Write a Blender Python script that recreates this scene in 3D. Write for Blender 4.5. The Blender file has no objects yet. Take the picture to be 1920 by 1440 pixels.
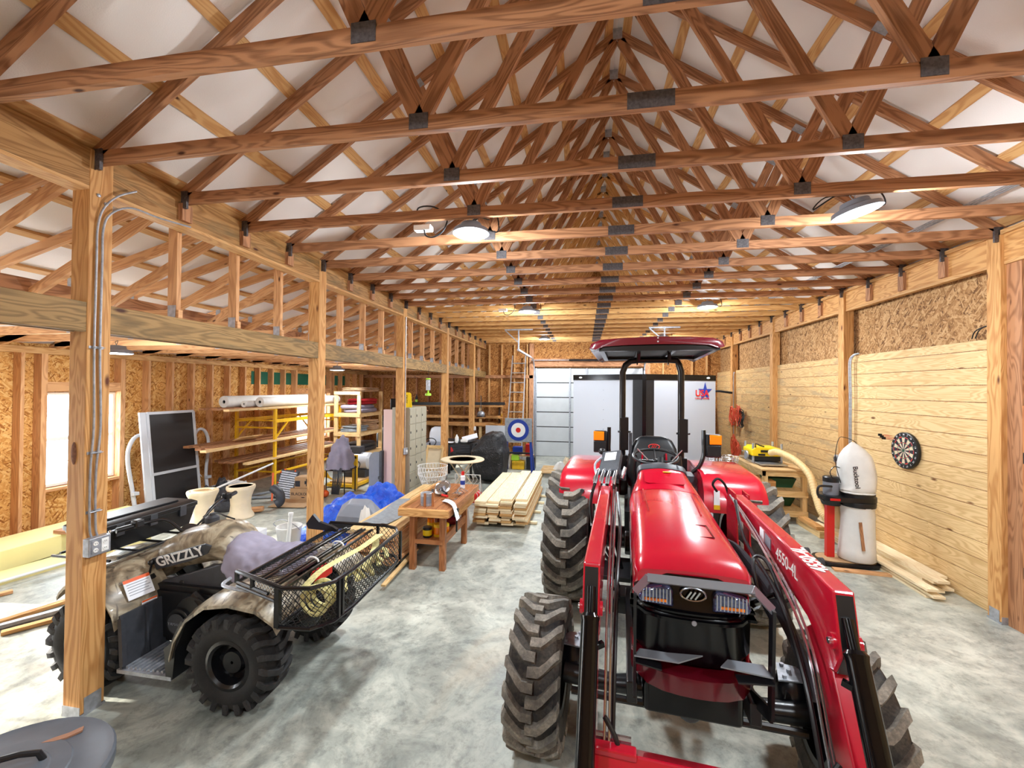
import bpy, bmesh, math, random
from mathutils import Vector, Matrix, Euler
rnd = random.Random(7)
SC = bpy.context.scene
COL = SC.collection
PI = math.pi
WM = {}          # object name -> world matrix of its thing

# ------------------------------------------------------------------ mesh builder
class MB:
    def __init__(s):
        s.v = []; s.f = []; s.uv = []; s.mi = []; s.m = 0; s.M = None
    def vert(s, p):
        p = Vector(p)
        if s.M is not None: p = s.M @ p
        s.v.append(p); return len(s.v) - 1
    def face(s, ids, uvs=None):
        s.f.append(tuple(ids)); s.mi.append(s.m)
        if uvs is None:
            a, b, c = (s.v[ids[0]], s.v[ids[1]], s.v[ids[2]])
            n = (b - a).cross(c - a); ax = max(range(3), key=lambda i: abs(n[i]))
            o = [i for i in range(3) if i != ax]
            uvs = [(s.v[i][o[0]], s.v[i][o[1]]) for i in ids]
        s.uv.append(list(uvs))
    def bar(s, p, q, w, h, up=(0, 0, 1), ends=0.0):
        """box from p to q: w across, h along 'up'; grain along its length"""
        p = Vector(p); q = Vector(q); d = q - p; L = d.length
        if L < 1e-6: return s
        d.normalize(); up = Vector(up)
        if abs(d.dot(up)) > .98: up = Vector((1, 0, 0)) if abs(d.x) < .9 else Vector((0, 1, 0))
        sd = d.cross(up).normalized(); u = sd.cross(d).normalized()
        ou, ov = rnd.uniform(0, 60), rnd.uniform(0, 60)
        ids = []
        for e in (p, q):
            for (a, b) in ((-1, -1), (1, -1), (1, 1), (-1, 1)):
                ids.append(s.vert(e + sd * (a * w / 2) + u * (b * h / 2)))
        for i, j, wd, base in ((0, 1, w, 0), (1, 2, h, w), (2, 3, w, w + h), (3, 0, h, 2 * w + h)):
            s.face((ids[i], ids[j], ids[4 + j], ids[4 + i]),
                   ((ou, ov + base), (ou, ov + base + wd), (ou + L, ov + base + wd), (ou + L, ov + base)))
        for k, c in ((0, (3, 2, 1, 0)), (4, (0, 1, 2, 3))):
            s.face([ids[k + i] for i in c], ((ou, ov), (ou + .02, ov), (ou + .02, ov + h), (ou, ov + h)))
        return s
    def box(s, x0, x1, y0, y1, z0, z1):
        X, Y, Z = abs(x1 - x0), abs(y1 - y0), abs(z1 - z0)
        cx, cy, cz = (x0 + x1) / 2, (y0 + y1) / 2, (z0 + z1) / 2
        if X >= Y and X >= Z: s.bar((min(x0, x1), cy, cz), (max(x0, x1), cy, cz), Y, Z)
        elif Y >= Z: s.bar((cx, min(y0, y1), cz), (cx, max(y0, y1), cz), X, Z)
        else: s.bar((cx, cy, min(z0, z1)), (cx, cy, max(z0, z1)), Y, X, up=(1, 0, 0))
        return s
    def ring(s, pts): return [s.vert(p) for p in pts]
    def skin(s, rings, closed=True, cap=True, loop=False):
        n = len(rings[0]); R = len(rings)
        for k in range(R if loop else R - 1):
            a, b = rings[k], rings[(k + 1) % R]
            for i in range(n if closed else n - 1):
                j = (i + 1) % n
                s.face((a[i], a[j], b[j], b[i]),
                       ((k * .1, i * .1), (k * .1, i * .1 + .1), (k * .1 + .1, i * .1 + .1), (k * .1 + .1, i * .1)))
        if cap and not loop and closed:
            s.face(list(reversed(rings[0]))); s.face(rings[-1])
        return s
    def loft(s, secs, cap=True, closed=True): return s.skin([s.ring(x) for x in secs], closed, cap)
    def tube(s, pts, r, n=8, cap=True, loop=False, flat=1.0):
        P = [Vector(p) for p in pts]; m = len(P)
        rr = (list(r) + [r[-1]] * m) if isinstance(r, (list, tuple)) else [r] * m
        rings = []; prev = None
        for i in range(m):
            if loop: d = P[(i + 1) % m] - P[i - 1]
            else: d = P[min(i + 1, m - 1)] - P[max(i - 1, 0)]
            d.normalize()
            if prev is None:
                a = Vector((0, 0, 1)) if abs(d.z) < .9 else Vector((1, 0, 0))
                prev = d.cross(a).normalized()
            e = (prev - d * prev.dot(d))
            if e.length < 1e-5: e = d.orthogonal()
            e.normalize(); prev = e; g = d.cross(e)
            rings.append(s.ring([P[i] + (e * math.cos(t) + g * math.sin(t) * flat) * rr[i]
                                 for t in [2 * PI * k / n for k in range(n)]]))
        s.skin(rings, True, cap, loop); return s
    def lathe(s, prof, n=24, c=(0, 0, 0), ax='z', cap=True, ph=0.0, a0=0, a1=2 * PI):
        c = Vector(c); rings = []
        full = abs(a1 - a0 - 2 * PI) < 1e-6
        for r, h in prof:
            pts = []
            for k in range(n if full else n + 1):
                t = a0 + (a1 - a0) * k / n + ph; ca, sa = r * math.cos(t), r * math.sin(t)
                if ax == 'z': q = Vector((ca, sa, h))
                elif ax == 'x': q = Vector((h, ca, sa))
                else: q = Vector((sa, h, ca))
                pts.append(c + q)
            rings.append(s.ring(pts))
        s.skin(rings, full, cap); return s
    def prism(s, poly, ax, a, b):
        def P(u, v, w): return {'x': (w, u, v), 'y': (u, w, v), 'z': (u, v, w)}[ax]
        A = s.ring([P(u, v, a) for u, v in poly]); B = s.ring([P(u, v, b) for u, v in poly])
        n = len(A); ou = rnd.uniform(0, 30)
        for i in range(n):
            j = (i + 1) % n; s.face((A[i], A[j], B[j], B[i]))
        s.face(list(reversed(A))); s.face(B); return s
    def grid(s, fn, nu, nv, closed_u=False):
        ids = [[s.vert(fn(i / nu, j / nv)) for j in range(nv + 1)] for i in range(nu + (0 if closed_u else 1))]
        n = len(ids)
        for i in range(nu):
            for j in range(nv):
                a, b = ids[i], ids[(i + 1) % n]
                s.face((a[j], b[j], b[j + 1], a[j + 1]), ((i / nu, j / nv), ((i + 1) / nu, j / nv), ((i + 1) / nu, (j + 1) / nv), (i / nu, (j + 1) / nv)))
        return s
    def ball(s, c, rx, ry=None, rz=None, n=16, m=10):
        ry = ry or rx; rz = rz or rx; c = Vector(c); rings = []
        for i in range(m + 1):
            t = -PI / 2 + PI * (i + .0) / m; cr = max(math.cos(t), .02)
            rings.append(s.ring([c + Vector((rx * cr * math.cos(2 * PI * k / n), ry * cr * math.sin(2 * PI * k / n), rz * math.sin(t))) for k in range(n)]))
        s.skin(rings); return s
    def build(s, name, mats, parent=None, smooth=35, bevel=0, solid=0, subd=0, local=False, fixn=True):
        if not isinstance(mats, (list, tuple)): mats = [mats]
        me = bpy.data.meshes.new(name)
        V = s.v
        if parent is not None:
            W = WM[parent.name]
            if not local: Wi = W.inverted(); V = [Wi @ p for p in V]
            org = None
        else:
            xs = [p.x for p in V]; ys = [p.y for p in V]; zs = [p.z for p in V]
            org = Vector(((min(xs) + max(xs)) / 2, (min(ys) + max(ys)) / 2, min(zs)))
            V = [p - org for p in V]
        me.from_pydata([tuple(p) for p in V], [], s.f)
        uvl = me.uv_layers.new(name='UVMap')
        k = 0
        for pi, poly in enumerate(me.polygons):
            for li, u in zip(poly.loop_indices, s.uv[pi]): uvl.data[li].uv = u
        for m in mats: me.materials.append(m)
        me.polygons.foreach_set('material_index', s.mi)
        bm = bmesh.new(); bm.from_mesh(me)
        if fixn: bmesh.ops.recalc_face_normals(bm, faces=bm.faces)
        if smooth:
            for f in bm.faces: f.smooth = True
            lim = math.radians(smooth)
            for e in bm.edges:
                if len(e.link_faces) == 2: e.smooth = e.calc_face_angle(0) < lim
                else: e.smooth = False
        bm.to_mesh(me); bm.free(); me.update()
        o = bpy.data.objects.new(name, me); COL.objects.link(o)
        if parent is not None: o.parent = parent; WM[o.name] = WM[parent.name]
        else: o.location = org; WM[o.name] = Matrix.Translation(org)
        if bevel:
            b = o.modifiers.new('bevel', 'BEVEL'); b.width = bevel; b.segments = 2; b.limit_method = 'ANGLE'; b.angle_limit = .6
        if solid:
            b = o.modifiers.new('solid', 'SOLIDIFY'); b.thickness = solid; b.offset = 0
        if subd:
            b = o.modifiers.new('sub', 'SUBSURF'); b.levels = subd; b.render_levels = subd
        return o

def tag(o, label, cat, group=None, kind=None):
    o['label'] = label; o['category'] = cat
    if group: o['group'] = group
    if kind: o['kind'] = kind
    return o
def structure(o, label=None):
    o['kind'] = 'structure'
    if label: o['label'] = label
    return o
def thing(name, label, cat, loc=(0, 0, 0), rz=0.0, group=None, rot=None):
    o = bpy.data.objects.new(name, None); COL.objects.link(o); o.empty_display_size = .1
    o.location = loc; o.rotation_euler = rot if rot else (0, 0, rz)
    WM[o.name] = Matrix.LocRotScale(Vector(loc), Euler(rot if rot else (0, 0, rz)), None)
    tag(o, label, cat, group); return o
def dup(root, loc, rz=None, label=None, group=None, rot=None):
    r = root.copy(); COL.objects.link(r); r.location = loc
    if rz is not None: r.rotation_euler = (0, 0, rz)
    if rot is not None: r.rotation_euler = rot
    if label: r['label'] = label
    if group: r['group'] = group
    def rec(a, b):
        for ch in list(a.children):
            c = ch.copy(); COL.objects.link(c); c.parent = b; rec(ch, c)
    rec(root, r)
    return r
def text(s, size, M, mat, parent, name='lettering', depth=.0008, sx=1.0, bold=0.0, align='CENTER'):
    cu = bpy.data.curves.new(name, 'FONT'); cu.body = s; cu.size = size; cu.extrude = depth; cu.offset = bold
    cu.align_x = align; cu.align_y = 'CENTER'
    t = bpy.data.objects.new(name, cu); COL.objects.link(t)
    dg = bpy.context.evaluated_depsgraph_get()
    me = bpy.data.meshes.new_from_object(t.evaluated_get(dg))
    bpy.data.objects.remove(t)
    S = Matrix.Diagonal((sx, 1, 1, 1))
    W = WM[parent.name]
    me.transform(W.inverted() @ M @ S); me.materials.clear(); me.materials.append(mat)
    o = bpy.data.objects.new(name, me); COL.objects.link(o); o.parent = parent; WM[o.name] = W
    return o
def frame(o, xd, yd):
    """matrix whose local x runs along xd, local y along yd, at o"""
    x = Vector(xd).normalized(); y = Vector(yd); y = (y - x * y.dot(x)).normalized(); z = x.cross(y)
    M = Matrix((x, y, z)).transposed().to_4x4(); M.translation = Vector(o); return M
def rrect(w, h, r, n=4):
    """rounded rectangle as (a,b) list, counter-clockwise"""
    out = []
    for cx, cy, a0 in ((w / 2 - r, h / 2 - r, 0), (-w / 2 + r, h / 2 - r, 90), (-w / 2 + r, -h / 2 + r, 180), (w / 2 - r, -h / 2 + r, 270)):
        for k in range(n + 1):
            t = math.radians(a0 + 90 * k / n); out.append((cx + r * math.cos(t), cy + r * math.sin(t)))
    return out
def smoothpath(pts, n=6):
    """Catmull-Rom through points"""
    P = [Vector(p) for p in pts]; out = []
    for i in range(len(P) - 1):
        a = P[max(i - 1, 0)]; b = P[i]; c = P[i + 1]; d = P[min(i + 2, len(P) - 1)]
        for k in range(n):
            t = k / n
            out.append(.5 * ((2 * b) + (c - a) * t + (2 * a - 5 * b + 4 * c - d) * t * t + (3 * b - a - 3 * c + d) * t ** 3))
    out.append(P[-1]); return out
ORD = ['nearest', 'second', 'third', 'fourth', 'fifth', 'sixth', 'seventh', 'eighth', 'ninth', 'tenth', 'eleventh', 'twelfth',
       'thirteenth', 'fourteenth', 'fifteenth', 'sixteenth', 'seventeenth', 'eighteenth', 'nineteenth', 'twentieth', 'twenty-first', 'twenty-second', 'twenty-third', 'twenty-fourth', 'twenty-fifth', 'twenty-sixth']

# ------------------------------------------------------------------ materials
def lin(c):
    return tuple(((x / 255) / 12.92 if x / 255 <= .04045 else ((x / 255 + .055) / 1.055) ** 2.4) for x in c) + (1,)
class NT:
    def __init__(s, name):
        s.m = bpy.data.materials.new(name); s.m.use_nodes = True; s.t = s.m.node_tree; s.n = s.t.nodes; s.l = s.t.links
        s.b = s.n['Principled BSDF']
    def add(s, t, **k):
        x = s.n.new(t)
        for a, v in k.items():
            if a.startswith('i_'): x.inputs[a[2:].replace('_', ' ')].default_value = v
            else: setattr(x, a, v)
        return x
    def link(s, a, b): s.l.new(a, b)
    def coord(s, kind, scale=(1, 1, 1), rot=(0, 0, 0), loc=(0, 0, 0)):
        tc = s.add('ShaderNodeTexCoord'); mp = s.add('ShaderNodeMapping')
        mp.inputs['Scale'].default_value = scale; mp.inputs['Rotation'].default_value = rot; mp.inputs['Location'].default_value = loc
        s.link(tc.outputs[kind], mp.inputs[0]); return mp.outputs[0]
    def noise(s, co, scale, detail=4, rough=.55, dist=0):
        x = s.add('ShaderNodeTexNoise'); x.inputs['Scale'].default_value = scale; x.inputs['Detail'].default_value = detail
        x.inputs['Roughness'].default_value = rough; x.inputs['Distortion'].default_value = dist
        s.link(co, x.inputs['Vector']); return x.outputs['Fac']
    def ramp(s, fac, stops):
        r = s.add('ShaderNodeValToRGB'); e = r.color_ramp.elements
        while len(e) < len(stops): e.new(.5)
        for i, (p, c) in enumerate(stops): e[i].position = p; e[i].color = c if len(c) == 4 else lin(c)
        s.link(fac, r.inputs[0]); return r.outputs[0]
    def mix(s, fac, a, b, mode='MIX'):
        x = s.add('ShaderNodeMix', data_type='RGBA', blend_type=mode)
        for sock, v in ((x.inputs[0], fac), (x.inputs[6], a), (x.inputs[7], b)):
            if isinstance(v, (int, float)): sock.default_value = v
            elif isinstance(v, tuple): sock.default_value = v if len(v) == 4 else lin(v)
            else: s.link(v, sock)
        return x.outputs[2]
    def math(s, op, a, b=None):
        x = s.add('ShaderNodeMath', operation=op)
        for i, v in enumerate((a, b)):
            if v is None: continue
            if isinstance(v, (int, float)): x.inputs[i].default_value = v
            else: s.link(v, x.inputs[i])
        return x.outputs[0]
    def bump(s, h, strength=.3, dist=.01):
        b = s.add('ShaderNodeBump'); b.inputs['Strength'].default_value = strength; b.inputs['Distance'].default_value = dist
        s.link(h, b.inputs['Height']); s.link(b.outputs[0], s.b.inputs['Normal'])
    def base(s, c):
        if isinstance(c, tuple): s.b.inputs['Base Color'].default_value = c if len(c) == 4 else lin(c)
        else: s.link(c, s.b.inputs['Base Color'])
    def set(s, **k):
        for a, v in k.items():
            s.b.inputs[a.replace('_', ' ')].default_value = v
        return s

def plain(name, c, rough=.5, metal=0, noise=0, nscale=30, coat=0, spec=None, bump=0):
    t = NT(name); t.set(Roughness=rough, Metallic=metal)
    if coat: t.b.inputs['Coat Weight'].default_value = coat; t.b.inputs['Coat Roughness'].default_value = .04
    if spec is not None: t.b.inputs['Specular IOR Level'].default_value = spec
    c = lin(c)
    if noise or bump:
        co = t.coord('Object'); f = t.noise(co, nscale, 5)
        if noise:
            d = tuple(x * (1 - noise) for x in c[:3]) + (1,); l = tuple(min(1, x * (1 + noise)) for x in c[:3]) + (1,)
            t.base(t.ramp(f, ((.3, d), (.7, l))))
        else: t.base(c)
        if bump: t.bump(f, bump, .004)
    else: t.base(c)
    return t.m

def wood(name, dark, light, knot=(70, 35, 18), knots=.06, streak=1.0, rough=.62, tone=.25, stain=None, bumpy=.15):
    t = NT(name); t.set(Roughness=rough)
    t.b.inputs['Specular IOR Level'].default_value = .3
    base = t.coord('UV')
    def sc(x, y): 
        mp = t.add('ShaderNodeMapping'); mp.inputs['Scale'].default_value = (x, y, 1); t.link(base, mp.inputs[0]); return mp.outputs[0]
    big = t.noise(sc(.9, 7), 1, 2, .5, .6)
    rings = t.add('ShaderNodeMath', operation='SINE'); mm = t.math('MULTIPLY', big, 70 * streak); t.link(mm, rings.inputs[0])
    r01 = t.math('MULTIPLY_ADD', rings.outputs[0], .5); t.n[-1].inputs[2].default_value = .5
    fine = t.noise(sc(4, 160), 1, 3, .6)
    g = t.math('ADD', t.math('MULTIPLY', r01, .45), t.math('MULTIPLY', fine, .55))
    c = t.ramp(g, ((.15, lin(dark)), (.62, lin(light))))
    lo = t.noise(sc(.22, 1.1), 1, 1, .4)
    c = t.mix(t.math('MULTIPLY', t.math('SUBTRACT', lo, .25), tone * 2), c, tuple(x * .55 for x in lin(dark)[:3]) + (1,))
    if stain:
        sn = t.noise(sc(1.0, 6), 1, 5, .7, .3)
        c = t.mix(t.ramp(sn, ((.5, (0, 0, 0, 1)), (.68, (.75, .75, .75, 1)))), c, stain)
    if knots:
        vo = t.add('ShaderNodeTexVoronoi'); vo.inputs['Scale'].default_value = 1; t.link(sc(1.9, 5.2), vo.inputs['Vector'])
        k = t.ramp(vo.outputs['Distance'], ((knots * .55, (1, 1, 1, 1)), (knots, (.35, .35, .35, 1)), (knots * 1.9, (0, 0, 0, 1)))) if False else None
        r = t.add('ShaderNodeValToRGB'); e = r.color_ramp.elements; e[0].position = knots * .6; e[0].color = (1, 1, 1, 1); e[1].position = knots * 1.5; e[1].color = (0, 0, 0, 1)
        t.link(vo.outputs['Distance'], r.inputs[0])
        c = t.mix(r.outputs[0], c, knot)
    t.base(c)
    if bumpy: t.bump(g, bumpy, .002)
    return t.m

def osb(name, cols, rough=.75):
    t = NT(name); t.set(Roughness=rough); t.b.inputs['Specular IOR Level'].default_value = .2
    acc = None
    for i, (rot, sx, sy) in enumerate(((.3, 14, 60), (1.25, 15, 66), (2.3, 13, 58))):
        co = t.coord('UV', (1, 1, 1), (0, 0, rot), (i * 3.3, i * 1.7, 0))
        mp = t.add('ShaderNodeMapping'); mp.inputs['Scale'].default_value = (sx, sy, 1); t.link(co, mp.inputs[0])
        nz = t.add('ShaderNodeTexNoise'); nz.inputs['Scale'].default_value = .8; t.link(mp.outputs[0], nz.inputs['Vector'])
        ad = t.add('ShaderNodeMix', data_type='RGBA', blend_type='LINEAR_LIGHT'); ad.inputs[0].default_value = .5
        t.link(mp.outputs[0], ad.inputs[6]); t.link(nz.outputs['Color'], ad.inputs[7])
        vo = t.add('ShaderNodeTexVoronoi'); vo.inputs['Scale'].default_value = 1; t.link(ad.outputs[2], vo.inputs['Vector'])
        sp = t.add('ShaderNodeSeparateColor'); t.link(vo.outputs['Color'], sp.inputs[0])
        val, pr = sp.outputs[0], sp.outputs[1]
        if acc is None: acc = val; accp = pr
        else:
            gt = t.math('GREATER_THAN', pr, .6 if i == 1 else .66)
            mx = t.add('ShaderNodeMix', data_type='FLOAT'); t.link(gt, mx.inputs[0]); t.link(acc, mx.inputs[2]); t.link(val, mx.inputs[3]); acc = mx.outputs[0]
    fine = t.noise(t.coord('UV'), 90, 3)
    g = t.math('ADD', t.math('MULTIPLY', acc, .8), t.math('MULTIPLY', fine, .2))
    c = t.ramp(g, ((.12, lin(cols[0])), (.3, lin(cols[1])), (.6, lin(cols[2])), (.9, lin(cols[3]))))
    lo = t.noise(t.coord('UV'), 1.2, 2)
    c = t.mix(t.math('MULTIPLY', lo, .25), c, cols[0])
    t.base(c); t.bump(acc, .25, .003); return t.m

M = {}
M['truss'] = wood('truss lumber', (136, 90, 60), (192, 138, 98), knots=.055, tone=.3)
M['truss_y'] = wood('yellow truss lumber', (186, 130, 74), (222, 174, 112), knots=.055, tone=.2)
M['purlin'] = wood('purlin lumber', (186, 132, 78), (214, 168, 112), knots=.05, tone=.15)
M['post'] = wood('post timber', (176, 118, 62), (216, 164, 104), knots=.075, tone=.2, knot=(92, 45, 22))
M['beam'] = wood('beam timber', (140, 96, 52), (186, 140, 86), knots=.06, tone=.3, stain=(96, 84, 58))
M['loft'] = wood('weathered beam timber', (116, 90, 54), (166, 132, 84), knots=.075, tone=.3, stain=(84, 76, 56))
M['stud'] = wood('stud lumber', (190, 134, 88), (224, 172, 122), knots=.05, tone=.2)
M['plank'] = wood('pale wall plank', (202, 162, 108), (230, 198, 146), knots=.075, tone=.1, knot=(110, 66, 34), streak=1.4)
M['plank_old'] = wood('stained wall plank', (186, 146, 94), (220, 184, 130), knots=.06, tone=.2, stain=(150, 132, 104), streak=1.5)
M['cedar'] = wood('cedar', (160, 88, 48), (206, 134, 80), knots=.07, tone=.3)
M['cedar_light'] = wood('streaked cedar siding', (170, 100, 60), (226, 176, 122), knots=.05, tone=.3)
M['boards'] = wood('new pine boards', (228, 202, 158), (244, 226, 190), knots=.045, tone=.06)
M['board_end'] = wood('rough sawn edge', (188, 134, 78), (222, 178, 118), knots=0, tone=.3)
M['bench'] = wood('varnished bench wood', (140, 84, 48), (180, 118, 74), knots=.0, tone=.25, rough=.4)
M['ply'] = wood('plywood', (196, 156, 104), (218, 182, 132), knots=0, tone=.15)
M['fresh'] = wood('shelf lumber', (206, 166, 108), (230, 196, 142), knots=.05, tone=.1)
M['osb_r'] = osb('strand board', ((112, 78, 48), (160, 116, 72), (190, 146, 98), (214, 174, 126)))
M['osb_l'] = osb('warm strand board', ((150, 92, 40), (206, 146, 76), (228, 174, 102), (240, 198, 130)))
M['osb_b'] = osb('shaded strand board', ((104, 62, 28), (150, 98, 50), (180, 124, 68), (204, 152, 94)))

def mk_floor():
    t = NT('concrete floor'); co = t.coord('Object')
    a = t.noise(co, .7, 6, .66, 1.2); b = t.noise(co, 2.1, 6, .72, .8); c = t.noise(co, 9, 6, .75)
    col = t.ramp(a, ((.32, (118, 124, 118)), (.45, (156, 160, 152)), (.54, (190, 192, 180)), (.66, (216, 215, 202))))
    col2 = t.ramp(b, ((.34, (92, 98, 94)), (.47, (146, 150, 142)), (.57, (192, 193, 180)), (.72, (218, 217, 204))))
    col = t.mix(.5, col, col2)
    sp = t.ramp(c, ((.36, (.25, .25, .25, 1)), (.5, (.9, .9, .9, 1)), (.7, (1, 1, 1, 1))))
    col = t.mix(.45, col, sp, 'MULTIPLY')
    cl = t.noise(t.coord('Object', (1, .5, 1), (0, 0, .5)), .35, 4, .6, 2)
    col = t.mix(t.ramp(cl, ((.58, (0, 0, 0, 1)), (.72, (.45, .45, .45, 1)))), col, (206, 176, 140))
    t.base(col); r = t.ramp(b, ((.3, (.28, .28, .28, 1)), (.7, (.55, .55, .55, 1)))); t.link(r, t.b.inputs['Roughness'])
    t.bump(c, .08, .003); return t.m
M['floor'] = mk_floor()
def mk_deck():
    t = NT('white faced insulation'); t.set(Roughness=.55)
    co = t.coord('UV', (1, 1, 1)); f = t.noise(co, 1.1, 2, .5, .4); g = t.noise(co, 130, 2)
    t.base(t.ramp(f, ((.3, (224, 216, 212)), (.7, (240, 234, 230)))))
    s = t.math('ADD', f, t.math('MULTIPLY', g, .02)); t.bump(s, .5, .12); return t.m
M['deck'] = mk_deck()
M['gal'] = plain('galvanised steel', (172, 176, 184), .42, .6, .25, 25)
M['plate'] = plain('truss plate steel', (96, 92, 94), .5, .6, .35, 60)
M['alu'] = plain('aluminium', (196, 200, 206), .32, .85, .1, 20)
M['chrome'] = plain('bright steel', (210, 214, 222), .2, .95)
M['white'] = plain('white plastic', (232, 232, 230), .4)
M['whitepaint'] = plain('white painted metal', (200, 204, 212), .3, 0, .03, 4)
M['doorwhite'] = plain('garage door panel', (196, 200, 202), .45, 0, .04, 4)
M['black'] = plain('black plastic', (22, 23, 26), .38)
M['blackgloss'] = plain('gloss black paint', (6, 6, 9), .16, 0, spec=.35)
M['blackmetal'] = plain('black painted steel', (18, 18, 22), .3, .2, coat=.3)
M['darkgrey'] = plain('dark grey plastic', (58, 60, 66), .5, 0, .15, 20)
M['grey'] = plain('grey plastic', (128, 132, 142), .5, 0, .08, 8)
M['red'] = plain('red tractor paint', (184, 10, 40), .24, 0, coat=.7)
M['darkred'] = plain('dark red paint', (92, 8, 24), .22, 0, coat=.5)
M['redplain'] = plain('red enamel', (206, 34, 28), .35)
M['yellow'] = plain('yellow enamel', (236, 184, 30), .4, 0, .12, 15)
M['yellowp'] = plain('yellow plastic', (240, 206, 20), .4)
M['orange'] = plain('orange plastic', (232, 96, 36), .4)
M['amber'] = plain('amber lens', (244, 130, 20), .12, 0, coat=.5)
M['blue'] = plain('blue paint', (24, 56, 150), .4)
M['cloth_grey'] = plain('grey cloth', (150, 144, 162), .85, 0, .12, 6, bump=.3)
M['cloth_dark'] = plain('dark cloth', (46, 46, 52), .8, 0, .3, 8, bump=.4)
M['cloth_tan'] = plain('tan folded fabric', (176, 140, 106), .85, 0, .3, 12, bump=.3)
M['cloth_red'] = plain('red fabric', (176, 22, 34), .7, 0, .3, 12)
M['canvas'] = plain('white canvas', (222, 220, 216), .8, 0, .05, 9, bump=.2)
M['cream'] = plain('cream plaster', (226, 208, 176), .5, 0, .06, 8)
M['rope'] = plain('yellow webbing strap', (206, 196, 136), .8, 0, .3, 50)
M['cardboard'] = plain('cardboard', (184, 148, 108), .8, 0, .08, 10)
M['paper'] = plain('white paper', (236, 238, 244), .6)
M['locker'] = plain('beige locker steel', (168, 162, 144), .45, .1, .06, 5)
M['pink'] = plain('pale pink foam board', (228, 196, 188), .7)
M['foam'] = plain('pale yellow foam board', (226, 214, 150), .7, 0, .04, 3)
M['hose'] = plain('tan duct hose', (220, 188, 134), .45)
M['bluecord'] = plain('orange cord', (214, 82, 52), .5)
M['green'] = plain('green plastic', (30, 84, 60), .45)
M['greenwrap'] = plain('green house wrap', (24, 96, 72), .6)
M['lime'] = plain('lime plastic', (170, 220, 60), .4)
M['graystain'] = plain('grey painted board', (140, 146, 152), .6, 0, .2, 18)
def mk_rubber(name, dusty, dust=(132, 120, 104), base=(26, 26, 28)):
    t = NT(name); t.set(Roughness=.75); co = t.coord('Object')
    f = t.noise(co, 7, 6, .7); g = t.noise(co, 70, 3, .7)
    k = t.math('MULTIPLY', t.ramp(f, ((.35, (0, 0, 0, 1)), (.65, (1, 1, 1, 1)))), t.ramp(g, ((.3, (.3, .3, .3, 1)), (.7, (1, 1, 1, 1)))))
    t.base(t.mix(t.math('MULTIPLY', k, dusty), base, dust)); t.bump(g, .2, .003); return t.m
M['tyre'] = mk_rubber('dusty tractor tyre', .5)
M['lug'] = mk_rubber('worn tyre lug', .9, (176, 166, 150), (84, 80, 74))
M['tyre_dark'] = mk_rubber('black tyre', .25, (80, 72, 66), (16, 16, 18))
M['lug_dark'] = mk_rubber('black tyre lug', .3, (110, 104, 100), (24, 24, 26))
def mk_tarp(name, a, b, rough=.3):
    t = NT(name); t.set(Roughness=rough); co = t.coord('Object'); f = t.noise(co, 5, 5, .7, 1); g = t.noise(co, 16, 4, .6, 2)
    t.base(t.ramp(f, ((.3, lin(a)), (.7, lin(b))))); t.bump(t.math('ADD', f, g), .7, .03); return t.m
M['tarp'] = mk_tarp('blue tarpaulin', (12, 60, 190), (28, 110, 236))
M['cover'] = mk_tarp('black grill cover', (14, 14, 17), (30, 31, 36), .42)
M['blacktarp'] = mk_tarp('black sheeting', (18, 18, 22), (48, 48, 54), .35)
def mk_camo():
    t = NT('camouflage plastic'); t.set(Roughness=.35); t.b.inputs['Coat Weight'].default_value = .4; co = t.coord('Object')
    a = t.noise(co, 5, 3, .5, 1.5); b = t.noise(t.coord('Object', (1, 1, .25), (.5, .4, .2)), 9, 3, .5, 2)
    c = t.ramp(a, ((.3, (92, 84, 72)), (.45, (138, 124, 102)), (.56, (176, 164, 140)), (.7, (122, 110, 92))))
    c = t.mix(t.ramp(b, ((.34, (.8, .8, .8, 1)), (.42, (0, 0, 0, 1)))), c, (78, 66, 54))
    t.base(c); return t.m
M['camo'] = mk_camo()
def mk_glass(name, c=(1, 1, 1, 1), rough=0.02):
    t = NT(name); t.b.inputs['Transmission Weight'].default_value = 1; t.set(Roughness=rough, IOR=1.45); t.base(c); return t.m
M['glass'] = mk_glass('clear glass')
def mk_window():
    t = NT('window pane'); n = t.n; l = t.l
    tr = n.new('ShaderNodeBsdfTransparent'); gl = n.new('ShaderNodeBsdfGlossy'); gl.inputs['Roughness'].default_value = .03
    mx = n.new('ShaderNodeMixShader'); mx.inputs[0].default_value = .06
    l.new(tr.outputs[0], mx.inputs[1]); l.new(gl.outputs[0], mx.inputs[2]); l.new(mx.outputs[0], n['Material Output'].inputs[0]); return t.m
M['window'] = mk_window()
def mk_screen():
    t = NT('dark insect mesh'); n = t.n; l = t.l
    tr = n.new('ShaderNodeBsdfTransparent'); mx = n.new('ShaderNodeMixShader'); mx.inputs[0].default_value = .86
    t.base((38, 36, 38)); t.set(Roughness=.5); l.new(tr.outputs[0], mx.inputs[1]); l.new(t.b.outputs[0], mx.inputs[2]); l.new(mx.outputs[0], n['Material Output'].inputs[0]); return t.m
M['screen'] = mk_screen()
def emis(name, c, s):
    t = NT(name); t.base((0, 0, 0, 1)); t.b.inputs['Emission Color'].default_value = c; t.b.inputs['Emission Strength'].default_value = s; return t.m
M['lamp'] = emis('lit lamp lens', (.85, .94, 1, 1), 30)
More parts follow.
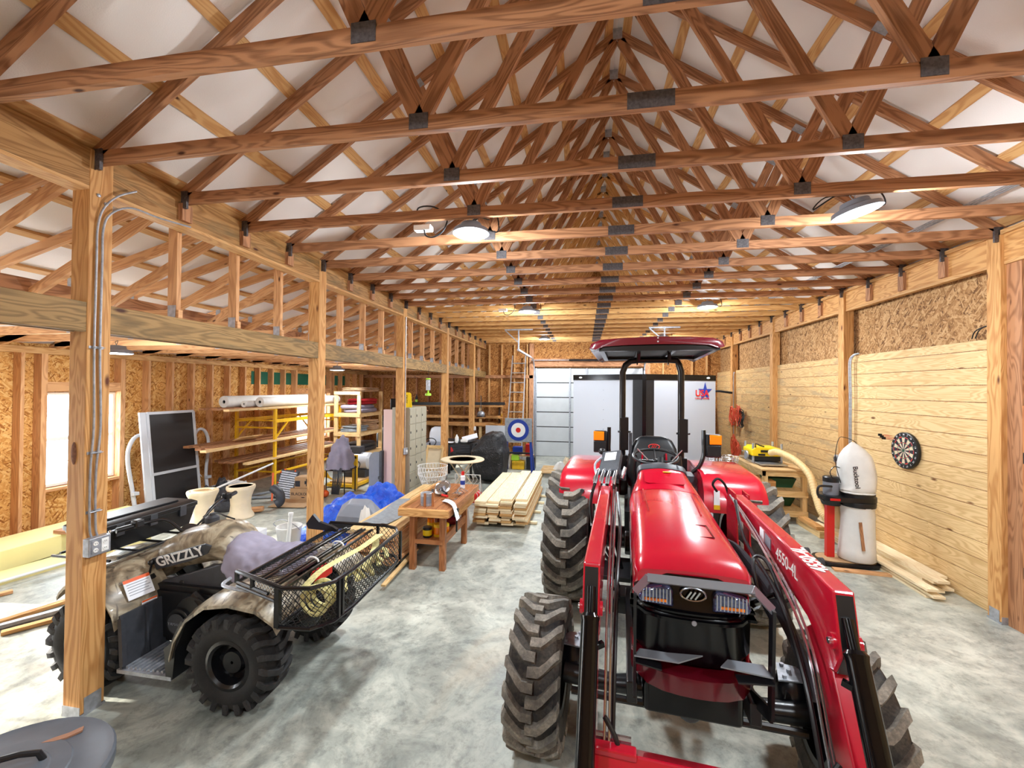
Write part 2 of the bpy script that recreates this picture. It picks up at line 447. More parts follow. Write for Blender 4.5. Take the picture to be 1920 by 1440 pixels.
# ------------------------------------------------------------------ building shell
S8 = 2.4384; S2 = .6096
XL, XR = -3.22, 3.85          # inner faces of the two post rows
Y0 = 2.24                     # near face of the first post on the left
YB = 13.6                     # back wall
YF = -3.3                     # wall behind the photographer
XW = -7.6                     # lean-to outer wall
XC = .33
def zt(x): return 3.66 + .667 * (x - XL)          # lower edge of the main top chord, left half
ZR = zt(XC)
def zm(x): return 2.66 + .266 * (x + 7.5)         # lower edge of the lean-to top chord

f = MB(); f.box(XW - .2, 4.3, YF - .1, YB + .3, -.12, 0)
structure(f.build('floor', M['floor'], smooth=0))

# main roof deck (white faced insulation) with its purlins
def deck(name, p, q, y0, y1, th, nx, x0, dx, yoff):
    """insulated roof sheet; its facing sags a little between purlins and trusses"""
    b = MB(); (xa, za), (xb, zb) = p, q
    L = math.hypot(xb - xa, zb - za); nxv, nzv = -(zb - za) / L, (xb - xa) / L
    if nzv < 0: nxv, nzv = -nxv, -nzv
    ny = int((y1 - y0) / S2 * 6)
    A = []
    for j in range(ny + 1):
        y = y0 + (y1 - y0) * j / ny; row = []
        for i in range(nx + 1):
            x = xa + (xb - xa) * i / nx; z = za + (zb - za) * i / nx
            fx = ((x - x0) / dx) % 1.0; fy = ((y - yoff) / S2) % 1.0
            d = -.030 * abs(math.sin(PI * fx)) ** .7 * abs(math.sin(PI * fy)) ** .6 * (1 + .35 * math.sin(7 * x + 3 * y))
            row.append(b.vert((x + nxv * d, y, z + nzv * d)))
        A.append(row)
    for j in range(ny):
        for i in range(nx):
            u0, u1 = L * i / nx, L * (i + 1) / nx; v0, v1 = y0 + (y1 - y0) * j / ny, y0 + (y1 - y0) * (j + 1) / ny
            b.face((A[j][i], A[j][i + 1], A[j + 1][i + 1], A[j + 1][i]), ((u0, v0), (u1, v0), (u1, v1), (u0, v1)))
    C = [b.vert((x + nxv * th, y, z + nzv * th)) for x, y, z in ((xa, y0, za), (xb, y0, zb), (xb, y1, zb), (xa, y1, za))]
    b.face(C)
    b.face([A[0][i] for i in range(nx + 1)] + [C[1], C[0]]); b.face([A[-1][i] for i in range(nx + 1)] + [C[2], C[3]])
    b.face([A[j][0] for j in range(ny + 1)] + [C[3], C[0]]); b.face([A[j][-1] for j in range(ny + 1)] + [C[2], C[1]])
    return structure(b.build(name, M['deck'], smooth=50))
T = .107 + .038
deck('ceiling', (XL - .06, zt(XL - .06) + T), (XC, ZR + T), YF, YB + .1, .05, 42, XL, .49, 2.289)
deck('ceiling', (2 * XC - XL + .12, zt(XL - .12) + T), (XC, ZR + T), YF, YB + .1, .05, 42, 2 * XC - XL, .49, 2.289)
Tm = .092 + .038
deck('ceiling', (XW - .2, zm(XW - .2) + Tm), (-3.30, zm(-3.30) + Tm), YF, YB + .1, .05, 44, -7.35, .64, 2.40)
# purlins
def purl(xa, za, slope, y0, y1, side, i, where):
    b = MB(); d = Vector((1, 0, slope)).normalized(); nrm = Vector((-slope, 0, 1)).normalized()
    c = Vector((xa, 0, za)) + nrm * .019
    b.bar((c.x, y0, c.z), (c.x, y1, c.z), .038, .089, up=(d.x, 0, d.z))
    o = b.build('purlin', M['purlin'], smooth=0)
    return tag(o, '%s wooden purlin up from the %s' % (ORD[i] if i else 'lowest', where), 'purlin', 'purlins under the roof sheets')
for i in range(8):
    x = XL + .0 + .49 * i
    if i == 7: x = XC - .09
    purl(x, zt(x) + .107, .667, YF, YB, 0, i, 'left eave of the main roof')
    xr = 2 * XC - x
    purl(xr, zt(x) + .107, -.667, YF, YB, 1, i, 'right eave of the main roof')
for i in range(7):
    x = -7.35 + .64 * i
    purl(x, zm(x) + .092, .266, YF, YB, 0, i, 'outer wall of the lean-to roof')

# ---- trusses
def plate_at(x, y, z, w, h, parent, mat='plate', rot=0.0, name='gusset_plate'):
    b = MB(); c, s_ = math.cos(rot), math.sin(rot)
    dx = Vector((c, 0, s_)) * w / 2
    b.bar(Vector((x, y - .001, z)) - dx, Vector((x, y - .001, z)) + dx, .003, h, up=(-s_, 0, c))
    return b.build(name, M[mat], parent, smooth=0)
def truss(k):
    y = 2.289 + S2 * k
    far = k >= 6
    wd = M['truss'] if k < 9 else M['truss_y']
    nm = ORD[k + 3]
    t = thing('roof_truss', ('brown lumber roof truss with W shaped webs, %s one counting away from the camera' % ORD[k + 1]) if k > -2 else 'brown lumber roof truss %s' % ('directly above the camera' if k == -2 else 'behind the camera position'), 'roof truss', (XC, y, 3.64), group='roof trusses of the main bay')
    xr = 2 * XC - XL
    MB().bar((XL + .01, y, 3.685), (XC, y, 3.685), .038, .089).build('bottom_chord', wd, t, 0)
    MB().bar((XC, y, 3.685), (xr - .01, y, 3.685), .038, .089).build('bottom_chord', wd, t, 0)
    c = .107 / 2
    a = (XL - .1, zt(XL - .1) + c); e = (XC, ZR + c)
    MB().bar((a[0], y, a[1]), (e[0], y, e[1]), .038, .089, up=(-.5, 0, 1)).build('top_chord', wd, t, 0)
    MB().bar((2 * XC - a[0], y, a[1]), (e[0], y, e[1]), .038, .089, up=(.5, 0, 1)).build('top_chord', wd, t, 0)
    j = 1.28; q = (XL - .1 + XC) / 2 + .02
    for s_ in (-1, 1):
        X = lambda x: XC + s_ * (x)
        MB().bar((X(j), y, 3.70), (X(.03), y, ZR - .02), .038, .089, up=(1, 0, .3)).build('web', wd, t, 0)
        MB().bar((X(j), y, 3.70), (X(XC - q), y, zt(q) + .03), .038, .089, up=(1, 0, .3)).build('web', wd, t, 0)
        if not far or True: plate_at(X(j), y - .02, 3.70, .115, .09, t)
        plate_at(X(XC - q), y - .02, zt(q) + .02, .11, .075, t, 'gal', s_ * -.59)
    plate_at(XC, y - .02, 3.685, .24, .088, t)
    plate_at(XC, y - .02, ZR + .05, .1, .12, t, 'gal')
    # heel hangers
    for x, s_ in ((XL + .02, 1), (xr - .02, -1)):
        b = MB(); b.bar((x, y - .022, 3.60), (x, y - .022, 3.74), .004, .075, up=(1, 0, 0)); b.bar((x + s_ * .035, y - .035, 3.59), (x + s_ * .035, y - .035, 3.70), .02, .03, up=(1, 0, 0))
        b.build('truss_hanger', M['plate'], t, 0)
    return t
for k in range(-3, 19): truss(k)

# ---- posts and beams
def post(side, k):
    y0 = Y0 + S8 * k
    x0 = XL - .14 if side < 0 else XR
    if side < 0:
        lab = ['bare timber post nearest the camera, with an outlet box and two conduits', 'timber post standing just behind the quad bike rack',
               'timber post in front of the beige lockers', 'timber post behind the lockers and before the black grill cover', 'last timber post of the left row before the back wall'][k] if 0 <= k < 5 else 'timber post of the left row behind the camera'
    else:
        lab = {1: 'timber post beside the cedar door on the right wall', 2: 'timber post on the right wall behind the dust collector', 3: 'timber post on the right wall behind the yellow planer',
               4: 'timber post on the right wall by the hanging orange cords'}.get(k, 'timber post of the right row behind the camera')
    t = thing('timber_post', lab, 'post', (x0 + .07, y0 + .07, 0))
    top = 3.73 if side < 0 else 3.66
    MB().box(x0, x0 + .14, y0, y0 + .14, .02, top).build('shaft', M['post'], t, 0, bevel=.004)
    b = MB(); b.box(x0 - .004, x0 + .144, y0 - .004, y0 + .144, 0, .018)
    for xx in (x0 - .004, x0 + .141): b.box(xx, xx + .003, y0 + .02, y0 + .12, .018, .12)
    b.box(x0, x0 + .14, y0 - .004, y0 - .001, .018, .07)
    b.build('post_base', M['gal'], t, 0)
    if k == 0 and side < 0:
        for i, (dy, dz) in enumerate(((.05, 3.44), (.095, 3.40))):
            MB().lathe([(.012, x0 + .139), (.012, x0 + .147), (.006, x0 + .15)], 10, (0, y0 + dy, dz), 'x').build('bolt', M['gal'], t)
        b = MB(); b.ball((x0 + .055, y0 - .002, 1.72), .022, .006, .075, 12, 8); b.build('bark_knot', plain('knot bark', (126, 84, 62), .9, 0, .3, 60, bump=.6), t)
    return t
for k in range(-1, 5): post(-1, k)
for k in (-1, 1, 2, 3, 4): post(1, k)
def seg(k): return (Y0 + S8 * k + .14, min(Y0 + S8 * (k + 1), YB))
BAYS = {-2: 'behind the camera', -1: 'at the left edge of the picture', 0: 'from the nearest post to the second', 1: 'from the second post to the third', 2: 'from the third post to the fourth', 3: 'from the fourth post to the fifth', 4: 'from the fifth post to the back wall'}
for k in range(-1, 5):
    a, b_ = seg(k)
    if k == -1: a = YF
    t = MB().box(XL - .045, XL, a - .1, b_ + .1 if k < 4 else b_, 3.49, 3.735)
    o = thing('header_beam', 'double plank header beam carrying trusses, left side %s' % BAYS[k], 'beam', (XL - .02, (a + b_) / 2, 3.49), group='upper header beams')
    MB().box(XL - .05, XL - .003, a - .06, b_ + (.06 if k < 4 else 0), 3.485, 3.735).build('inner_plank', M['beam'], o, 0)
    MB().box(XL - .14, XL - .092, a, b_, 3.485, 3.735).build('outer_plank', M['beam'], o, 0)
    MB().box(XL - .14, XL - .003, a + .0, b_, 3.46, 3.484).build('bottom_strip', M['purlin'], o, 0)
    for j in range(-5, 19):
        y = 2.289 + S2 * j
        if a < y < b_ and (y - a) > .1: MB().box(XL - .003, XL + .035, y - .045, y + .045, 3.50, 3.635).build('bearing_block', M['truss'], o, 0)
    lo = MB().box(XL - .14, XL - .1, a, b_, 2.52, 2.715); lo.box(XL - .05, XL - .005, a, b_, 2.52, 2.715)
    tag(lo.build('loft_beam', M['loft'], smooth=0, bevel=.003), 'weathered lower beam under the loft, %s' % BAYS[k], 'beam', 'lower beams along the left posts')
    # right side plate
    o = thing('header_beam', 'wide pale header plank on the right wall, %s' % BAYS[k].replace('picture', 'frame').replace('left', 'near'), 'beam', (XR + .05, (a + b_) / 2, 3.41), group='header planks on the right wall')
    MB().box(XR + .03, XR + .07, a, b_, 3.405, 3.66).build('inner_plank', M['post'], o, 0)
    MB().box(XR + .03, XR + .1, a, b_, 3.375, 3.404).build('bottom_strip', M['purlin'], o, 0)
    MB().box(XR + .0, XR + .14, a, b_, 3.66, 3.70).build('top_plate', M['purlin'], o, 0)
    for j in range(-5, 19):
        y = 2.289 + S2 * j
        if a < y < b_ and (y - a) > .1: MB().box(XR - .005, XR + .03, y - .045, y + .045, 3.42, 3.635).build('bearing_block', M['truss'], o, 0)

# ---- lean-to trusses
for k in range(-4, 19):
    y = 2.40 + S2 * k
    if y > YB - .1: break
    t = thing('lean_to_truss', ('low lean-to roof truss over the left bay, %s one counting away from the nearest post' % ORD[k]) if k >= 0 else 'low lean-to truss over the left bay before the first post, %s toward the camera' % (('first',) + tuple(ORD[1:]))[-k - 1], 'roof truss', (-5.4, y, 2.70), group='lean-to trusses over the left bay')
    MB().bar((XW + .1, y, 2.762), (-3.36, y, 2.762), .038, .089).build('bottom_chord', M['stud'], t, 0)
    MB().bar((XW - .15, y, zm(XW - .15) + .046), (-3.375, y, zm(-3.375) + .046), .038, .089, up=(-.25, 0, 1)).build('top_chord', M['stud'], t, 0)
    MB().bar((-3.425, y, 2.808), (-3.425, y, zm(-3.425) + .01), .038, .089, up=(1, 0, 0)).build('end_post', M['stud'], t, 0)
    MB().bar((-5.4, y, 2.806), (-5.4, y, zm(-5.4) + .01), .038, .089, up=(1, 0, 0)).build('web', M['stud'], t, 0)
    MB().bar((-5.36, y, 2.80), (-3.5, y, zm(-3.5) - .02), .038, .089, up=(0, 0, 1)).build('web', M['stud'], t, 0)
    for x, z in ((-3.425, 2.785), (-5.4, 2.785), (-5.4, zm(-5.4) + .03)):
        b = MB(); b.bar((x, y - .022, z - .06), (x, y - .022, z + .06), .004, .075, up=(1, 0, 0)); b.build('gusset_plate', M['gal'], t, 0)
o = MB().box(-5.0, -4.96, YF + .1, YB - .05, 2.99, 3.13)
tag(o.build('lateral_brace', M['truss'], smooth=0), 'long flat brace running along the lean-to trusses above the loft beam', 'brace')
# ---- eave filler between the two roofs
b = MB().box(-3.34, -3.29, YF, YB, 3.74, 3.90); structure(b.build('trim_1', M['beam'], smooth=0))

# ---- left (outer) wall: studs, sheathing, windows
wl = bpy.data.objects.new('wall_left', None); COL.objects.link(wl); wl.location = (XW, 5, 0); WM[wl.name] = Matrix.Translation((XW, 5, 0)); wl['kind'] = 'structure'
WINS = [(.3, 3.1, .15, 2.10), (4.72, 5.68, .70, 2.06), (9.95, 11.4, .70, 1.98)]  # first window is unseen, added and enlarged to bring daylight onto the near floor
def wallpanels(x0, x1, y0, y1, z0, z1, holes, b):
    ys = sorted({y0, y1, *[h[0] for h in holes], *[h[1] for h in holes]})
    for a, c in zip(ys, ys[1:]):
        hs = [h for h in holes if h[0] <= a + 1e-6 and h[1] >= c - 1e-6]
        if hs: b.box(x0, x1, a, c, z0, hs[0][2]); b.box(x0, x1, a, c, hs[0][3], z1)
        else: b.box(x0, x1, a, c, z0, z1)
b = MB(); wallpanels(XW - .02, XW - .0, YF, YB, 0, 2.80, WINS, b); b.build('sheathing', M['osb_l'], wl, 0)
b = MB(); wallpanels(XW - .06, XW - .022, YF, YB, 0, 2.80, WINS, b); b.build('outer_cladding', M['doorwhite'], wl, 0)
b = MB(); b.box(XW + .001, XW + .006, 8.55, 12.4, 2.22, 2.52); b.build('house_wrap_band', M['greenwrap'], wl, 0)
b = MB(); b.box(XW, XW + .14, YF, YB, .0, .04); b.build('sill_plate', M['stud'], wl, 0)
b = MB(); b.box(XW, XW + .14, YF, YB, 2.60, 2.69); b.build('top_plate', M['purlin'], wl, 0)
y = YF + .2
while y < YB - .1:
    y2 = y
    for w in WINS:
        if w[0] - .04 < y < w[1] + .04: y2 = None
    if y2 is not None: MB().box(XW + .005, XW + .14, y - .02, y + .02, .04, 2.60).build('stud', M['stud'], wl, 0)
    y += .42
for w in WINS:
    for e in (w[0] - .03, w[1] + .03): MB().box(XW + .005, XW + .145, e - .035, e + .035, .04, 2.60).build('stud', M['stud'], wl, 0)
    MB().box(XW + .005, XW + .14, w[0], w[1], w[2] - .05, w[2] - .01).build('sill_board', M['stud'], wl, 0)
    MB().box(XW + .005, XW + .14, w[0], w[1], w[3] + .01, w[3] + .15).build('header_board', M['stud'], wl, 0)
for i, w in enumerate(WINS):
    t = bpy.data.objects.new('window_%d' % (i + 1), None); COL.objects.link(t); t.location = (XW, (w[0] + w[1]) / 2, w[2]); WM[t.name] = Matrix.Translation(t.location); t['kind'] = 'structure'
    b = MB(); y0, y1, z0, z1 = w; zm_ = (z0 + z1) / 2
    for (a, c, d, e) in ((y0, y1, z0, z0 + .04), (y0, y1, z1 - .04, z1), (y0, y0 + .04, z0 + .04, z1 - .04), (y1 - .04, y1, z0 + .04, z1 - .04), (y0 + .04, y1 - .04, zm_ - .025, zm_ + .025)):
        b.box(XW - .05, XW + .03, a, c, d, e)
    ym = (y0 + y1) / 2
    b.box(XW - .015, XW + .0, ym - .006, ym + .006, z0 + .04, z1 - .04)
    for zz in ((z0 * 3 + z1) / 4, (z0 + z1 * 3) / 4): b.box(XW - .015, XW + .0, y0 + .04, y1 - .04, zz - .006, zz + .006)
    b.build('window_frame', M['white'], t, 0)
    b = MB(); b.box(XW - .022, XW - .018, y0 + .04, y1 - .04, z0 + .04, z1 - .04); b.build('window_pane', M['window'], t, 0)

# ---- back wall with the garage door
DX0, DX1, DZ = -1.6, 1.8, 2.84
wb = bpy.data.objects.new('wall_back', None); COL.objects.link(wb); wb.location = (0, YB, 0); WM[wb.name] = Matrix.Translation((0, YB, 0)); wb['kind'] = 'structure'
b = MB(); b.box(XW, DX0, YB, YB + .02, 0, 3.78); b.box(DX1, 4.2, YB, YB + .02, 0, 3.78); b.box(DX0, DX1, YB, YB + .02, DZ, 3.78)
b.prism([(XL - .3, 3.6), (XC * 2 - XL + .3, 3.6), (XC, ZR + .3)], 'y', YB + .001, YB + .021)
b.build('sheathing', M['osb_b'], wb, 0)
b = MB(); b.box(XW - .1, 4.3, YB + .12, YB + .16, 0, 6.5); b.build('outer_cladding', M['doorwhite'], wb, 0)
x = XW + .3
while x < 4:
    if not (DX0 - .1 < x < DX1 + .1): MB().box(x - .02, x + .02, YB - .12, YB - .001, .04, 3.6 if x > XL else 2.6).build('stud', M['purlin' if x > XL else 'truss'], wb, 0)
    x += .42
b = MB(); b.box(XW, DX0 - .05, YB - .14, YB - .001, 2.50, 2.60); b.build('ledger', M['truss'], wb, 0)
for x in (DX0 - .1, DX1 + .1): MB().box(x - .07, x + .07, YB - .14, YB - .001, 0, 3.62).build('door_jamb_post', M['truss'], wb, 0)
MB().box(DX0 - .02, DX1 + .02, YB - .10, YB - .001, DZ + .04, DZ + .30).build('door_header', M['truss'], wb, 0)
MB().box(-.6, 2.4, YB - .13, YB - .10, 3.13, 3.42).build('header_panel', M['osb_b'], wb, 0)
t = bpy.data.objects.new('door_1', None); COL.objects.link(t); t.location = (.1, YB, 0); WM[t.name] = Matrix.Translation(t.location); t['kind'] = 'structure'
hs = [0, .475, .95, 1.425, 1.9, 2.37, DZ]
for a, c in zip(hs, hs[1:]):
    b = MB(); b.box(DX0 + .03, DX1 - .03, YB - .02, YB + .03, a + .008, c - .022); b.build('door_section', M['doorwhite'], t, 0)
b = MB(); b.box(DX0 + .03, DX1 - .03, YB + .0, YB + .03, .0, DZ); b.build('section_seam', M['black'], t, 0)
for x in (DX0 + .04, DX0 + 1.13, DX0 + 1.66, DX1 - .6, DX1 - .06):
    MB().box(x - .025, x + .025, YB - .045, YB - .021, .02, DZ - .01).build('stile', M['gal'], t, 0)
for s_, x in ((1, DX0 - .02), (-1, DX1 + .02)):
    b = MB(); b.box(x - .03, x + .03, YB - .12, YB - .09, .02, 2.75)
    b.tube(smoothpath([(x, YB - .1, 2.75), (x, YB - .16, 2.98), (x, YB - .45, 3.10), (x, YB - .9, 3.12)], 5), .025, 6)
    b.bar((x, YB - .9, 3.12), (x, YB - 3.4, 3.12), .045, .045)
    b.bar((x, YB - 3.35, 3.12), (x, YB - 3.35, 3.62), .03, .03); b.bar((x - .35, YB - 3.35, 3.62), (x + .35, YB - 3.35, 3.62), .04, .03); b.bar((x - .33, YB - 3.35, 3.60), (x, YB - 3.35, 3.3), .025, .025)
    b.build('door_track', M['gal'], t, 0)
b = MB(); b.tube([(DX0 - .1, YB - .2, 3.08), (DX1 + .1, YB - .2, 3.08)], .014, 8); b.build('spring_shaft', M['gal'], t)
b = MB(); b.tube([(-.5, YB - .2, 3.08), (1.6, YB - .2, 3.08)], .03, 10); b.build('torsion_spring', M['blackmetal'], t)

# ---- right wall: strand board above, plank panels below
wr = bpy.data.objects.new('wall_right', None); COL.objects.link(wr); wr.location = (4.05, 7, 0); WM[wr.name] = Matrix.Translation((4.05, 7, 0)); wr['kind'] = 'structure'
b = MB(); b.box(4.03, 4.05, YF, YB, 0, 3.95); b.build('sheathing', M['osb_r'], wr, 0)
for k in range(1, 5):
    a, c = seg(k)
    b = MB(); z = .0; row = 0
    while z < 2.66:
        h = .176 if row else .13
        if z + h > 2.70: h = 2.70 - z
        cuts = [a]
        if c - a > 1.5:
            for _ in range(rnd.choice((0, 1, 1, 2)) if k > 1 else rnd.choice((0, 0, 1, 2))): cuts.append(rnd.uniform(a + .3, c - .3))
        cuts = sorted(cuts) + [c]
        for p, q in zip(cuts, cuts[1:]): b.bar((3.955 + rnd.uniform(0, .002), p + .001, z + h / 2), (3.955, q - .001, z + h / 2), .025, h - .008)
        z += h; row += 1
    b.build('plank_panel', M['plank'] if k == 1 else M['plank_old'], wr, 0)
    b = MB(); b.box(3.978, 3.985, a, c, 0, 2.68); b.build('gap_shade_backing', M['black'], wr, 0)  # black sheet stands in for the shadow inside the plank gaps
    b = MB(); b.box(XR + .1, XR + .16, a, c, 0, 2.6); b.build('nailer', M['truss'], wr, 0)
# near bay with the cedar door
a, c = 1.2, Y0 + S8
b = MB()
for i in range(5): b.bar((3.93, a, 2.12 + .145 * i + .07), (3.93, c, 2.12 + .145 * i + .07), .03, .135)
b.build('cedar_siding', M['cedar_light'], wr, 0)
b = MB(); b.box(3.94, 4.0, YF, 1.2, 0, 2.84); b.build('near_panel', M['plank'], wr, 0)
b = MB(); b.box(3.9, 3.99, c - .14, c - .0, 0, 3.40); b.build('jamb_board', M['truss'], wr, 0)
b = MB(); b.box(3.9, 3.96, c - .24, c - .14, 0, 2.05); b.box(3.9, 3.96, a, c - .24, 2.0, 2.1); b.build('door_casing', M['cedar'], wr, 0)
t = bpy.data.objects.new('door_2', None); COL.objects.link(t); t.location = (3.93, 3.6, 0); WM[t.name] = Matrix.Translation(t.location); t['kind'] = 'structure'
b = MB(); y = c - .25
while y > 3.0:
    b.bar((3.93, y - .065, .03), (3.93, y - .065, 1.99), .128, .03, up=(1, 0, 0)); y -= .13
b.build('door_leaf', M['cedar'], t, 0)
for z in (.55, 1.58):
    b = MB(); pts = []
    Yh = c - .22
    b.prism([(Yh, z - .035), (Yh - .03, z - .045), (Yh - .08, z - .02), (Yh - .5, z - .02), (Yh - .55, z - .045), (Yh - .6, z), (Yh - .55, z + .045), (Yh - .5, z + .02), (Yh - .08, z + .02), (Yh - .03, z + .045), (Yh, z + .035)], 'x', 3.893, 3.912)
    b.box(3.885, 3.9, Yh + .0, Yh + .06, z - .05, z + .05)
    b.build('strap_hinge', M['blackmetal'], t, 0)
# ---- wall behind the camera
b = MB(); b.box(XW, 4.1, YF - .02, YF, 0, 3.8); b.prism([(XL - .3, 3.6), (XC * 2 - XL + .3, 3.6), (XC, ZR + .3)], 'y', YF - .021, YF - .001)
structure(b.build('wall_front', M['osb_r'], smooth=0))
# ------------------------------------------------------------------ the red loader tractor
def tyre(b, c, R, W, rim, nl, lh, lw, m0=0, m1=1, flip=1, steep=.9):
    cx, cy, cz = c; b.m = m0
    Rb = R - lh
    b.lathe([(rim, -W * .40), (rim + .02, -W * .46), (rim + (Rb - rim) * .5, -W * .5), (Rb - .03, -W * .47), (Rb - .008, -W * .40), (Rb, -W * .2), (Rb, W * .2),
             (Rb - .008, W * .40), (Rb - .03, W * .47), (rim + (Rb - rim) * .5, W * .5), (rim + .02, W * .46), (rim, W * .40)], 48, c, 'x', cap=False)
    b.m = m1
    for s_ in (-1, 1):
        for i in range(nl):
            t0 = 2 * PI * (i + (.5 if s_ > 0 else 0)) / nl
            st = 2 * PI / nl
            path = [(-.06 * W, 0.02, R), (.14 * W, .0, R), (.24 * W, -.20 * steep, R), (.40 * W, -.62 * steep, R - .003), (.485 * W, -.80 * steep, R - .012), (.512 * W, -.86 * steep, R - lh - .03)]
            rings = []
            for x, a, r in path:
                aa = t0 + a * st * flip; hw = lw / R / 2
                pts = []
                for rr, w_ in ((r, -hw * .75), (r, hw * .75), (max(Rb - .02, .1) if x < .5 * W else Rb - .06, hw * 1.15), (max(Rb - .02, .1) if x < .5 * W else Rb - .06, -hw * 1.15)):
                    t = aa + w_; pts.append((cx + s_ * x if rr == r else cx + s_ * min(x, W * .47), cy + rr * math.cos(t), cz + rr * math.sin(t)))
                rings.append(b.ring(pts))
            b.skin(rings)
def wheel(parent, c, R, W, rim, nl, lh, lw, side, mats=('tyre', 'lug'), rimm='red', steep=.9, flip=1, holes=0):
    b = MB(); tyre(b, c, R, W, rim, nl, lh, lw, steep=steep, flip=flip)
    w = b.build('wheel', [M[mats[0]], M[mats[1]]], parent, local=True, smooth=30)
    cx, cy, cz = c; b = MB(); s = side
    b.lathe([(rim + .012, s * W * .44), (rim - .01, s * W * .46), (rim - .025, s * W * .40), (rim - .03, s * W * .12), (rim * .55, s * W * .14), (rim * .5, s * W * .2), (.08, s * W * .2), (.07, s * W * .28), (.01, s * W * .28)], 32, c, 'x', cap=False)
    b.lathe([(rim + .012, -s * W * .44), (rim - .02, -s * W * .42), (rim - .03, s * W * .12)], 32, c, 'x', cap=False)
    r = b.build('rim', M[rimm], w, local=True)
    b = MB()
    for k in range(6):
        t = 2 * PI * k / 6
        b.lathe([(.012, s * W * .19), (.012, s * W * .23), (.002, s * W * .23)], 6, (cx, cy + rim * .4 * math.cos(t), cz + rim * .4 * math.sin(t)), 'x')
    b.build('wheel_nuts', M['gal'], w, local=True)
    if holes:
        b = MB()
        for k in range(holes):
            t = 2 * PI * (k + .5) / holes
            b.lathe([(rim * .13, s * W * .125), (rim * .13, s * W * .155), (.001, s * W * .155)], 10, (cx, cy + rim * .68 * math.cos(t), cz + rim * .68 * math.sin(t)), 'x')
        b.build('rim_slot', M['black'], w, local=True)
    return w
def hsec(y, w, zb, ztop, r=.09, crown=.015, n=5):
    """hood section: flat bottom, rounded shoulders"""
    pts = [(-w / 2, y, zb)]
    for k in range(n + 1):
        t = PI - PI / 2 * k / n; pts.append((-w / 2 + r + r * math.cos(t), y, ztop - r + r * math.sin(t)))
    for k in range(1, 5): x = -w / 2 + r + (w - 2 * r) * k / 5; pts.append((x, y, ztop + crown * math.sin(PI * k / 5)))
    for k in range(n + 1):
        t = PI / 2 - PI / 2 * k / n; pts.append((w / 2 - r + r * math.cos(t), y, ztop - r + r * math.sin(t)))
    pts.append((w / 2, y, zb)); return pts

TR = thing('loader_tractor', 'big red tractor with front loader arms and dark red canopy', 'tractor', (.555, 2.70, 0), math.radians(-5.0))
def T(b, name, mat, parent=None, **k):
    if not isinstance(mat, list): mat = M[mat]
    else: mat = [M[x] for x in mat]
    return b.build(name, mat, parent or TR, local=True, **k)
for s in (-1, 1):
    wheel(TR, (s * .80, -.12, .42), .42, .31, .21, 18, .035, .064, s, rimm='black')
    wheel(TR, (s * .85, 1.78, .645), .645, .43, .33, 21, .045, .078, s, rimm='darkred')
# hood
b = MB(); zb = 1.18
b.loft([hsec(-.595, .44, 1.262, 1.28, .006, .004), hsec(-.60, .49, 1.245, 1.305, .03, .01), hsec(-.565, .52, 1.22, 1.335, .05), hsec(-.49, .535, zb, 1.352, .07), hsec(-.25, .54, zb, 1.368, .09),
        hsec(.2, .535, 1.20, 1.388, .1), hsec(.64, .53, 1.20, 1.402, .1)])
hood = T(b, 'hood', 'red', smooth=50)
b = MB(); b.loft([hsec(.64, .518, 1.18, 1.393, .1), hsec(.652, .518, 1.18, 1.393, .1)]); T(b, 'hood_seam', 'darkgrey', hood)
b = MB(); b.loft([hsec(.652, .533, 1.08, 1.403, .1), hsec(.76, .50, 1.08, 1.43, .1), hsec(.90, .43, 1.10, 1.468, .08), hsec(1.02, .39, 1.12, 1.49, .06)]); T(b, 'cowl', 'red', smooth=50)
b = MB(); b.prism(rrect(.30, .20, .03), 'z', 1.5, 1.503); b.v = [Vector((p.x, p.y + .84, p.z + (p.y) * .26 - .037)) for p in b.v]; T(b, 'cowl_panel', 'red', smooth=0)
b = MB(); b.bar((.0, .93, 1.494), (.06, .93, 1.494), .03, .004); T(b, 'warning_sticker', 'yellow', smooth=0)
b = MB()
# hatch outline and creases on the hood
def hz(x, y): return 1.352 + (y + .49) * .047 + .0155
def hline(pts, r=.0035):
    b.tube([(x, y, hz(x, y) - .003 - max(0, abs(x) - .12) * .03) for x, y in pts], r, 5)
hline([(.0, -.28), (.02, -.08), (.05, -.07), (.05, -.085), (.15, -.085), (.16, -.26), (.0, -.28)])
T(b, 'hood_hatch', 'darkred', hood)
for s in (-1, 1): b = MB(); hline([(s * .17, .62), (s * .155, .1)], .004); T(b, 'hood_crease', 'red', hood)
# side panels
for s in (-1, 1):
    b = MB(); b.prism([(-.50, 1.25), (-.52, .84), (-.48, .80), (-.42, .86), (-.28, 1.0), (.64, 1.08), (.64, 1.32), (-.3, 1.28)], 'x', s * .25, s * .266); sp = T(b, 'side_panel', 'red', smooth=0, bevel=.006)
    b = MB(); b.prism([(-.40, 1.13), (-.25, 1.05), (.60, 1.12), (.60, 1.23), (-.2, 1.21)], 'x', s * .261, s * .271); T(b, 'side_grille', 'black', sp, smooth=0)
    b = MB(); b.prism([(-.38, 1.17), (-.25, 1.21), (.3, 1.255), (.3, 1.235), (-.2, 1.19)], 'x', s * .267, s * .272); T(b, 'side_stripe', 'gal', sp, smooth=0)
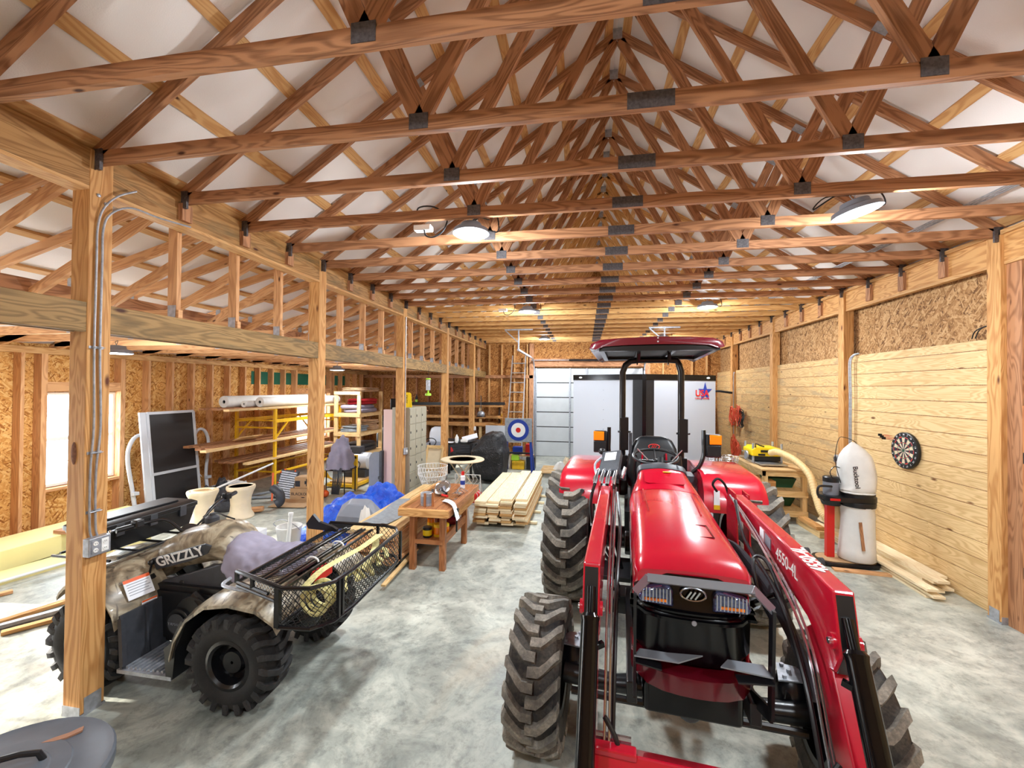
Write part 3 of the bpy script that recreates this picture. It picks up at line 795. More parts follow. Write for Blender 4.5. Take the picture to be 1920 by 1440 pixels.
# black front
def fs(z, w, y, d=.22, bow=.035):
    pts = []; y += .10; w *= 1.0; z = z if z < .95 else .95 + (z - .95) * 1.03
    for k in range(9):
        a = -1 + 2 * k / 8; pts.append((a * w / 2, y - bow * (1 - a * a) + .10 * abs(a) ** 6, z))
    pts += [(w / 2, y + d, z), (-w / 2, y + d, z)]
    return pts
b = MB(); b.loft([fs(.90, .50, -.70), fs(.93, .53, -.715), fs(1.08, .545, -.70), fs(1.10, .555, -.715), fs(1.12, .545, -.69), fs(1.20, .55, -.68), fs(1.285, .53, -.67)]); fr = T(b, 'front_grille', 'blackgloss', smooth=50)
b = MB(); b.loft([fs(1.095, .56, -.722, .05), fs(1.108, .56, -.722, .05)]); T(b, 'grille_ridge', 'blackgloss', fr)
b = MB(); b.loft([fs(1.128, .553, -.715, .05), fs(1.136, .553, -.715, .05)]); T(b, 'grille_ridge', 'blackgloss', fr)
M['lamp_glass'] = plain('headlight glass', (84, 96, 140), .06, .7, .6, 60, coat=1)
for s in (-1, 1):
    b = MB(); x0, x1 = s * .085, s * .245
    poly = [(x0, 1.150), (x1 - s * .01, 1.160), (x1, 1.18), (x1 - s * .015, 1.222), (x0 + s * .02, 1.247), (x0, 1.222)]
    b.prism(poly, 'y', -.632, -.58); hl = T(b, 'headlight', 'lamp_glass', bevel=.01, smooth=60)
    b = MB()
    for i in range(9): x = x0 + (x1 - x0) * (i + 1) / 10.5; b.bar((x, -.635, 1.167), (x, -.635, 1.235), .004, .003, up=(0, 1, 0))
    T(b, 'lens_rib', 'chrome', hl, smooth=0)
    b = MB(); b.bar((x0 + s * .03, -.634, 1.18), (x1 - s * .03, -.634, 1.18), .004, .012, up=(0, 0, 1)); T(b, 'lamp_reflector', 'amber', hl, smooth=0)
b = MB(); b.tube([(.055 * math.cos(t) + .0, -.628, 1.222 + .030 * math.sin(t)) for t in [2 * PI * k / 20 for k in range(20)]], .0045, 6, loop=True)
for dx in (-.03, -.012, .008): b.bar((dx, -.63, 1.201), (dx + .022, -.63, 1.235), .007, .005, up=(0, 1, 0))
T(b, 'emblem', 'chrome', fr)
b = MB(); b.lathe([(.012, -.66), (.010, -.665), (.001, -.665)], 14, (0, 0, 1.106), 'y'); T(b, 'lock_button', 'gal', fr)
# lower front
b = MB(); b.loft([fs(.80, .545, -.75, .30, .06), fs(.885, .55, -.755, .30, .06)]); T(b, 'red_bumper_band', 'darkred', smooth=50)
b = MB(); b.prism(rrect(.44, .52, .03), 'z', .64, .83); b.v = [p + Vector((0, -.36, 0)) for p in b.v]; T(b, 'battery_box', 'blackgloss', bevel=.01)
b = MB(); b.ball((0, -.52, .62), .06, .05, .06, 12, 8); T(b, 'front_hitch_knob', 'darkgrey')
b = MB(); b.box(-.16, .16, -.2, 1.5, .5, 1.02); b.box(-.2, .2, .9, 2.2, .45, 1.0); b.box(-.19, .19, -.45, .3, .60, .86); b.box(-.24, .24, .1, .65, .8, 1.15); b.lathe([(.09, -.3), (.09, .3)], 14, (0, .75, .95), 'x'); T(b, 'engine_block', 'black', smooth=0, bevel=.01)
b = MB(); b.tube([(-.66, -.12, .43), (-.35, -.12, .41), (0, -.12, .45), (.35, -.12, .41), (.66, -.12, .43)], [.06, .05, .08, .05, .06], 12); b.tube([(-.6, -.26, .42), (.6, -.26, .42)], .02, 8); T(b, 'front_axle', 'blackmetal')
b = MB(); b.lathe([(.17, -.06), (.17, .06)], 16, (0, 1.78, .6), 'x'); b.tube([(-.75, 1.78, .645), (.75, 1.78, .645)], .11, 12); T(b, 'rear_axle', 'blackmetal')
for s in (-1, 1):
    b = MB(); b.lathe([(.09, .34), (.11, .40), (.10, .52), (.07, .56)], 14, (s * .62, 0, 0), 'z'); b.tube([(s * .55, 0, .46), (s * .72, 0, .43)], .10, 14); hb = T(b, 'axle_hub', 'blackmetal')
    b = MB(); b.prism([(s * .52, -.09), (s * .70, -.07), (s * .72, .05), (s * .56, .08)], 'z', .562, .57)
    for dx, dy in ((.56, -.06), (.66, -.05), (.60, 0), (.68, .03), (.58, .05)): b.lathe([(.012, .57), (.012, .585), (.001, .585)], 6, (s * dx, dy, 0))
    T(b, 'hub_plate', 'gal', hb, smooth=0)
# brush guard
for s in (-1, 1):
    xg = -.262 if s < 0 else .287
    b = MB(); b.bar((xg, -.76, 1.262), (xg, -.74, .80), .012, .05, up=(0, 1, 0)); b.bar((xg, -.74, .81), (s * .26, -.30, .66), .012, .06)
    b.bar((xg - s * .002, -.77, .97), (s * .15, -.77, .955), .055, .006, up=(0, 0, 1))
    T(b, 'brush_guard_leg', 'blackmetal', smooth=0)
M['steelbar'] = plain('brushed guard steel', (150, 156, 164), .3, .6)
b = MB(); u_ = (0, -.8, 1); b.bar((-.262, -.76, 1.262), (-.205, -.77, 1.338), .036, .008, up=u_); b.bar((-.21, -.77, 1.336), (.215, -.77, 1.336), .038, .008, up=u_); b.bar((.210, -.77, 1.340), (.290, -.76, 1.255), .036, .008, up=u_)
T(b, 'brush_guard_bar', 'steelbar', smooth=0)
b = MB(); b.prism([(-.265, -.78), (-.08, -.78), (.03, -.70), (-.12, -.72), (-.24, -.72)], 'z', .985, .991); b.prism([(.09, -.76), (.285, -.78), (.27, -.70), (.13, -.70)], 'z', .985, .991); T(b, 'guard_step_plate', 'steelbar', smooth=0)
# loader
AX = .485
def ax(s): return AX if s > 0 else -.445
for s in (-1, 1):
    x0, x1 = ax(s) - .036, ax(s) + .036
    b = MB(); b.prism([(.62, 1.42), (-.30, 1.425), (-.885, 1.42), (-.945, 1.20), (-.90, 1.12), (-.86, 1.105), (-.66, 1.20), (-.2, 1.27), (.62, 1.30)], 'x', x0, x1)
    arm = T(b, 'loader_arm', 'red', smooth=0, bevel=.008)
    b = MB(); b.prism([(-.890, 1.405), (-.948, 1.20), (-.905, 1.12), (-.88, 1.12), (-.88, 1.40)], 'x', x0 + .008, x1 - .008); T(b, 'arm_opening', 'black', arm, smooth=0)
    b = MB(); b.prism([(-.70, 1.20), (-.85, 1.13), (-1.27, .50), (-1.52, .22), (-1.46, .12), (-1.34, .16), (-1.10, .46), (-.80, .95), (-.62, 1.14)], 'x', x0 + .006, x1 - .006); T(b, 'lower_arm', 'red', smooth=0, bevel=.006)
    b = MB(); b.lathe([(.03, x0 - .012), (.03, x1 + .012)], 16, (0, -.895, 1.235), 'x'); T(b, 'pivot_boss', 'red', arm)
    b = MB(); b.lathe([(.012, x0 - .02), (.012, x1 + .02)], 12, (0, -.895, 1.235), 'x'); T(b, 'pivot_pin', 'chrome', arm)
    xx = ax(s)
    b = MB(); b.tube([(xx, -.91, 1.33), (xx, -.97, 1.23)], .019, 12); T(b, 'cylinder_rod', 'blackgloss', arm)
    b = MB(); b.tube([(xx, -.965, 1.245), (xx, -.972, 1.235), (xx, -.98, 1.22), (xx, -1.40, .43)], [.03, .04, .036, .036], 18); b.bar((xx - s * .01, -1.03, 1.14), (xx - s * .055, -1.0, 1.15), .02, .02); T(b, 'bucket_cylinder', 'blackgloss')
    b = MB(); xi = ax(s) - s * .085
    b.tube([(xi, .30, .72), (xi, -.10, .98)], .03, 12); b.tube([(xi, -.10, .98), (xi, -.45, 1.19)], .018, 10); T(b, 'lift_cylinder', 'blackgloss')
    b = MB(); b.prism([(.50, 1.45), (.70, 1.45), (.74, 1.28), (.66, .60), (.30, .60), (.42, 1.1)], 'x', x0 - s * .014 if s > 0 else x1 + .004, x0 - s * .004 if s > 0 else x1 + .014); b.prism([(.52, 1.44), (.68, 1.44), (.60, .90), (.46, .90)], 'x', x1 + .004 if s > 0 else x0 - .014, x1 + .014 if s > 0 else x0 - .004); b.lathe([(.024, x0 - .02), (.024, x1 + .02)], 12, (0, .58, 1.37), 'x'); tw = T(b, 'loader_tower', 'red', smooth=0)
    b = MB(); b.box(s * .2, s * .42, .42, .60, .55, .68); b.bar((s * .27, .5, .66), (s * .27, -.60, .70), .05, .10); T(b, 'loader_subframe', 'blackmetal', smooth=0, bevel=.005)
    # steel lines and hoses
    b = MB(); xl = ax(s) - s * .062
    for o in (0, .018): b.tube(smoothpath([(xl - s * o, .5, 1.42 + o), (xl - s * o, -.2, 1.33), (xl - s * o, -.72, 1.18), (xl - s * o, -.95, .86), (xl - s * o, -1.15, .56)], 5), .006, 6)
    T(b, 'hydraulic_line', 'chrome', arm)
    b = MB(); b.tube(smoothpath([(xl - s * .03, .30, 1.45), (xl - s * .05, .0, 1.30), (xl - s * .04, -.5, 1.22), (xl - s * .035, -.80, 1.02), (xl - s * .03, -.96, .75)], 6), .010, 8)
    b.tube(smoothpath([(xl, -1.0, .86), (xl - s * .05, -1.02, .78), (xl - s * .05, -1.02, .66), (xl - s * .01, -1.12, .60), (xl, -1.14, .66)], 6), .010, 8); T(b, 'hydraulic_hose', 'black', arm)
b = MB(); b.bar((-.43, -1.02, .70), (.43, -1.02, .70), .10, .10, up=(0, .5, 1)); b.bar((-.43, -1.035, .765), (-.26, -1.035, .765), .05, .03); T(b, 'torque_tube', 'red', smooth=0, bevel=.008)
b = MB(); b.tube([(-.42, -.98, .765), (-.28, -.98, .765)], .018, 10); T(b, 'tube_fitting', 'chrome')
# right hose bundle and loop
b = MB()
for o in range(4): b.tube(smoothpath([(.30 + .01 * o, .45, 1.08 + .02 * o), (.36, .1, 1.17 + .015 * o), (.40, -.35, 1.12 + .02 * o), (.42, -.62, 1.04 + .015 * o), (.43, -.8, .94)], 5), .016, 7)
T(b, 'hose_bundle', 'cloth_dark')
b = MB(); b.tube(smoothpath([(.38, -.45, 1.06), (.33, -.4, 1.18), (.34, -.3, 1.30), (.39, -.35, 1.30), (.41, -.55, 1.16), (.43, -.75, .96)], 7), .009, 7); T(b, 'hose_loop', 'black')
# decals
WT = WM[TR.name]
text('4550-4L', .085, WT @ frame((AX - .0375, -.42, 1.335), (0, -1, .0), (0, 0.04, 1)), M['white'], TR, 'model_number')
text('4550-4L', .085, WT @ frame((AX + .0, -.58, 1.4235), (0, 1, 0), (-1, 0, 0)), M['white'], TR, 'model_number', bold=.002)
b = MB(); b.bar((AX - .038, -.02, 1.35), (AX - .038, -.09, 1.35), .003, .075, up=(0, 0, 1)); T(b, 'decal', 'paper', smooth=0)
b = MB(); b.bar((AX - .038, -.11, 1.35), (AX - .038, -.20, 1.345), .003, .06, up=(0, 0, 1)); T(b, 'decal', 'grey', smooth=0)
# valve block and fittings on the left tower
b = MB(); b.M = Matrix.Translation((-.42, 1.05, 1.52)) @ Euler((math.radians(30), math.radians(-10), math.radians(-12))).to_matrix().to_4x4()
b.box(-.085, .085, -.14, .14, -.035, .035); vb = T(b, 'joystick_valve_box', 'darkgrey', bevel=.01)
b = MB(); b.M = Matrix.Translation((-.42, 1.05, 1.52)) @ Euler((math.radians(30), math.radians(-10), math.radians(-12))).to_matrix().to_4x4(); b.box(-.05, .05, .0, .11, .036, .038); T(b, 'valve_sticker', 'paper', vb, smooth=0)
for i in range(4):
    x = -.515 + .048 * i
    b = MB(); b.tube([(x, .93, 1.485), (x - .005, .88, 1.475), (x - .012, .82, 1.46), (x - .018, .76, 1.44), (x - .02, .70, 1.41)], [.013, .019, .016, .021, .014], 12); T(b, 'hose_coupling', 'chrome', vb)
    b = MB(); b.tube(smoothpath([(x - .02, .70, 1.41), (x - .03 - .02 * (i == 0), .64, 1.25), (x, .62, 1.0), (-.38 + .02 * i, .6, .8)], 5), .012, 7); T(b, 'coupling_hose', 'black', vb)
b = MB(); b.tube([(-.33, .92, 1.42), (-.30, .99, 1.50)], .016, 10); T(b, 'chrome_fitting', 'chrome')
b = MB(); b.tube(smoothpath([(-.52, .78, 1.44), (-.55, .95, 1.52), (-.50, 1.1, 1.56)], 5), .01, 7); b.tube(smoothpath([(-.52, .78, 1.44), (-.56, .7, 1.3), (-.55, .62, 1.1)], 5), .01, 7); T(b, 'lever_guard', 'gal')
b = MB(); b.ball((-.50, 1.20, 1.60), .035, .035, .03, 12, 8); b.tube([(-.50, 1.20, 1.58), (-.45, 1.1, 1.5)], .008, 6); T(b, 'joystick_knob', 'black')
# fenders
for s in (-1, 1):
    out, inn = s * .93, s * .40
    def fsec(x, dz=0, r=1.0):
        return [(x, 1.42, 1.06 + dz), (x, 1.45, 1.24 + dz), (x, 1.53, 1.335 + dz), (x, 1.66, 1.375 + dz), (x, 2.30, 1.385 + dz), (x, 2.52, 1.36 + dz), (x, 2.66, 1.25 + dz), (x, 2.72, 1.05 + dz)]
    def fin(x): return [(x, 2.70, 1.05), (x, 2.64, 1.24), (x, 2.50, 1.34), (x, 2.30, 1.365), (x, 1.67, 1.355), (x, 1.55, 1.32), (x, 1.47, 1.235), (x, 1.44, 1.06)]
    b = MB(); b.loft([fsec(inn) + fin(inn), fsec(s * .5) + fin(s * .5), fsec(s * .86) + fin(s * .86), fsec(s * .91, -.02) + fin(s * .91), fsec(out, -.05) + [(x, y, z - .045) for x, y, z in fin(out)]])
    fe = T(b, 'fender', 'red', smooth=40, bevel=.0)
    b = MB(); b.prism([(1.43, 1.06), (1.47, 1.25), (1.56, 1.34), (2.45, 1.36), (2.6, 1.3), (2.68, 1.06), (2.5, .7), (1.3, .55), (1.3, .95)], 'x', s * .40, s * .415); T(b, 'fender_side', 'red', fe, smooth=0)
    b = MB(); b.lathe([(.02, 1.405), (.018, 1.40), (.001, 1.40)], 14, (s * .70, 0, 1.18), 'y'); T(b, 'fender_plug', 'darkgrey', fe)
    b = MB(); b.bar((s * .505, 1.424, 1.12), (s * .505, 1.43, 1.26), .05, .003, up=(0, 1, 0)); T(b, 'fender_decal', 'paper', fe, smooth=0)
    b = MB(); b.bar((s * .505, 1.421, 1.09), (s * .505, 1.424, 1.13), .05, .003, up=(0, 1, 0)); T(b, 'fender_decal', 'yellow', fe, smooth=0)
    if s > 0:
        b = MB(); b.tube(smoothpath([(.50, 1.40, 1.26), (.46, 1.37, 1.33), (.50, 1.37, 1.38), (.56, 1.38, 1.33), (.60, 1.40, 1.22), (.61, 1.41, 1.17)], 6), .011, 7); T(b, 'grab_handle', 'black', fe)
# fuel tank / footplates
b = MB(); b.box(-.42, .42, 1.0, 1.45, .52, .56); b.box(-.60, -.42, 1.05, 1.4, .5, .54); b.box(.42, .60, 1.05, 1.4, .5, .54); b.box(-.3, .3, 1.4, 2.4, .7, 1.02); T(b, 'footplate', 'black', smooth=0, bevel=.005)
# dash, wheel
b = MB(); b.loft([hsec(1.02, .40, 1.15, 1.495, .05), hsec(1.10, .40, 1.15, 1.52, .05), hsec(1.22, .34, 1.15, 1.51, .05), hsec(1.27, .30, 1.15, 1.47, .05)]); T(b, 'dashboard', 'darkgrey', smooth=50)
cw = Vector((-.03, 1.34, 1.555)); a = math.radians(38)
ex = Vector((1, 0, 0)); ey = Vector((0, math.cos(a), math.sin(a))); 
ey = Vector((0, math.cos(math.radians(12)), math.sin(math.radians(12))))
b = MB(); b.tube([cw + ex * .195 * math.cos(t) + ey * .195 * math.sin(t) for t in [2 * PI * k / 36 for k in range(36)]], .0135, 10, loop=True)
nr = ex.cross(ey)
for t in (math.radians(90), math.radians(215), math.radians(325)): b.tube([cw - nr * .04 * (1 if nr.z > 0 else -1), cw + ex * .19 * math.cos(t) + ey * .19 * math.sin(t)], .009, 8)
b.ball(cw - nr * .04 * (1 if nr.z > 0 else -1), .04, .04, .02, 12, 8)
T(b, 'steering_wheel', 'black')
b = MB(); b.tube([(0, 1.2, 1.42), (0.015, 1.33, 1.54)], .03, 10); T(b, 'steering_column', 'black')
for s in (-1, 1):
    b = MB(); b.tube([(s * .10, 1.22, 1.54), (s * .19, 1.28, 1.63)], .006, 6); T(b, 'control_lever', 'chrome')
# seat
def ssec(y, z, w, d, tilt=.0, r=.05):
    return [(px, y + py * math.cos(tilt) , z + py * math.sin(tilt)) for px, py in rrect(w, d, min(r, d / 2.2, w / 2.2), 4)]
b = MB(); b.loft([ssec(1.98, 1.10, .34, .10), ssec(1.99, 1.18, .46, .14), ssec(2.0, 1.30, .50, .15), ssec(2.02, 1.42, .50, .14), ssec(2.05, 1.54, .46, .13), ssec(2.07, 1.62, .38, .11), ssec(2.08, 1.655, .28, .07), ssec(2.08, 1.665, .16, .03)])
st = T(b, 'seat_back', 'black', smooth=60)
b = MB(); b.loft([[(px, 1.78 + py, z) for px, py in rrect(w, d, .07, 4)] for z, w, d in ((1.04, .40, .38), (1.08, .48, .46), (1.15, .48, .46), (1.18, .42, .40))]); T(b, 'seat_cushion', 'black', smooth=60)
for s in (-1, 1):
    b = MB(); b.tube([(s * .125, 1.905, 1.22), (s * .125, 1.915, 1.36), (s * .118, 1.945, 1.50)], .028, 8, flat=.35); T(b, 'seat_stripe', 'red', st)
    b = MB(); b.tube([(s * .22, 1.93, 1.16), (s * .24, 1.90, 1.30), (s * .22, 1.93, 1.48)], .05, 10, flat=.9); T(b, 'seat_bolster', 'black', st, smooth=60)
b = MB(); b.tube([(.055 * math.cos(t), 1.965 + .0 , 1.565 + .026 * math.sin(t)) for t in [2 * PI * k / 18 for k in range(18)]], .005, 6, loop=True)
for dx in (-.025, -.008, .01): b.bar((dx, 1.965, 1.548), (dx + .018, 1.965, 1.585), .006, .004, up=(0, 1, 0))
T(b, 'seat_emblem', 'redplain', st)
b = MB(); b.loft([[(-.32 + px, 1.85 + py, z) for px, py in rrect(.07, .28, .03)] for z in (1.24, 1.30)]); b.loft([[(.33 + px, 1.85 + py, z) for px, py in rrect(.07, .26, .03)] for z in (1.26, 1.32)]); T(b, 'armrest', 'darkgrey', smooth=50)
# roll bar and canopy
b = MB(); path = [(-.325, 2.12, 1.0), (-.325, 2.12, 1.6), (-.325, 2.12, 2.20), (-.325, 2.12, 2.36), (-.295, 2.12, 2.44), (-.24, 2.12, 2.485), (-.15, 2.12, 2.495), (.15, 2.12, 2.495), (.24, 2.12, 2.485), (.262, 2.12, 2.44), (.285, 2.12, 2.36), (.285, 2.12, 2.2), (.285, 2.12, 1.6), (.285, 2.12, 1.0)]
b.tube(path, .034, 12); rb = T(b, 'roll_bar', 'blackmetal')
for s in (-1, 1):
    b = MB(); b.box(s * .305 - .045, s * .305 + .045, 2.07, 2.17, 1.50, 1.86); b.tube([(s * .305 - .07, 2.10, 1.70), (s * .305 + .07, 2.10, 1.70)], .012, 8); b.box(s * .305 - .04, s * .305 + .04, 2.08, 2.16, 1.0, 1.44); T(b, 'roll_bar_hinge', 'blackmetal', rb, bevel=.006)
    b = MB(); b.bar((s * .16, 2.10, 2.48), (s * .155, 2.06, 2.58), .035, .05, up=(0, 1, 0)); b.bar((s * .16 - .012, 2.08, 2.44), (s * .16 - .012, 2.08, 2.56), .012, .1, up=(0, 1, 0)); T(b, 'canopy_bracket', 'blackmetal')
def csec(y, w, dz=0):
    w *= .96
    up = [(-w, 2.575), (-w + .02, 2.625), (-w + .10, 2.66), (-w * .5, 2.675), (0, 2.685), (w * .5, 2.675), (w - .10, 2.66), (w - .02, 2.625), (w, 2.575)]
    lo = [(w - .02, 2.570), (w - .10, 2.60), (w * .5, 2.61), (0, 2.615), (-w * .5, 2.61), (-w + .10, 2.60), (-w + .02, 2.570)]
    return [(x - .03, y, z + dz) for x, z in up + lo]
b = MB(); b.loft([csec(1.50, .60, -.01), csec(1.53, .645, 0), csec(2.1, .66, .01), csec(2.85, .64, -.02), csec(2.92, .60, -.05)]); T(b, 'canopy', 'darkred', smooth=50)
b = MB()
for y in (1.56, 2.84): b.bar((-.53, y, 2.572), (.53, y, 2.572), .05, .05)
for x in (-.53, .53): b.bar((x, 1.56, 2.572), (x, 2.86, 2.562), .05, .05)
for x in (-.17, .17): b.bar((x, 1.56, 2.572), (x, 2.84, 2.565), .04, .03)
T(b, 'canopy_frame', 'blackmetal', smooth=0)
b = MB(); b.box(-.52, .52, 1.56, 2.84, 2.586, 2.592); T(b, 'canopy_liner', 'darkgrey', smooth=0)
b = MB(); b.lathe([(.008, 1.496), (.001, 1.496)], 8, (0, 0, 2.665), 'y'); b.lathe([(.008, 1.496), (.001, 1.496)], 8, (0, 0, 2.63), 'y'); T(b, 'canopy_screw', 'white')
# signal lights and mirrors
for s in (-1, 1):
    b = MB(); X = s * .46
    b.tube(smoothpath([(s * .36, 1.85, 1.34), (s * .42, 1.83, 1.40), (X, 1.82, 1.52), (X, 1.82, 1.66), (X, 1.82, 1.77)], 6), .02, 8); lb = T(b, 'light_bracket', 'blackmetal')
    b = MB(); b.box(X + s * .02, X + s * .16, 1.80, 1.86, 1.50, 1.73); T(b, 'lamp_body', 'black', lb, bevel=.012)
    b = MB(); b.box(X + s * .05, X + s * .16, 1.785, 1.80, 1.63, 1.725); T(b, 'amber_lens', 'amber', lb, bevel=.006)
    b = MB(); b.box(X + s * .03, X + s * .155, 1.79, 1.80, 1.51, 1.62); T(b, 'red_lens', 'black', lb, bevel=.004)
b = MB(); b.tube([(-.24, 2.0, 1.42), (-.24, 2.0, 1.70)], .035, 12, flat=.5); b.ball((-.24, 2.0, 1.40), .04, .04, .03); T(b, 'folded_work_lamp', 'darkgrey')
# ------------------------------------------------------------------ the quad bike
A = thing('quad_bike', 'camouflage quad bike with black wire rear rack, parked behind the nearest post', 'quad bike', (-3.64, 2.95, 0), -PI / 2)
for x in (.41, -.41):
    s = 1 if x > 0 else -1
    for y in (.16, 1.33):
        wheel(A, (x, y, .325), .325, .25, .155, 20, .03, .05, s, mats=('tyre_dark', 'lug_dark'), rimm='blackmetal', steep=.6, flip=-1, holes=5)
def G(b, name, mat, parent=None, **k): return b.build(name, M[mat] if isinstance(mat, str) else [M[x] for x in mat], parent or A, **k)
YC = 2.95
def bsec(X, w, zb, zt, r=.08, crown=.02, yc=YC): return [(X, yc + p[0], p[2]) for p in hsec(0, w, zb, zt, r, crown)]
# frame and running gear
b = MB(); b.box(-3.75, -2.2, 2.78, 3.12, .30, .52); b.box(-3.2, -2.55, 2.70, 3.2, .28, .62)
for X in (-3.52, -2.31):
    b.tube([(X, 2.56, .33), (X, 3.36, .33)], .03, 8)
    for y in (2.60, 3.28): b.tube([(X + .02, y, .36), (X + .05, YC + (y - YC) * .35, .66)], .03, 8); b.tube([(X - .08, y, .30), (X - .12, YC, .34)], .016, 6); b.tube([(X + .08, y, .30), (X + .12, YC, .34)], .016, 6)
b.ball((-2.15, YC, .42), .16, .12, .12)
G(b, 'chassis', 'black')
b = MB()
for y in (2.60, 3.28):
    b.tube([(-2.26 + .003 * i, YC + (y - YC) * (1 - .55 * i / 36), .38 + .30 * i / 36) for i in range(0)] or [(-2.27, y, .38), (-2.25, YC + (y - YC) * .5, .66)], .026, 8)
    pts = []
    for i in range(60): t = i / 59; a = t * 2 * PI * 6; pts.append((-2.27 + .04 * math.cos(a), y + (YC - y) * .45 * t + .04 * math.sin(a), .42 + .22 * t))
    b.tube(pts, .007, 5)
G(b, 'shock_absorber', 'darkgrey')
b = MB(); b.lathe([(.10, 2.64), (.10, 2.70), (.08, 2.70)], 20, (-2.93, 0, .43), 'y'); b.lathe([(.15, 2.66), (.16, 2.74), (.12, 2.8)], 20, (-2.83, 0, .47), 'y'); b.tube([(-2.85, 2.70, .62), (-2.72, 2.68, .55), (-2.66, 2.66, .42)], .035, 8); b.box(-3.28, -2.62, 2.72, 2.80, .24, .66); ec = G(b, 'engine_cover', 'black', bevel=.004)
b = MB(); b.lathe([(.072, 2.630), (.070, 2.625), (.001, 2.625)], 24, (-2.93, 0, .43), 'y'); G(b, 'cover_disc', 'darkgrey', ec)
text('YAMAHA', .030, frame((-2.93, 2.621, .43), (1, 0, 0), (0, 0, 1)), M['grey'], A, 'maker_lettering')
# body
b = MB(); b.loft([bsec(-4.0, .20, .55, .66, .05), bsec(-3.92, .34, .52, .76, .06), bsec(-3.7, .46, .55, .82), bsec(-3.5, .46, .58, .83), bsec(-3.35, .40, .60, .85), bsec(-3.26, .34, .62, .92)]); G(b, 'front_body', 'camo', smooth=60, subd=1)
b = MB(); b.loft([bsec(-3.32, .28, .70, .88, .06), bsec(-3.27, .36, .70, .95, .07), bsec(-3.10, .40, .72, 1.02, .10), bsec(-2.92, .42, .76, 1.07, .12, .02, 2.98), bsec(-2.80, .42, .80, 1.06, .13, .02, 2.99), bsec(-2.70, .40, .80, 1.0, .12, .02, 2.98), bsec(-2.62, .32, .78, .90, .08)]); tk = G(b, 'tank_cover', 'camo', smooth=60, subd=1)
b = MB(); b.prism([(-3.22, .66), (-2.70, .83), (-2.60, .80), (-2.45, .62), (-2.55, .56), (-3.1, .50), (-3.20, .56)], 'y', 2.755, 2.79); sp = G(b, 'side_panel', 'darkgrey', smooth=0, bevel=.01)
b = MB(); b.lathe([(.026, 2.750), (.02, 2.745), (.001, 2.745)], 16, (-3.02, 0, .66), 'y'); G(b, 'panel_knob', 'black', sp)
b = MB(); b.M = frame((-3.00, 2.725, .875), (1, 0, .30), (0, -.25, 1)); b.prism([(-.26, -.05), (-.25, .045), (.24, .05), (.28, .02), (.22, -.03), (.05, -.05)], 'z', -.012, .0); G(b, 'name_badge', 'darkgrey', smooth=0)
text('GRIZZLY', .105, frame((-3.00, 2.712, .88), (1, 0, .30), (0, -.25, 1)), M['white'], A, 'name_lettering', depth=.002, bold=.002, sx=1.02)
b = MB(); b.tube(smoothpath([(-3.18, 2.74, .52), (-2.95, 2.735, .50), (-2.72, 2.735, .56), (-2.50, 2.74, .60)], 5), .035, 8); G(b, 'side_duct', 'black')
# shifter
b = MB(); b.tube([(-3.28, 2.71, .64), (-3.275, 2.71, .655), (-3.28, 2.71, .67), (-3.275, 2.71, .685), (-3.28, 2.71, .70), (-3.27, 2.71, .715), (-3.27, 2.71, .73)], [.055, .06, .048, .054, .042, .046, .03], 14); b.tube([(-3.27, 2.71, .72), (-3.25, 2.71, .80)], .008, 6); b.ball((-3.25, 2.71, .82), .022); b.bar((-3.26, 2.72, .64), (-3.22, 2.72, .38), .05, .05); G(b, 'gear_lever', 'black')
# fenders
def arch(xs, pro, th=.02):
    secs = []
    for y, k in xs: secs.append([(x, y, z - k * .0) for x, z in pro(k)] + [(x, y, z) for x, z in reversed([(px + th * .2, pz - th) for px, pz in pro(k)])])
    return secs
def rearf(k):
    d = .05 * k
    return [(-2.72, .40 - d), (-2.69, .52 - d), (-2.60, .67 - d), (-2.46, .77 - d), (-2.28, .80 - d), (-2.08, .78 - d), (-1.95, .71 - d), (-1.92, .66 - d)]
def frontf(k):
    d = .05 * k
    return [(-3.66, .72 - d), (-3.64, .76 - d), (-3.60, .80 - d), (-3.52, .83 - d), (-3.38, .82 - d), (-3.27, .75 - d), (-3.19, .64 - d), (-3.165, .55 - d)]
for nm, pr in (('rear_fender', rearf), ('front_fender', frontf)):
    for s in (-1, 1):
        b = MB(); b.loft(arch([(YC + s * .15, 0), (YC + s * .30, 0), (YC + s * .48, .2), (YC + s * .56, 1)], pr)); G(b, nm, 'camo', smooth=50)
        b = MB(); b.loft(arch([(YC + s * .16, .6), (YC + s * .50, .9)], pr, .012)); G(b, 'fender_liner', 'black', smooth=50)
for s in (-1, 1):
    ya, yb_ = YC + s * .20, YC + s * .54
    b = MB(); b.prism([(-2.76, .20), (-2.78, .40), (-2.73, .44), (-2.65, .60), (-2.61, .58), (-2.69, .40), (-2.71, .20)], 'y', ya, yb_); G(b, 'mud_flap', 'black', smooth=0)
    b = MB(); b.bar((-3.145, (ya + yb_) / 2, .58), (-3.125, (ya + yb_) / 2, .22), abs(yb_ - ya), .014, up=(1, 0, 0)); b.bar((-3.14, min(ya, yb_) + .01, .56), (-3.118, min(ya, yb_) + .01, .24), .03, .03); b.bar((-3.136, (ya + yb_) / 2, .57), (-3.112, (ya + yb_) / 2, .24), .014, .02); G(b, 'mud_guard', 'darkgrey', smooth=0)
    b = MB(); b.box(-3.16, -2.72, min(ya, yb_), max(ya, yb_), .19, .215)
    for i in range(11): b.box(-3.11 + .036 * i, -3.092 + .036 * i, min(ya, yb_) + .02, max(ya, yb_) - .02, .215, .232)
    G(b, 'foot_rest', 'gal', smooth=0)
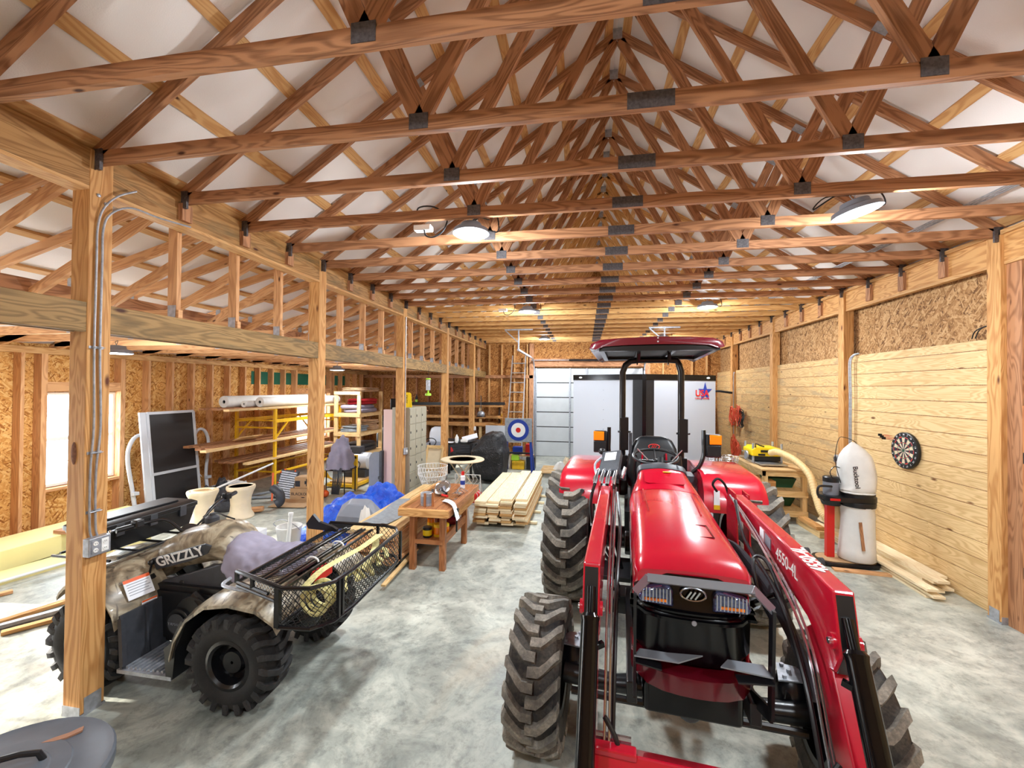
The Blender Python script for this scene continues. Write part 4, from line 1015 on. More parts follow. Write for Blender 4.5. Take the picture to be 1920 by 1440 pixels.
# warning labels on the near front fender
def lab(c, up, w, h, nm):
    M_ = frame(c, (.12, 1, 0), up); b = MB(); b.M = M_; b.prism([(-w / 2, -h / 2), (w / 2, -h / 2), (w / 2, h / 2), (-w / 2, h / 2)], 'z', -.002, .002); l = G(b, nm, 'paper', smooth=0)
    b = MB(); b.M = M_; b.prism([(-w / 2, h / 2 - h * .16), (w / 2, h / 2 - h * .16), (w / 2, h / 2), (-w / 2, h / 2)], 'z', .002, .003); G(b, 'orange_band', 'orange', l, smooth=0)
    b = MB(); b.M = M_
    for i in range(5): z = h / 2 - h * .28 - h * .13 * i; b.prism([(-w * .42, z), (w * (.42 - .08 * (i % 2)), z), (w * (.42 - .08 * (i % 2)), z + h * .03), (-w * .42, z + h * .03)], 'z', .002, .003)
    G(b, 'printed_lines', 'grey', l, smooth=0)
lab((-3.205, 2.585, .70), (-.5, 0, .87), .17, .145, 'warning_label'); lab((-3.150, 2.62, .565), (-.12, 0, 1), .10, .075, 'warning_label')
# handlebar
b = MB(); b.tube(smoothpath([(-3.36, 2.62, 1.10), (-3.33, 2.74, 1.11), (-3.27, 2.84, 1.10), (-3.18, 2.90, 1.0), (-3.17, 2.98, .98), (-3.17, 3.06, 1.0), (-3.18, 3.14, 1.10), (-3.22, 3.28, 1.14), (-3.26, 3.42, 1.15)], 6), .012, 8); b.tube([(-3.22, 2.98, .88), (-3.17, 2.98, .98)], .04, 10); hb = G(b, 'handlebar', 'blackmetal')
for pts, lv in (([(-3.385, 2.56, 1.10), (-3.345, 2.68, 1.11)], -1), ([(-3.24, 3.38, 1.15), (-3.28, 3.52, 1.155)], 1)):
    b = MB(); b.tube(pts, .019, 10); G(b, 'grip', 'black', hb)
    b = MB(); p = Vector(pts[0 if lv < 0 else 1]); q = Vector(pts[1 if lv < 0 else 0]); b.tube([q + Vector((-.02, 0, .0)), q + Vector((-.07, lv * .02, -.01)), p + Vector((-.05, 0, -.01))], .008, 6); b.ball(p + Vector((-.05, 0, -.01)), .012); G(b, 'brake_lever', 'chrome', hb)
    b = MB(); b.box(q.x - .03, q.x + .03, q.y - .03, q.y + .03, q.z - .02, q.z + .04); G(b, 'switch_housing', 'black', hb, bevel=.01)
b = MB(); b.M = frame((-3.20, 2.98, .97), (0, 1, 0), (-1, 0, .5)); b.lathe([(.05, -.03), (.075, .0), (.06, .035), (.001, .04)], 18); G(b, 'instrument_pod', 'black')
b = MB(); b.M = frame((-2.98, 2.97, 1.085), (1, 0, 0), (0, 1, 0)); b.lathe([(.05, -.02), (.05, .02), (.03, .035), (.001, .035)], 16); b.lathe([(.02, .03), (.02, .05), (.001, .05)], 10); G(b, 'fuel_cap', 'darkgrey')
b = MB(); b.tube(smoothpath([(-3.15, 3.0, 1.02), (-3.05, 3.05, 1.11), (-2.9, 3.02, 1.10), (-2.8, 3.0, 1.09)], 5), .006, 6); b.tube(smoothpath([(-3.2, 3.1, 1.05), (-3.1, 3.12, 1.15), (-3.05, 3.0, 1.12), (-3.1, 2.92, 1.02)], 5), .006, 6); G(b, 'cable', 'black')
# racks
b = MB()
for y in (2.55, 2.75, 2.95, 3.15, 3.35): b.tube([(-3.95, y, .88), (-3.42, y, .88)], .01, 6)
for X in (-3.95, -3.7, -3.42): b.tube([(X, 2.6, .88), (X, 3.35, .88)], .01, 6)
G(b, 'front_rack', 'blackmetal')
rt = [(-2.16, 2.34, 1.0), (-1.72, 2.19, 1.0), (-1.56, 2.22, 1.0), (-1.48, 2.32, 1.0), (-1.46, 2.5, 1.0), (-1.48, 3.20, 1.0), (-1.54, 3.30, 1.0), (-1.66, 3.34, 1.0), (-2.16, 3.33, 1.0)]
b = MB(); b.tube(rt, .013, 8)
for (x, y) in ((-2.16, 2.34), (-2.0, 2.285), (-1.47, 2.36), (-1.47, 2.40), (-1.475, 3.24), (-2.16, 3.33), (-1.72, 3.335)): b.bar((x, y, .77 if x > -1.9 else .93), (x, y, 1.0), .02, .02)
b.tube([(-2.16, 2.34, .935), (-1.85, 2.235, .935)], .01, 6); b.tube([(-2.16, 2.34, .91), (-1.78, 2.21, .91)], .009, 6)
b.bar((-1.76, 2.205, .765), (-1.76, 2.205, 1.0), .03, .03)
lo = [(p[0], p[1], .765) for p in rt if p[0] > -1.77]
b.tube([(-1.76, 2.205, .765)] + lo[1:] + [(-1.76, 3.33, .765), (-1.76, 2.205, .765)], .013, 8)
b.tube([(-2.16, 2.34, .93), (-2.16, 3.33, .93)], .012, 8)
rk = G(b, 'rear_rack_frame', 'blackmetal')
b = MB()
for x in (-2.12, -2.0, -1.97, -1.86, -1.83, -1.765): b.bar((x, 2.36 - (x + 2.16) * .33, .965), (x, 3.32, .965), .015, .015)
G(b, 'deck_slat', 'blackmetal', rk, smooth=0)
def mesh_panel(b, P, Q, h0, h1, pitch=.045, r=.0016, slant=1):
    """diamond wire mesh between two ground points P, Q from z=h0 to z=h1 (vertical panel)"""
    P = Vector(P); Q = Vector(Q); L = (Q - P).length; d = (Q - P) / L; H = h1 - h0
    t = -H
    while t < L:
        for sg in (1, -1):
            a, c = t, t + H; za, zc = (h0, h1) if sg > 0 else (h1, h0)
            a2, c2 = max(a, 0), min(c, L)
            if c2 > a2 + .005:
                z1 = za + (zc - za) * (a2 - a) / H; z2 = za + (zc - za) * (c2 - a) / H
                b.bar((P.x + d.x * a2, P.y + d.y * a2, z1), (P.x + d.x * c2, P.y + d.y * c2, z2), r * 2, r * 2)
        t += pitch
b = MB(); mesh_panel(b, (-1.76, 2.205), (-1.56, 2.22), .765, 1.0); mesh_panel(b, (-1.56, 2.22), (-1.47, 2.35), .765, 1.0); mesh_panel(b, (-1.47, 2.40), (-1.475, 3.22), .765, 1.0); mesh_panel(b, (-1.55, 3.30), (-1.76, 3.335), .765, 1.0); mesh_panel(b, (-1.76, 2.205), (-1.76, 3.335), .765, .96); mesh_panel(b, (-1.98, 2.28), (-1.78, 2.215), .94, 1.0, .03)
G(b, 'wire_mesh', 'blackmetal', rk, smooth=0)
b = MB(); 
def flat_mesh(b, x0, x1, y0, y1, z, pitch=.045, r=.0016):
    W = x1 - x0; t = y0 - W
    while t < y1:
        for sg in (1, -1):
            a, c = max(t, y0), min(t + W, y1)
            if c > a + .004:
                xa = x0 + (a - t) if sg > 0 else x1 - (a - t); xc_ = x0 + (c - t) if sg > 0 else x1 - (c - t)
                b.bar((xa, a, z), (xc_, c, z), r * 2, r * 2)
        t += pitch
flat_mesh(b, -2.12, -1.98, 2.36, 3.32, .957); flat_mesh(b, -1.97, -1.85, 2.32, 3.32, .957); G(b, 'deck_mesh', 'blackmetal', rk, smooth=0)
b = MB(); flat_mesh(b, -1.76, -1.48, 2.24, 3.30, .765); G(b, 'basket_floor_mesh', 'blackmetal', rk, smooth=0)
b = MB(); b.tube(smoothpath([(-2.30, 2.44, .90), (-2.28, 2.36, .89), (-2.1, 2.33, .89), (-1.95, 2.33, .90)], 5), .011, 8); G(b, 'grab_rail', 'gal')
b = MB(); b.box(-1.80, -1.74, 2.55, 2.72, .86, .93); G(b, 'tail_light', 'redplain', bevel=.01)
for y in (2.62, 2.92):
    b = MB(); b.tube([(-1.86, y + .03 * math.cos(t) * 0, .975 + .0) if False else (-1.83 + .045 * math.cos(t), y, .975 + .03 * math.sin(t)) for t in [PI * k / 8 for k in range(9)]], .006, 6); G(b, 'white_clip', 'white')
b = MB(); b.prism([(-2.30, 1.02), (-2.24, 1.10), (-2.18, 1.04), (-2.06, 1.01), (-2.02, .99), (-2.02, .97), (-2.28, .98)], 'y', 3.20, 3.23); G(b, 'rack_hook', 'black', smooth=0)
# things resting on the quad bike
b = MB(); b.loft([[(-2.72 + 0 * 0, YC + px, z) for px, z in [(-.20, .76), (-.22, .85), (-.17, .98), (-.08, 1.03), (.08, 1.03), (.17, .98), (.22, .85), (.20, .76)]],
                  [(-2.58, YC + px, z) for px, z in [(-.235, .66), (-.24, .78), (-.20, .93), (-.08, .99), (.08, .985), (.18, .93), (.23, .78), (.22, .68)]],
                  [(-2.46, YC + px, z) for px, z in [(-.23, .68), (-.23, .76), (-.18, .88), (-.07, .92), (.08, .93), (.17, .88), (.22, .78), (.22, .70)]],
                  [(-2.36, YC + px, z) for px, z in [(-.22, .72), (-.22, .78), (-.19, .87), (-.08, .93), (.08, .92), (.18, .88), (.22, .78), (.22, .72)]],
                  [(-2.22, YC + px, z) for px, z in [(-.22, .74), (-.23, .80), (-.20, .90), (-.08, .96), (.08, .95), (.19, .91), (.23, .80), (.22, .74)]],
                  [(-2.12, YC + px, z) for px, z in [(-.20, .78), (-.21, .82), (-.19, .88), (-.08, .94), (.08, .94), (.19, .89), (.2, .82), (.2, .78)]]])
o = b.build('seat_cover', M['cloth_grey'], smooth=60, subd=3)
tx = bpy.data.textures.new('wrinkle', 'CLOUDS'); tx.noise_scale = .065
dm = o.modifiers.new('wrinkles', 'DISPLACE'); dm.texture = tx; dm.strength = .035; dm.mid_level = .5
tag(o, 'wrinkled purplish grey cloth thrown over the quad bike seat', 'cloth')
cb = thing('cargo_box', 'long black plastic storage box on the front rack of the quad bike', 'storage box', (-3.72, 3.0, .89))
b = MB(); b.loft([[(-3.74 + px, 2.99 + py, z) for px, py in rrect(w, l, .03, 3)] for z, w, l in ((.892, .30, .72), (1.02, .34, .78), (1.06, .36, .80))]); b.build('box_body', M['black'], cb, bevel=.004)
b = MB(); b.loft([[(-3.74 + px, 2.99 + py, z) for px, py in rrect(w, l, .03, 3)] for z, w, l in ((1.062, .37, .82), (1.095, .37, .82), (1.115, .31, .76))])
b.box(-3.83, -3.65, 2.70, 3.28, 1.115, 1.13); b.build('box_lid', M['black'], cb, bevel=.004)
for y in (2.72, 2.98, 3.24): MB().box(-3.567, -3.55, y - .03, y + .03, 1.0, 1.09).build('latch', M['darkgrey'], cb, 0, bevel=.003)
st_ = thing('tow_strap', 'pale yellow webbing strap coiled in the rear rack basket', 'strap', (-1.6, 2.5, .78))
b = MB()
for i, (rr, dx) in enumerate(((.085, 0), (.075, .02), (.065, .035), (.08, -.02))):
    b.tube([(-1.60 + dx + .3 * 0, 2.33 + .06 * i * .6 + .0, .875) if False else (-1.61 + rr * math.cos(t) + dx * .2, 2.33 + .035 * i, .87 + rr * math.sin(t)) for t in [2 * PI * k / 20 for k in range(20)]], .010, 6, loop=True, flat=1.3)
b.build('coil', M['rope'], st_)
b = MB(); P_ = smoothpath([(-1.70, 2.35, .93), (-1.66, 2.45, .99), (-1.62, 2.6, 1.01), (-1.56, 2.78, 1.03), (-1.52, 2.95, 1.06), (-1.56, 3.0, 1.03), (-1.50, 2.86, .98), (-1.50, 2.72, .90)], 6); b.tube(P_, .03, 8, flat=.14); b.build('strap_end', M['rope'], st_)
b = MB()
for i in range(4):
    cx, cy = -1.60 + rnd.uniform(-.03, .05), 2.68 + .16 * i
    b.tube(smoothpath([(cx + .09 * math.cos(t * 1.3) * rnd.uniform(.5, 1), cy + .10 * math.sin(t), .81 + .05 * rnd.random()) for t in range(9)], 5), .018, 6, flat=.5)
o = b.build('tangled_rope', M['rope']); tag(o, 'heap of tangled yellowish rope at the far end of the rack basket', 'rope')
# ---- grey round bin in the near corner
tb = thing('round_bin', 'grey round bin with flat lid at the bottom left corner', 'bin', (-2.16, 1.26, 0))
c0 = (-2.115, 1.185, 0); R_ = .345
b = MB(); b.lathe([(.22, .0), (.235, .02), (.27, .66), (.285, .68), (.275, .69), (.25, .66)], 36, c0, cap=True); b.build('bin_body', M['darkgrey'], tb)
b = MB(); b.lathe([(R_ - .002, .655), (R_, .665), (R_, .70), (R_ - .008, .712), (R_ - .03, .706), (.22, .714), (.215, .719), (.16, .721), (.155, .726), (.09, .728), (.001, .729)], 44, c0); ld_ = b.build('bin_lid', plain('bin lid plastic', (88, 94, 102), .35, 0, .12, 9), tb, smooth=25)
b = MB(); b.tube([(-2.23, 1.16, .72), (-2.22, 1.175, .755), (-2.18, 1.21, .768), (-2.10, 1.27, .768), (-2.06, 1.30, .755), (-2.05, 1.31, .72)], .011, 8); b.build('lid_handle', M['black'], ld_)
b = MB(); b.prism([(-2.16, 1.37), (-2.12, 1.385), (-2.09, 1.41), (-2.07, 1.45), (-2.09, 1.47), (-2.11, 1.43), (-2.14, 1.40)], 'z', .7135, .7205); b.build('rust_patch', plain('rusty dirt', (150, 108, 84), .8), ld_)
# outlet box and conduits on the nearest post
oc = thing('outlet_box', 'double grey metal outlet box low on the nearest post', 'outlet', (-3.215, 2.31, 1.10))
b = MB(); b.box(XL + .002, XL + .055, 2.235, 2.365, 1.045, 1.165); b.build('box_body', M['gal'], oc, 0, bevel=.006)
for i, y in enumerate((2.272, 2.328)):
    b = MB(); b.box(XL + .055, XL + .058, y - .021, y + .021, 1.062, 1.148); r_ = b.build('outlet_plate', M['gal' if i == 0 else 'white'], oc, 0)
    for z in (1.083, 1.127):
        b = MB(); b.lathe([(.015, XL + .058), (.014, XL + .061), (.001, XL + .061)], 14, (0, y, z), 'x'); rr = b.build('socket', M['white'], r_)
        b = MB(); b.box(XL + .061, XL + .062, y - .006, y - .004, z - .004, z + .005); b.box(XL + .061, XL + .062, y + .004, y + .006, z - .004, z + .005); b.build('socket_slot', M['black'], rr, 0)
for i, (y, lab_) in enumerate(((2.278, 'left metal conduit running up the nearest post and curling away under the beam'), (2.312, 'right metal conduit running up the nearest post into the header beam'))):
    b = MB(); x = XL + .012
    pts = [(x, y, 1.165), (x, y - .012, 1.25), (x, y - .014, 1.6), (x, y + .002 + .006 * i, 1.9), (x, y - .004, 2.4), (x, y, 3.0), (x, y + .003, 3.22)]
    pts += [(x + .01, y + .03, 3.36), (x + .03, y + .10, 3.47), (x + .03, y + .22, 3.56)] if i == 0 else [(x + .01, y + .04, 3.34), (x + .02, y + .16, 3.43), (x + .02, y + .36, 3.44), (x + .04, y + .60, 3.46)]
    b.tube(smoothpath(pts, 6), .0065, 8); o = b.build('conduit', M['gal']); tag(o, lab_, 'conduit')
for z in (1.33, 1.72, 2.42):
    b = MB(); b.bar((XL + .002, 2.25, z), (XL + .002, 2.335, z), .003, .018, up=(0, 0, 1)); b.tube([(XL + .024, 2.258, z), (XL + .024, 2.33, z)], .003, 5)
    o = b.build('conduit_strap', M['gal']); tag(o, 'small metal strap holding both conduits to the nearest post at %s' % {1.33: 'hip height', 1.72: 'eye height', 2.42: 'loft beam height'}[z], 'strap')
# ------------------------------------------------------------------ middle of the shop and the left bay
def one(b, name, mat, label, cat, group=None, kind=None, **k):
    o = b.build(name, M[mat] if isinstance(mat, str) else mat, **k); return tag(o, label, cat, group, kind)
def lumps(b, c, rx, ry, h, seed, n=28, m=22, rough=.16, base=0.0, f=5.0):
    """crumpled heap over an ellipse"""
    r_ = random.Random(seed); ph = [r_.uniform(0, 6) for _ in range(12)]
    def fn(u, v):
        a = 2 * PI * u; r = v ** .8
        er = 1 + .10 * math.sin(3 * a + ph[0]) + .07 * math.sin(7 * a + ph[1])
        x = c[0] + rx * r * er * math.cos(a); y = c[1] + ry * r * er * math.sin(a)
        w = (math.sin(x * f * 3 + ph[2] + 2 * math.sin(y * f * 2 + ph[3])) + math.sin(y * f * 4 + ph[4] + 2 * math.sin(x * f * 2.3 + ph[5])) + .7 * math.sin((x - y) * f * 6 + ph[6]) + .5 * math.sin((x + y) * f * 9 + ph[7]))
        z = base + h * (1 - r ** 2.6) * (1 + rough * w) + .012 * w * (r > .9) + .02 * (1 - r)
        return (x, y, c[2] + max(z, .004))
    b.grid(fn, n * 2, m, closed_u=True); return b

# ---- lumber stacks of new pine boards
proto = None; nb = 0
lay = [(-1.60, 10), (-1.40, 10), (-1.20, 11), (-.97, 11)]
for ci, (x, n) in enumerate(lay):
    for k in range(n):
        jx, jy = rnd.uniform(-.012, .012), rnd.uniform(-.05, .05)
        if k < 5: jx += (-.03, .02, .03, -.02, .0)[k] * (1 if ci % 2 else -1)
        if k == n - 1: jx = 0; jy = .04 * ci
        z = .045 + .036 * k
        if proto is None:
            MB_ = MB().box(x - .095, x + .095, 6.42, 8.72, z, z + .033)
            proto = MB_.build('pine_board', [M['boards']], smooth=0, bevel=.003)
            tag(proto, 'new pale pine board in the neat stack on the floor near the target', 'board', 'stacked new pine boards'); o = proto
        else:
            o = proto.copy(); COL.objects.link(o)
            if k % 3: o.data = proto.data.copy(); uvs = o.data.uv_layers[0].data; du, dv = rnd.uniform(0, 40), rnd.uniform(0, 40); 
            if k % 3:
                for l_ in uvs: l_.uv = (l_.uv[0] + du, l_.uv[1] + dv)
                if k < 8 and k % 3 == 1: o.data.materials[0] = M['board_end']
        o.location = (x + jx, 7.57 + jy, z)
        nb += 1
proto['label'] = 'new pale pine board in the neat stack on the floor near the target'
for i, y in enumerate((6.7, 7.3, 7.9, 8.4)):
    one(MB().box(-1.74, -.74, y, y + .06, .005, .04), 'stack_sticker', 'boards', 'short cross stick lying under the pine board stack, %s' % ('nearest one', 'second one', 'third one', 'farthest one')[i], 'stick', 'sticks under the pine boards', smooth=0)
# ---- older lumber stack on a low dolly
dl = thing('lumber_dolly', 'low wheeled dolly carrying the long lumber stack', 'dolly', (-2.45, 5.4, 0))
MB().box(-2.78, -2.15, 4.75, 6.6, .085, .11).build('deck', M['black'], dl, 0)
for x in (-2.74, -2.22):
    for y in (4.80, 6.5):
        b = MB(); b.lathe([(.035, x - .015), (.035, x + .015)], 16, (0, y, .036), 'x'); w_ = b.build('caster_wheel', M['black'], dl); MB().box(x - .02, x + .02, y - .03, y + .03, .07, .085).build('caster_plate', M['gal'], w_, 0)
pr2 = None
for c in range(4):
    for k in range(9):
        x = -2.70 + .155 * c + rnd.uniform(-.012, .012); z = .112 + .041 * k; yo = rnd.uniform(-.08, .10)
        if pr2 is None:
            pr2 = one(MB().box(x - .07, x + .07, 4.58, 7.02, z, z + .038), 'lumber_board', 'stud', 'brown framing board in the long stack beside the workbench', 'board', 'brown boards stacked beside the workbench', smooth=0, bevel=.003); o = pr2
        else:
            o = pr2.copy(); COL.objects.link(o); o.data = pr2.data.copy(); du, dv = rnd.uniform(0, 40), rnd.uniform(0, 40)
            for l_ in o.data.uv_layers[0].data: l_.uv = (l_.uv[0] + du, l_.uv[1] + dv)
            if k == 8 or rnd.random() < .2: o.data.materials[0] = M['fresh']
        o.location = (x, 5.80 + yo, z)
one(MB().bar((-2.10, 4.20, .06), (-2.14, 5.2, .075), .05, .02), 'loose_stick', 'fresh', 'thin loose stick poking out beside the brown lumber stack', 'stick', smooth=0)
# ---- workbench
wbn = thing('workbench', 'brown wooden workbench with a tray rim and lower shelf', 'workbench', (-1.86, 5.35, 0))
for (x, y) in ((-2.02, 4.80), (-1.655, 4.82), (-2.02, 5.72), (-1.655, 5.72)): MB().box(x - .035, x + .035, y - .035, y + .035, 0, .69).build('leg', M['bench'], wbn, 0, bevel=.003)
b = MB()
for i in range(4): b.box(-2.10 + .125 * i, -1.98 + .125 * i, 4.72, 6.10, .69, .735)
b.box(-1.60, -1.545, 4.72, 6.10, .65, .735); b.build('bench_top', M['bench'], wbn, 0, bevel=.003)
b = MB(); b.box(-2.16, -2.12, 4.70, 6.1, .69, .765); b.box(-2.16, -1.545, 4.67, 4.72, .66, .745); b.build('tray_rim', M['post'], wbn, 0, bevel=.003)
b = MB(); b.box(-2.04, -1.64, 4.80, 5.74, .335, .355); b.box(-2.04, -1.64, 4.775, 4.80, .31, .36); b.box(-1.645, -1.625, 4.8, 5.74, .30, .40); b.build('shelf', M['bench'], wbn, 0, bevel=.002)
b = MB(); b.box(-1.64, -1.60, 5.3, 6.05, .50, .65); b.build('side_apron', M['post'], wbn, 0)
b = MB(); b.lathe([(.017, -1.545), (.017, -1.50)], 12, (0, 4.9, .66), 'x'); b.bar((-1.51, 4.9, .70), (-1.51, 4.9, .44), .018, .018); b.box(-1.53, -1.49, 4.88, 4.92, .66, .72); b.build('clamp', M['blackmetal'], wbn)
def can(x, y, z, r, h, mat, band, label, group=None):
    t = thing('tin_can', label, 'can', (x, y, z), group=group)
    b = MB(); b.lathe([(r, 0), (r, h * .98), (r * .93, h), (r * .9, h * .985), (.001, h * .985)], 20, (x, y, z)); b.build('can_body', M[mat], t)
    b = MB(); b.lathe([(r + .001, h * .2), (r + .001, h * .75)], 20, (x, y, z), cap=False); b.build('can_label', M[band], t)
    return t
can(-1.90, 4.92, .736, .075, .15, 'gal', 'grey', 'grey paint can standing on the near end of the workbench')
for i, (x, y) in enumerate(((-1.885, 4.82), (-1.80, 4.86))):
    one(MB().box(x - .014, x + .014, y - .006, y + .006, .737, .90), 'stir_stick', 'bench', 'wooden stir stick standing upright %s the grey paint can' % ('in front of', 'to the right of')[i], 'stick', smooth=0)
b = MB(); b.grid(lambda u, v: (-1.76 + .30 * u + .0 * v, 5.08 - .35 * u + .12 * v, .742 + .03 * math.sin(PI * u) + (0 if u < .75 else -.12 * (u - .75) / .25)), 10, 3)
one(b, 'paper_sheet', 'paper', 'long curled white paper lying across the workbench corner', 'paper', solid=.002)
b = MB(); b.lathe([(.035, 0), (.035, .17), (.02, .19), (.012, .20), (.012, .215), (.02, .22)], 16, (-1.72, 5.85, .736)); sc_ = thing('spray_can', 'blue and white spray can with a red cap on the workbench', 'spray can', (-1.72, 5.85, .736))
MB().lathe([(.034, 0), (.034, .17), (.022, .185)], 16, (-1.72, 5.85, .736)).build('can_body', M['paper'], sc_); MB().lathe([(.0345, .05), (.0345, .11)], 16, (-1.72, 5.85, .736), cap=False).build('blue_band', M['blue'], sc_); MB().lathe([(.024, .185), (.022, .235), (.001, .235)], 14, (-1.72, 5.85, .736)).build('cap', M['redplain'], sc_)
gl = thing('grinder', 'black angle grinder with a round chrome guard lying on the workbench', 'power tool', (-1.86, 5.38, .736))
b = MB(); b.M = frame((-1.86, 5.40, .83), (1, 0, .2), (0, .75, .66)); b.lathe([(.11, 0), (.115, .02), (.095, .03), (.09, .025), (.04, .02), (.035, .06), (.001, .06)], 26); b.build('guard_disc', M['chrome'], gl)
b = MB(); b.tube([(-1.86, 5.36, .80), (-1.88, 5.42, .77), (-2.0, 5.62, .765), (-2.03, 5.70, .77)], [.045, .04, .032, .035], 12); b.tube([(-1.86, 5.36, .80), (-1.78, 5.30, .78)], .022, 8); b.tube([(-1.97, 5.3, .755), (-2.06, 5.55, .76)], .018, 8); b.build('grinder_body', M['black'], gl)
b = MB(); b.tube([(-1.84, 5.30, .765), (-1.75, 5.27, .76)], .016, 8); b.build('red_switch', M['redplain'], gl)
b = MB(); 
for i in range(5): b.tube(smoothpath([(-1.74 + .04 * i, 5.42 + .05 * i, .745), (-1.70 + .02 * i, 5.36, .78 + .02 * i), (-1.62, 5.44 - .03 * i, .77), (-1.66, 5.54, .745)], 5), .007, 6)
one(b, 'wire_hardware', 'chrome', 'small tangle of shiny wire hardware on the workbench', 'hardware')
b = MB(); b.tube(smoothpath([(-1.80, 5.15, .742), (-1.72, 5.22, .742), (-1.66, 5.18, .742), (-1.62, 5.26, .742)], 5), .003, 5); one(b, 'thin_wire', 'blackmetal', 'thin dark wire lying flat on the workbench', 'wire')
# shelf goods
can(-1.88, 4.90, .356, .055, .12, 'black', 'yellowp', 'short dark can with a yellow band, leftmost on the bench shelf')
can(-1.88, 5.03, .356, .05, .19, 'amber', 'yellow', 'amber can behind the short dark can on the bench shelf')
can(-1.76, 4.95, .356, .055, .15, 'yellow', 'amber', 'yellow can in the middle of the bench shelf')
can(-1.69, 4.90, .356, .03, .26, 'paper', 'blue', 'tall white and blue aerosol can on the bench shelf')
can(-1.71, 5.06, .356, .05, .12, 'yellowp', 'amber', 'small yellow can behind the aerosol on the bench shelf')
dr = thing('red_power_drill', 'dark red power tool lying on the far part of the bench shelf', 'power tool', (-1.78, 5.35, .356))
MB().tube([(-1.9, 5.35, .42), (-1.75, 5.35, .42), (-1.66, 5.36, .42)], [.055, .06, .05], 12).build('tool_body', M['darkred'], dr)
MB().tube([(-1.72, 5.38, .42), (-1.72, 5.46, .52), (-1.70, 5.5, .54)], .025, 8).build('tool_handle', M['black'], dr)
MB().box(-1.95, -1.72, 5.30, 5.5, .356, .37).build('tool_foot', M['black'], dr, 0)
# ---- blue tarp heap with grey hood
b = MB(); lumps(b, (-3.50, 6.05, 0), .68, .92, .42, 3, n=44, m=40, rough=.11, f=2.6)
b2 = MB(); lumps(b2, (-3.24, 6.42, .10), .42, .46, .44, 8, n=34, m=30, rough=.07, f=3.2)
tp = thing('blue_tarp', 'crumpled bright blue tarpaulin heaped beside the brown lumber stack', 'tarp', (-3.5, 6.0, 0))
o1 = b.build('tarp_spread', M['tarp'], tp, smooth=28); o2 = b2.build('tarp_peak', M['tarp'], tp, smooth=28)
tx3 = bpy.data.textures.new('crumple', 'VORONOI'); tx3.noise_scale = .16
for o in (o1, o2): dm = o.modifiers.new('crumple', 'DISPLACE'); dm.texture = tx3; dm.strength = .09; dm.mid_level = .3
gh = thing('grey_hood', 'grey faceted plastic hood lying on the blue tarp', 'plastic cover', (-3.12, 5.35, .30))
b = MB(); b.M = Matrix.Translation((-3.10, 5.45, .34)) @ Euler((.05, .12, .5)).to_matrix().to_4x4() @ Matrix.Scale(.84, 4)
b.loft([[(-.36, -.22, 0), (.30, -.26, 0), (.38, .10, 0), (.20, .30, 0), (-.30, .26, 0)], [(-.34, -.22, .10), (.30, -.26, .08), (.37, .10, .10), (.20, .29, .14), (-.29, .25, .14)], [(-.20, -.14, .27), (.10, -.16, .27), (.17, .06, .29), (.10, .18, .28), (-.16, .16, .28)]])
b.build('hood_shell', M['grey'], gh, smooth=0, bevel=.015)
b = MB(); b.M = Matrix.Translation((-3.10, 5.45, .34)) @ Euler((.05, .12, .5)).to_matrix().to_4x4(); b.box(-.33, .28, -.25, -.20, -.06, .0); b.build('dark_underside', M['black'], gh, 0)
b = MB(); lumps(b, (-2.84, 5.15, .0), .10, .28, .46, 5, n=18, m=14, rough=.10, f=9); one(b, 'white_rags', 'canvas', 'bunch of frayed whitish rags between the blue tarp and the brown lumber', 'rags')
b = MB(); b.grid(lambda u, v: (-2.72 + .34 * u + .04 * math.sin(5 * v), 4.85 + 1.15 * v, .492 + .006 * math.sin(9 * u + 4 * v)), 6, 14); one(b, 'plastic_sheet', 'graystain', 'thin grey sheet draped over the top of the brown lumber stack', 'sheet', solid=.004)
# ---- white bags and buckets near the second post
bk = thing('white_bucket', 'bright white plastic bucket on the floor behind the quad bike rack', 'bucket', (-3.80, 4.95, 0))
b = MB(); b.lathe([(.12, 0), (.15, .32), (.157, .33), (.157, .35), (.14, .35), (.13, .30), (.11, .02)], 24, (-3.80, 4.95, 0)); b.build('bucket_body', M['white'], bk)
b = MB(); b.tube(smoothpath([(-3.95, 4.95, .31), (-3.95, 4.85, .40), (-3.80, 4.82, .47), (-3.65, 4.85, .40), (-3.65, 4.95, .31)], 5), .005, 6); b.build('bucket_handle', M['gal'], bk)
b = MB(); b.tube([(-3.35, 4.30, .0), (-3.30, 4.32, .70)], .022, 12); b.tube([(-3.30, 4.32, .70), (-3.298, 4.322, .73)], .027, 12); one(b, 'white_pipe', 'white', 'short white plastic pipe standing up behind the quad bike rack', 'pipe')
one(MB().box(-4.25, -4.05, 4.62, 4.86, 0, .34), 'white_box', 'white', 'plain white box on the floor between the quad bike and second post', 'box', smooth=0, bevel=.01)
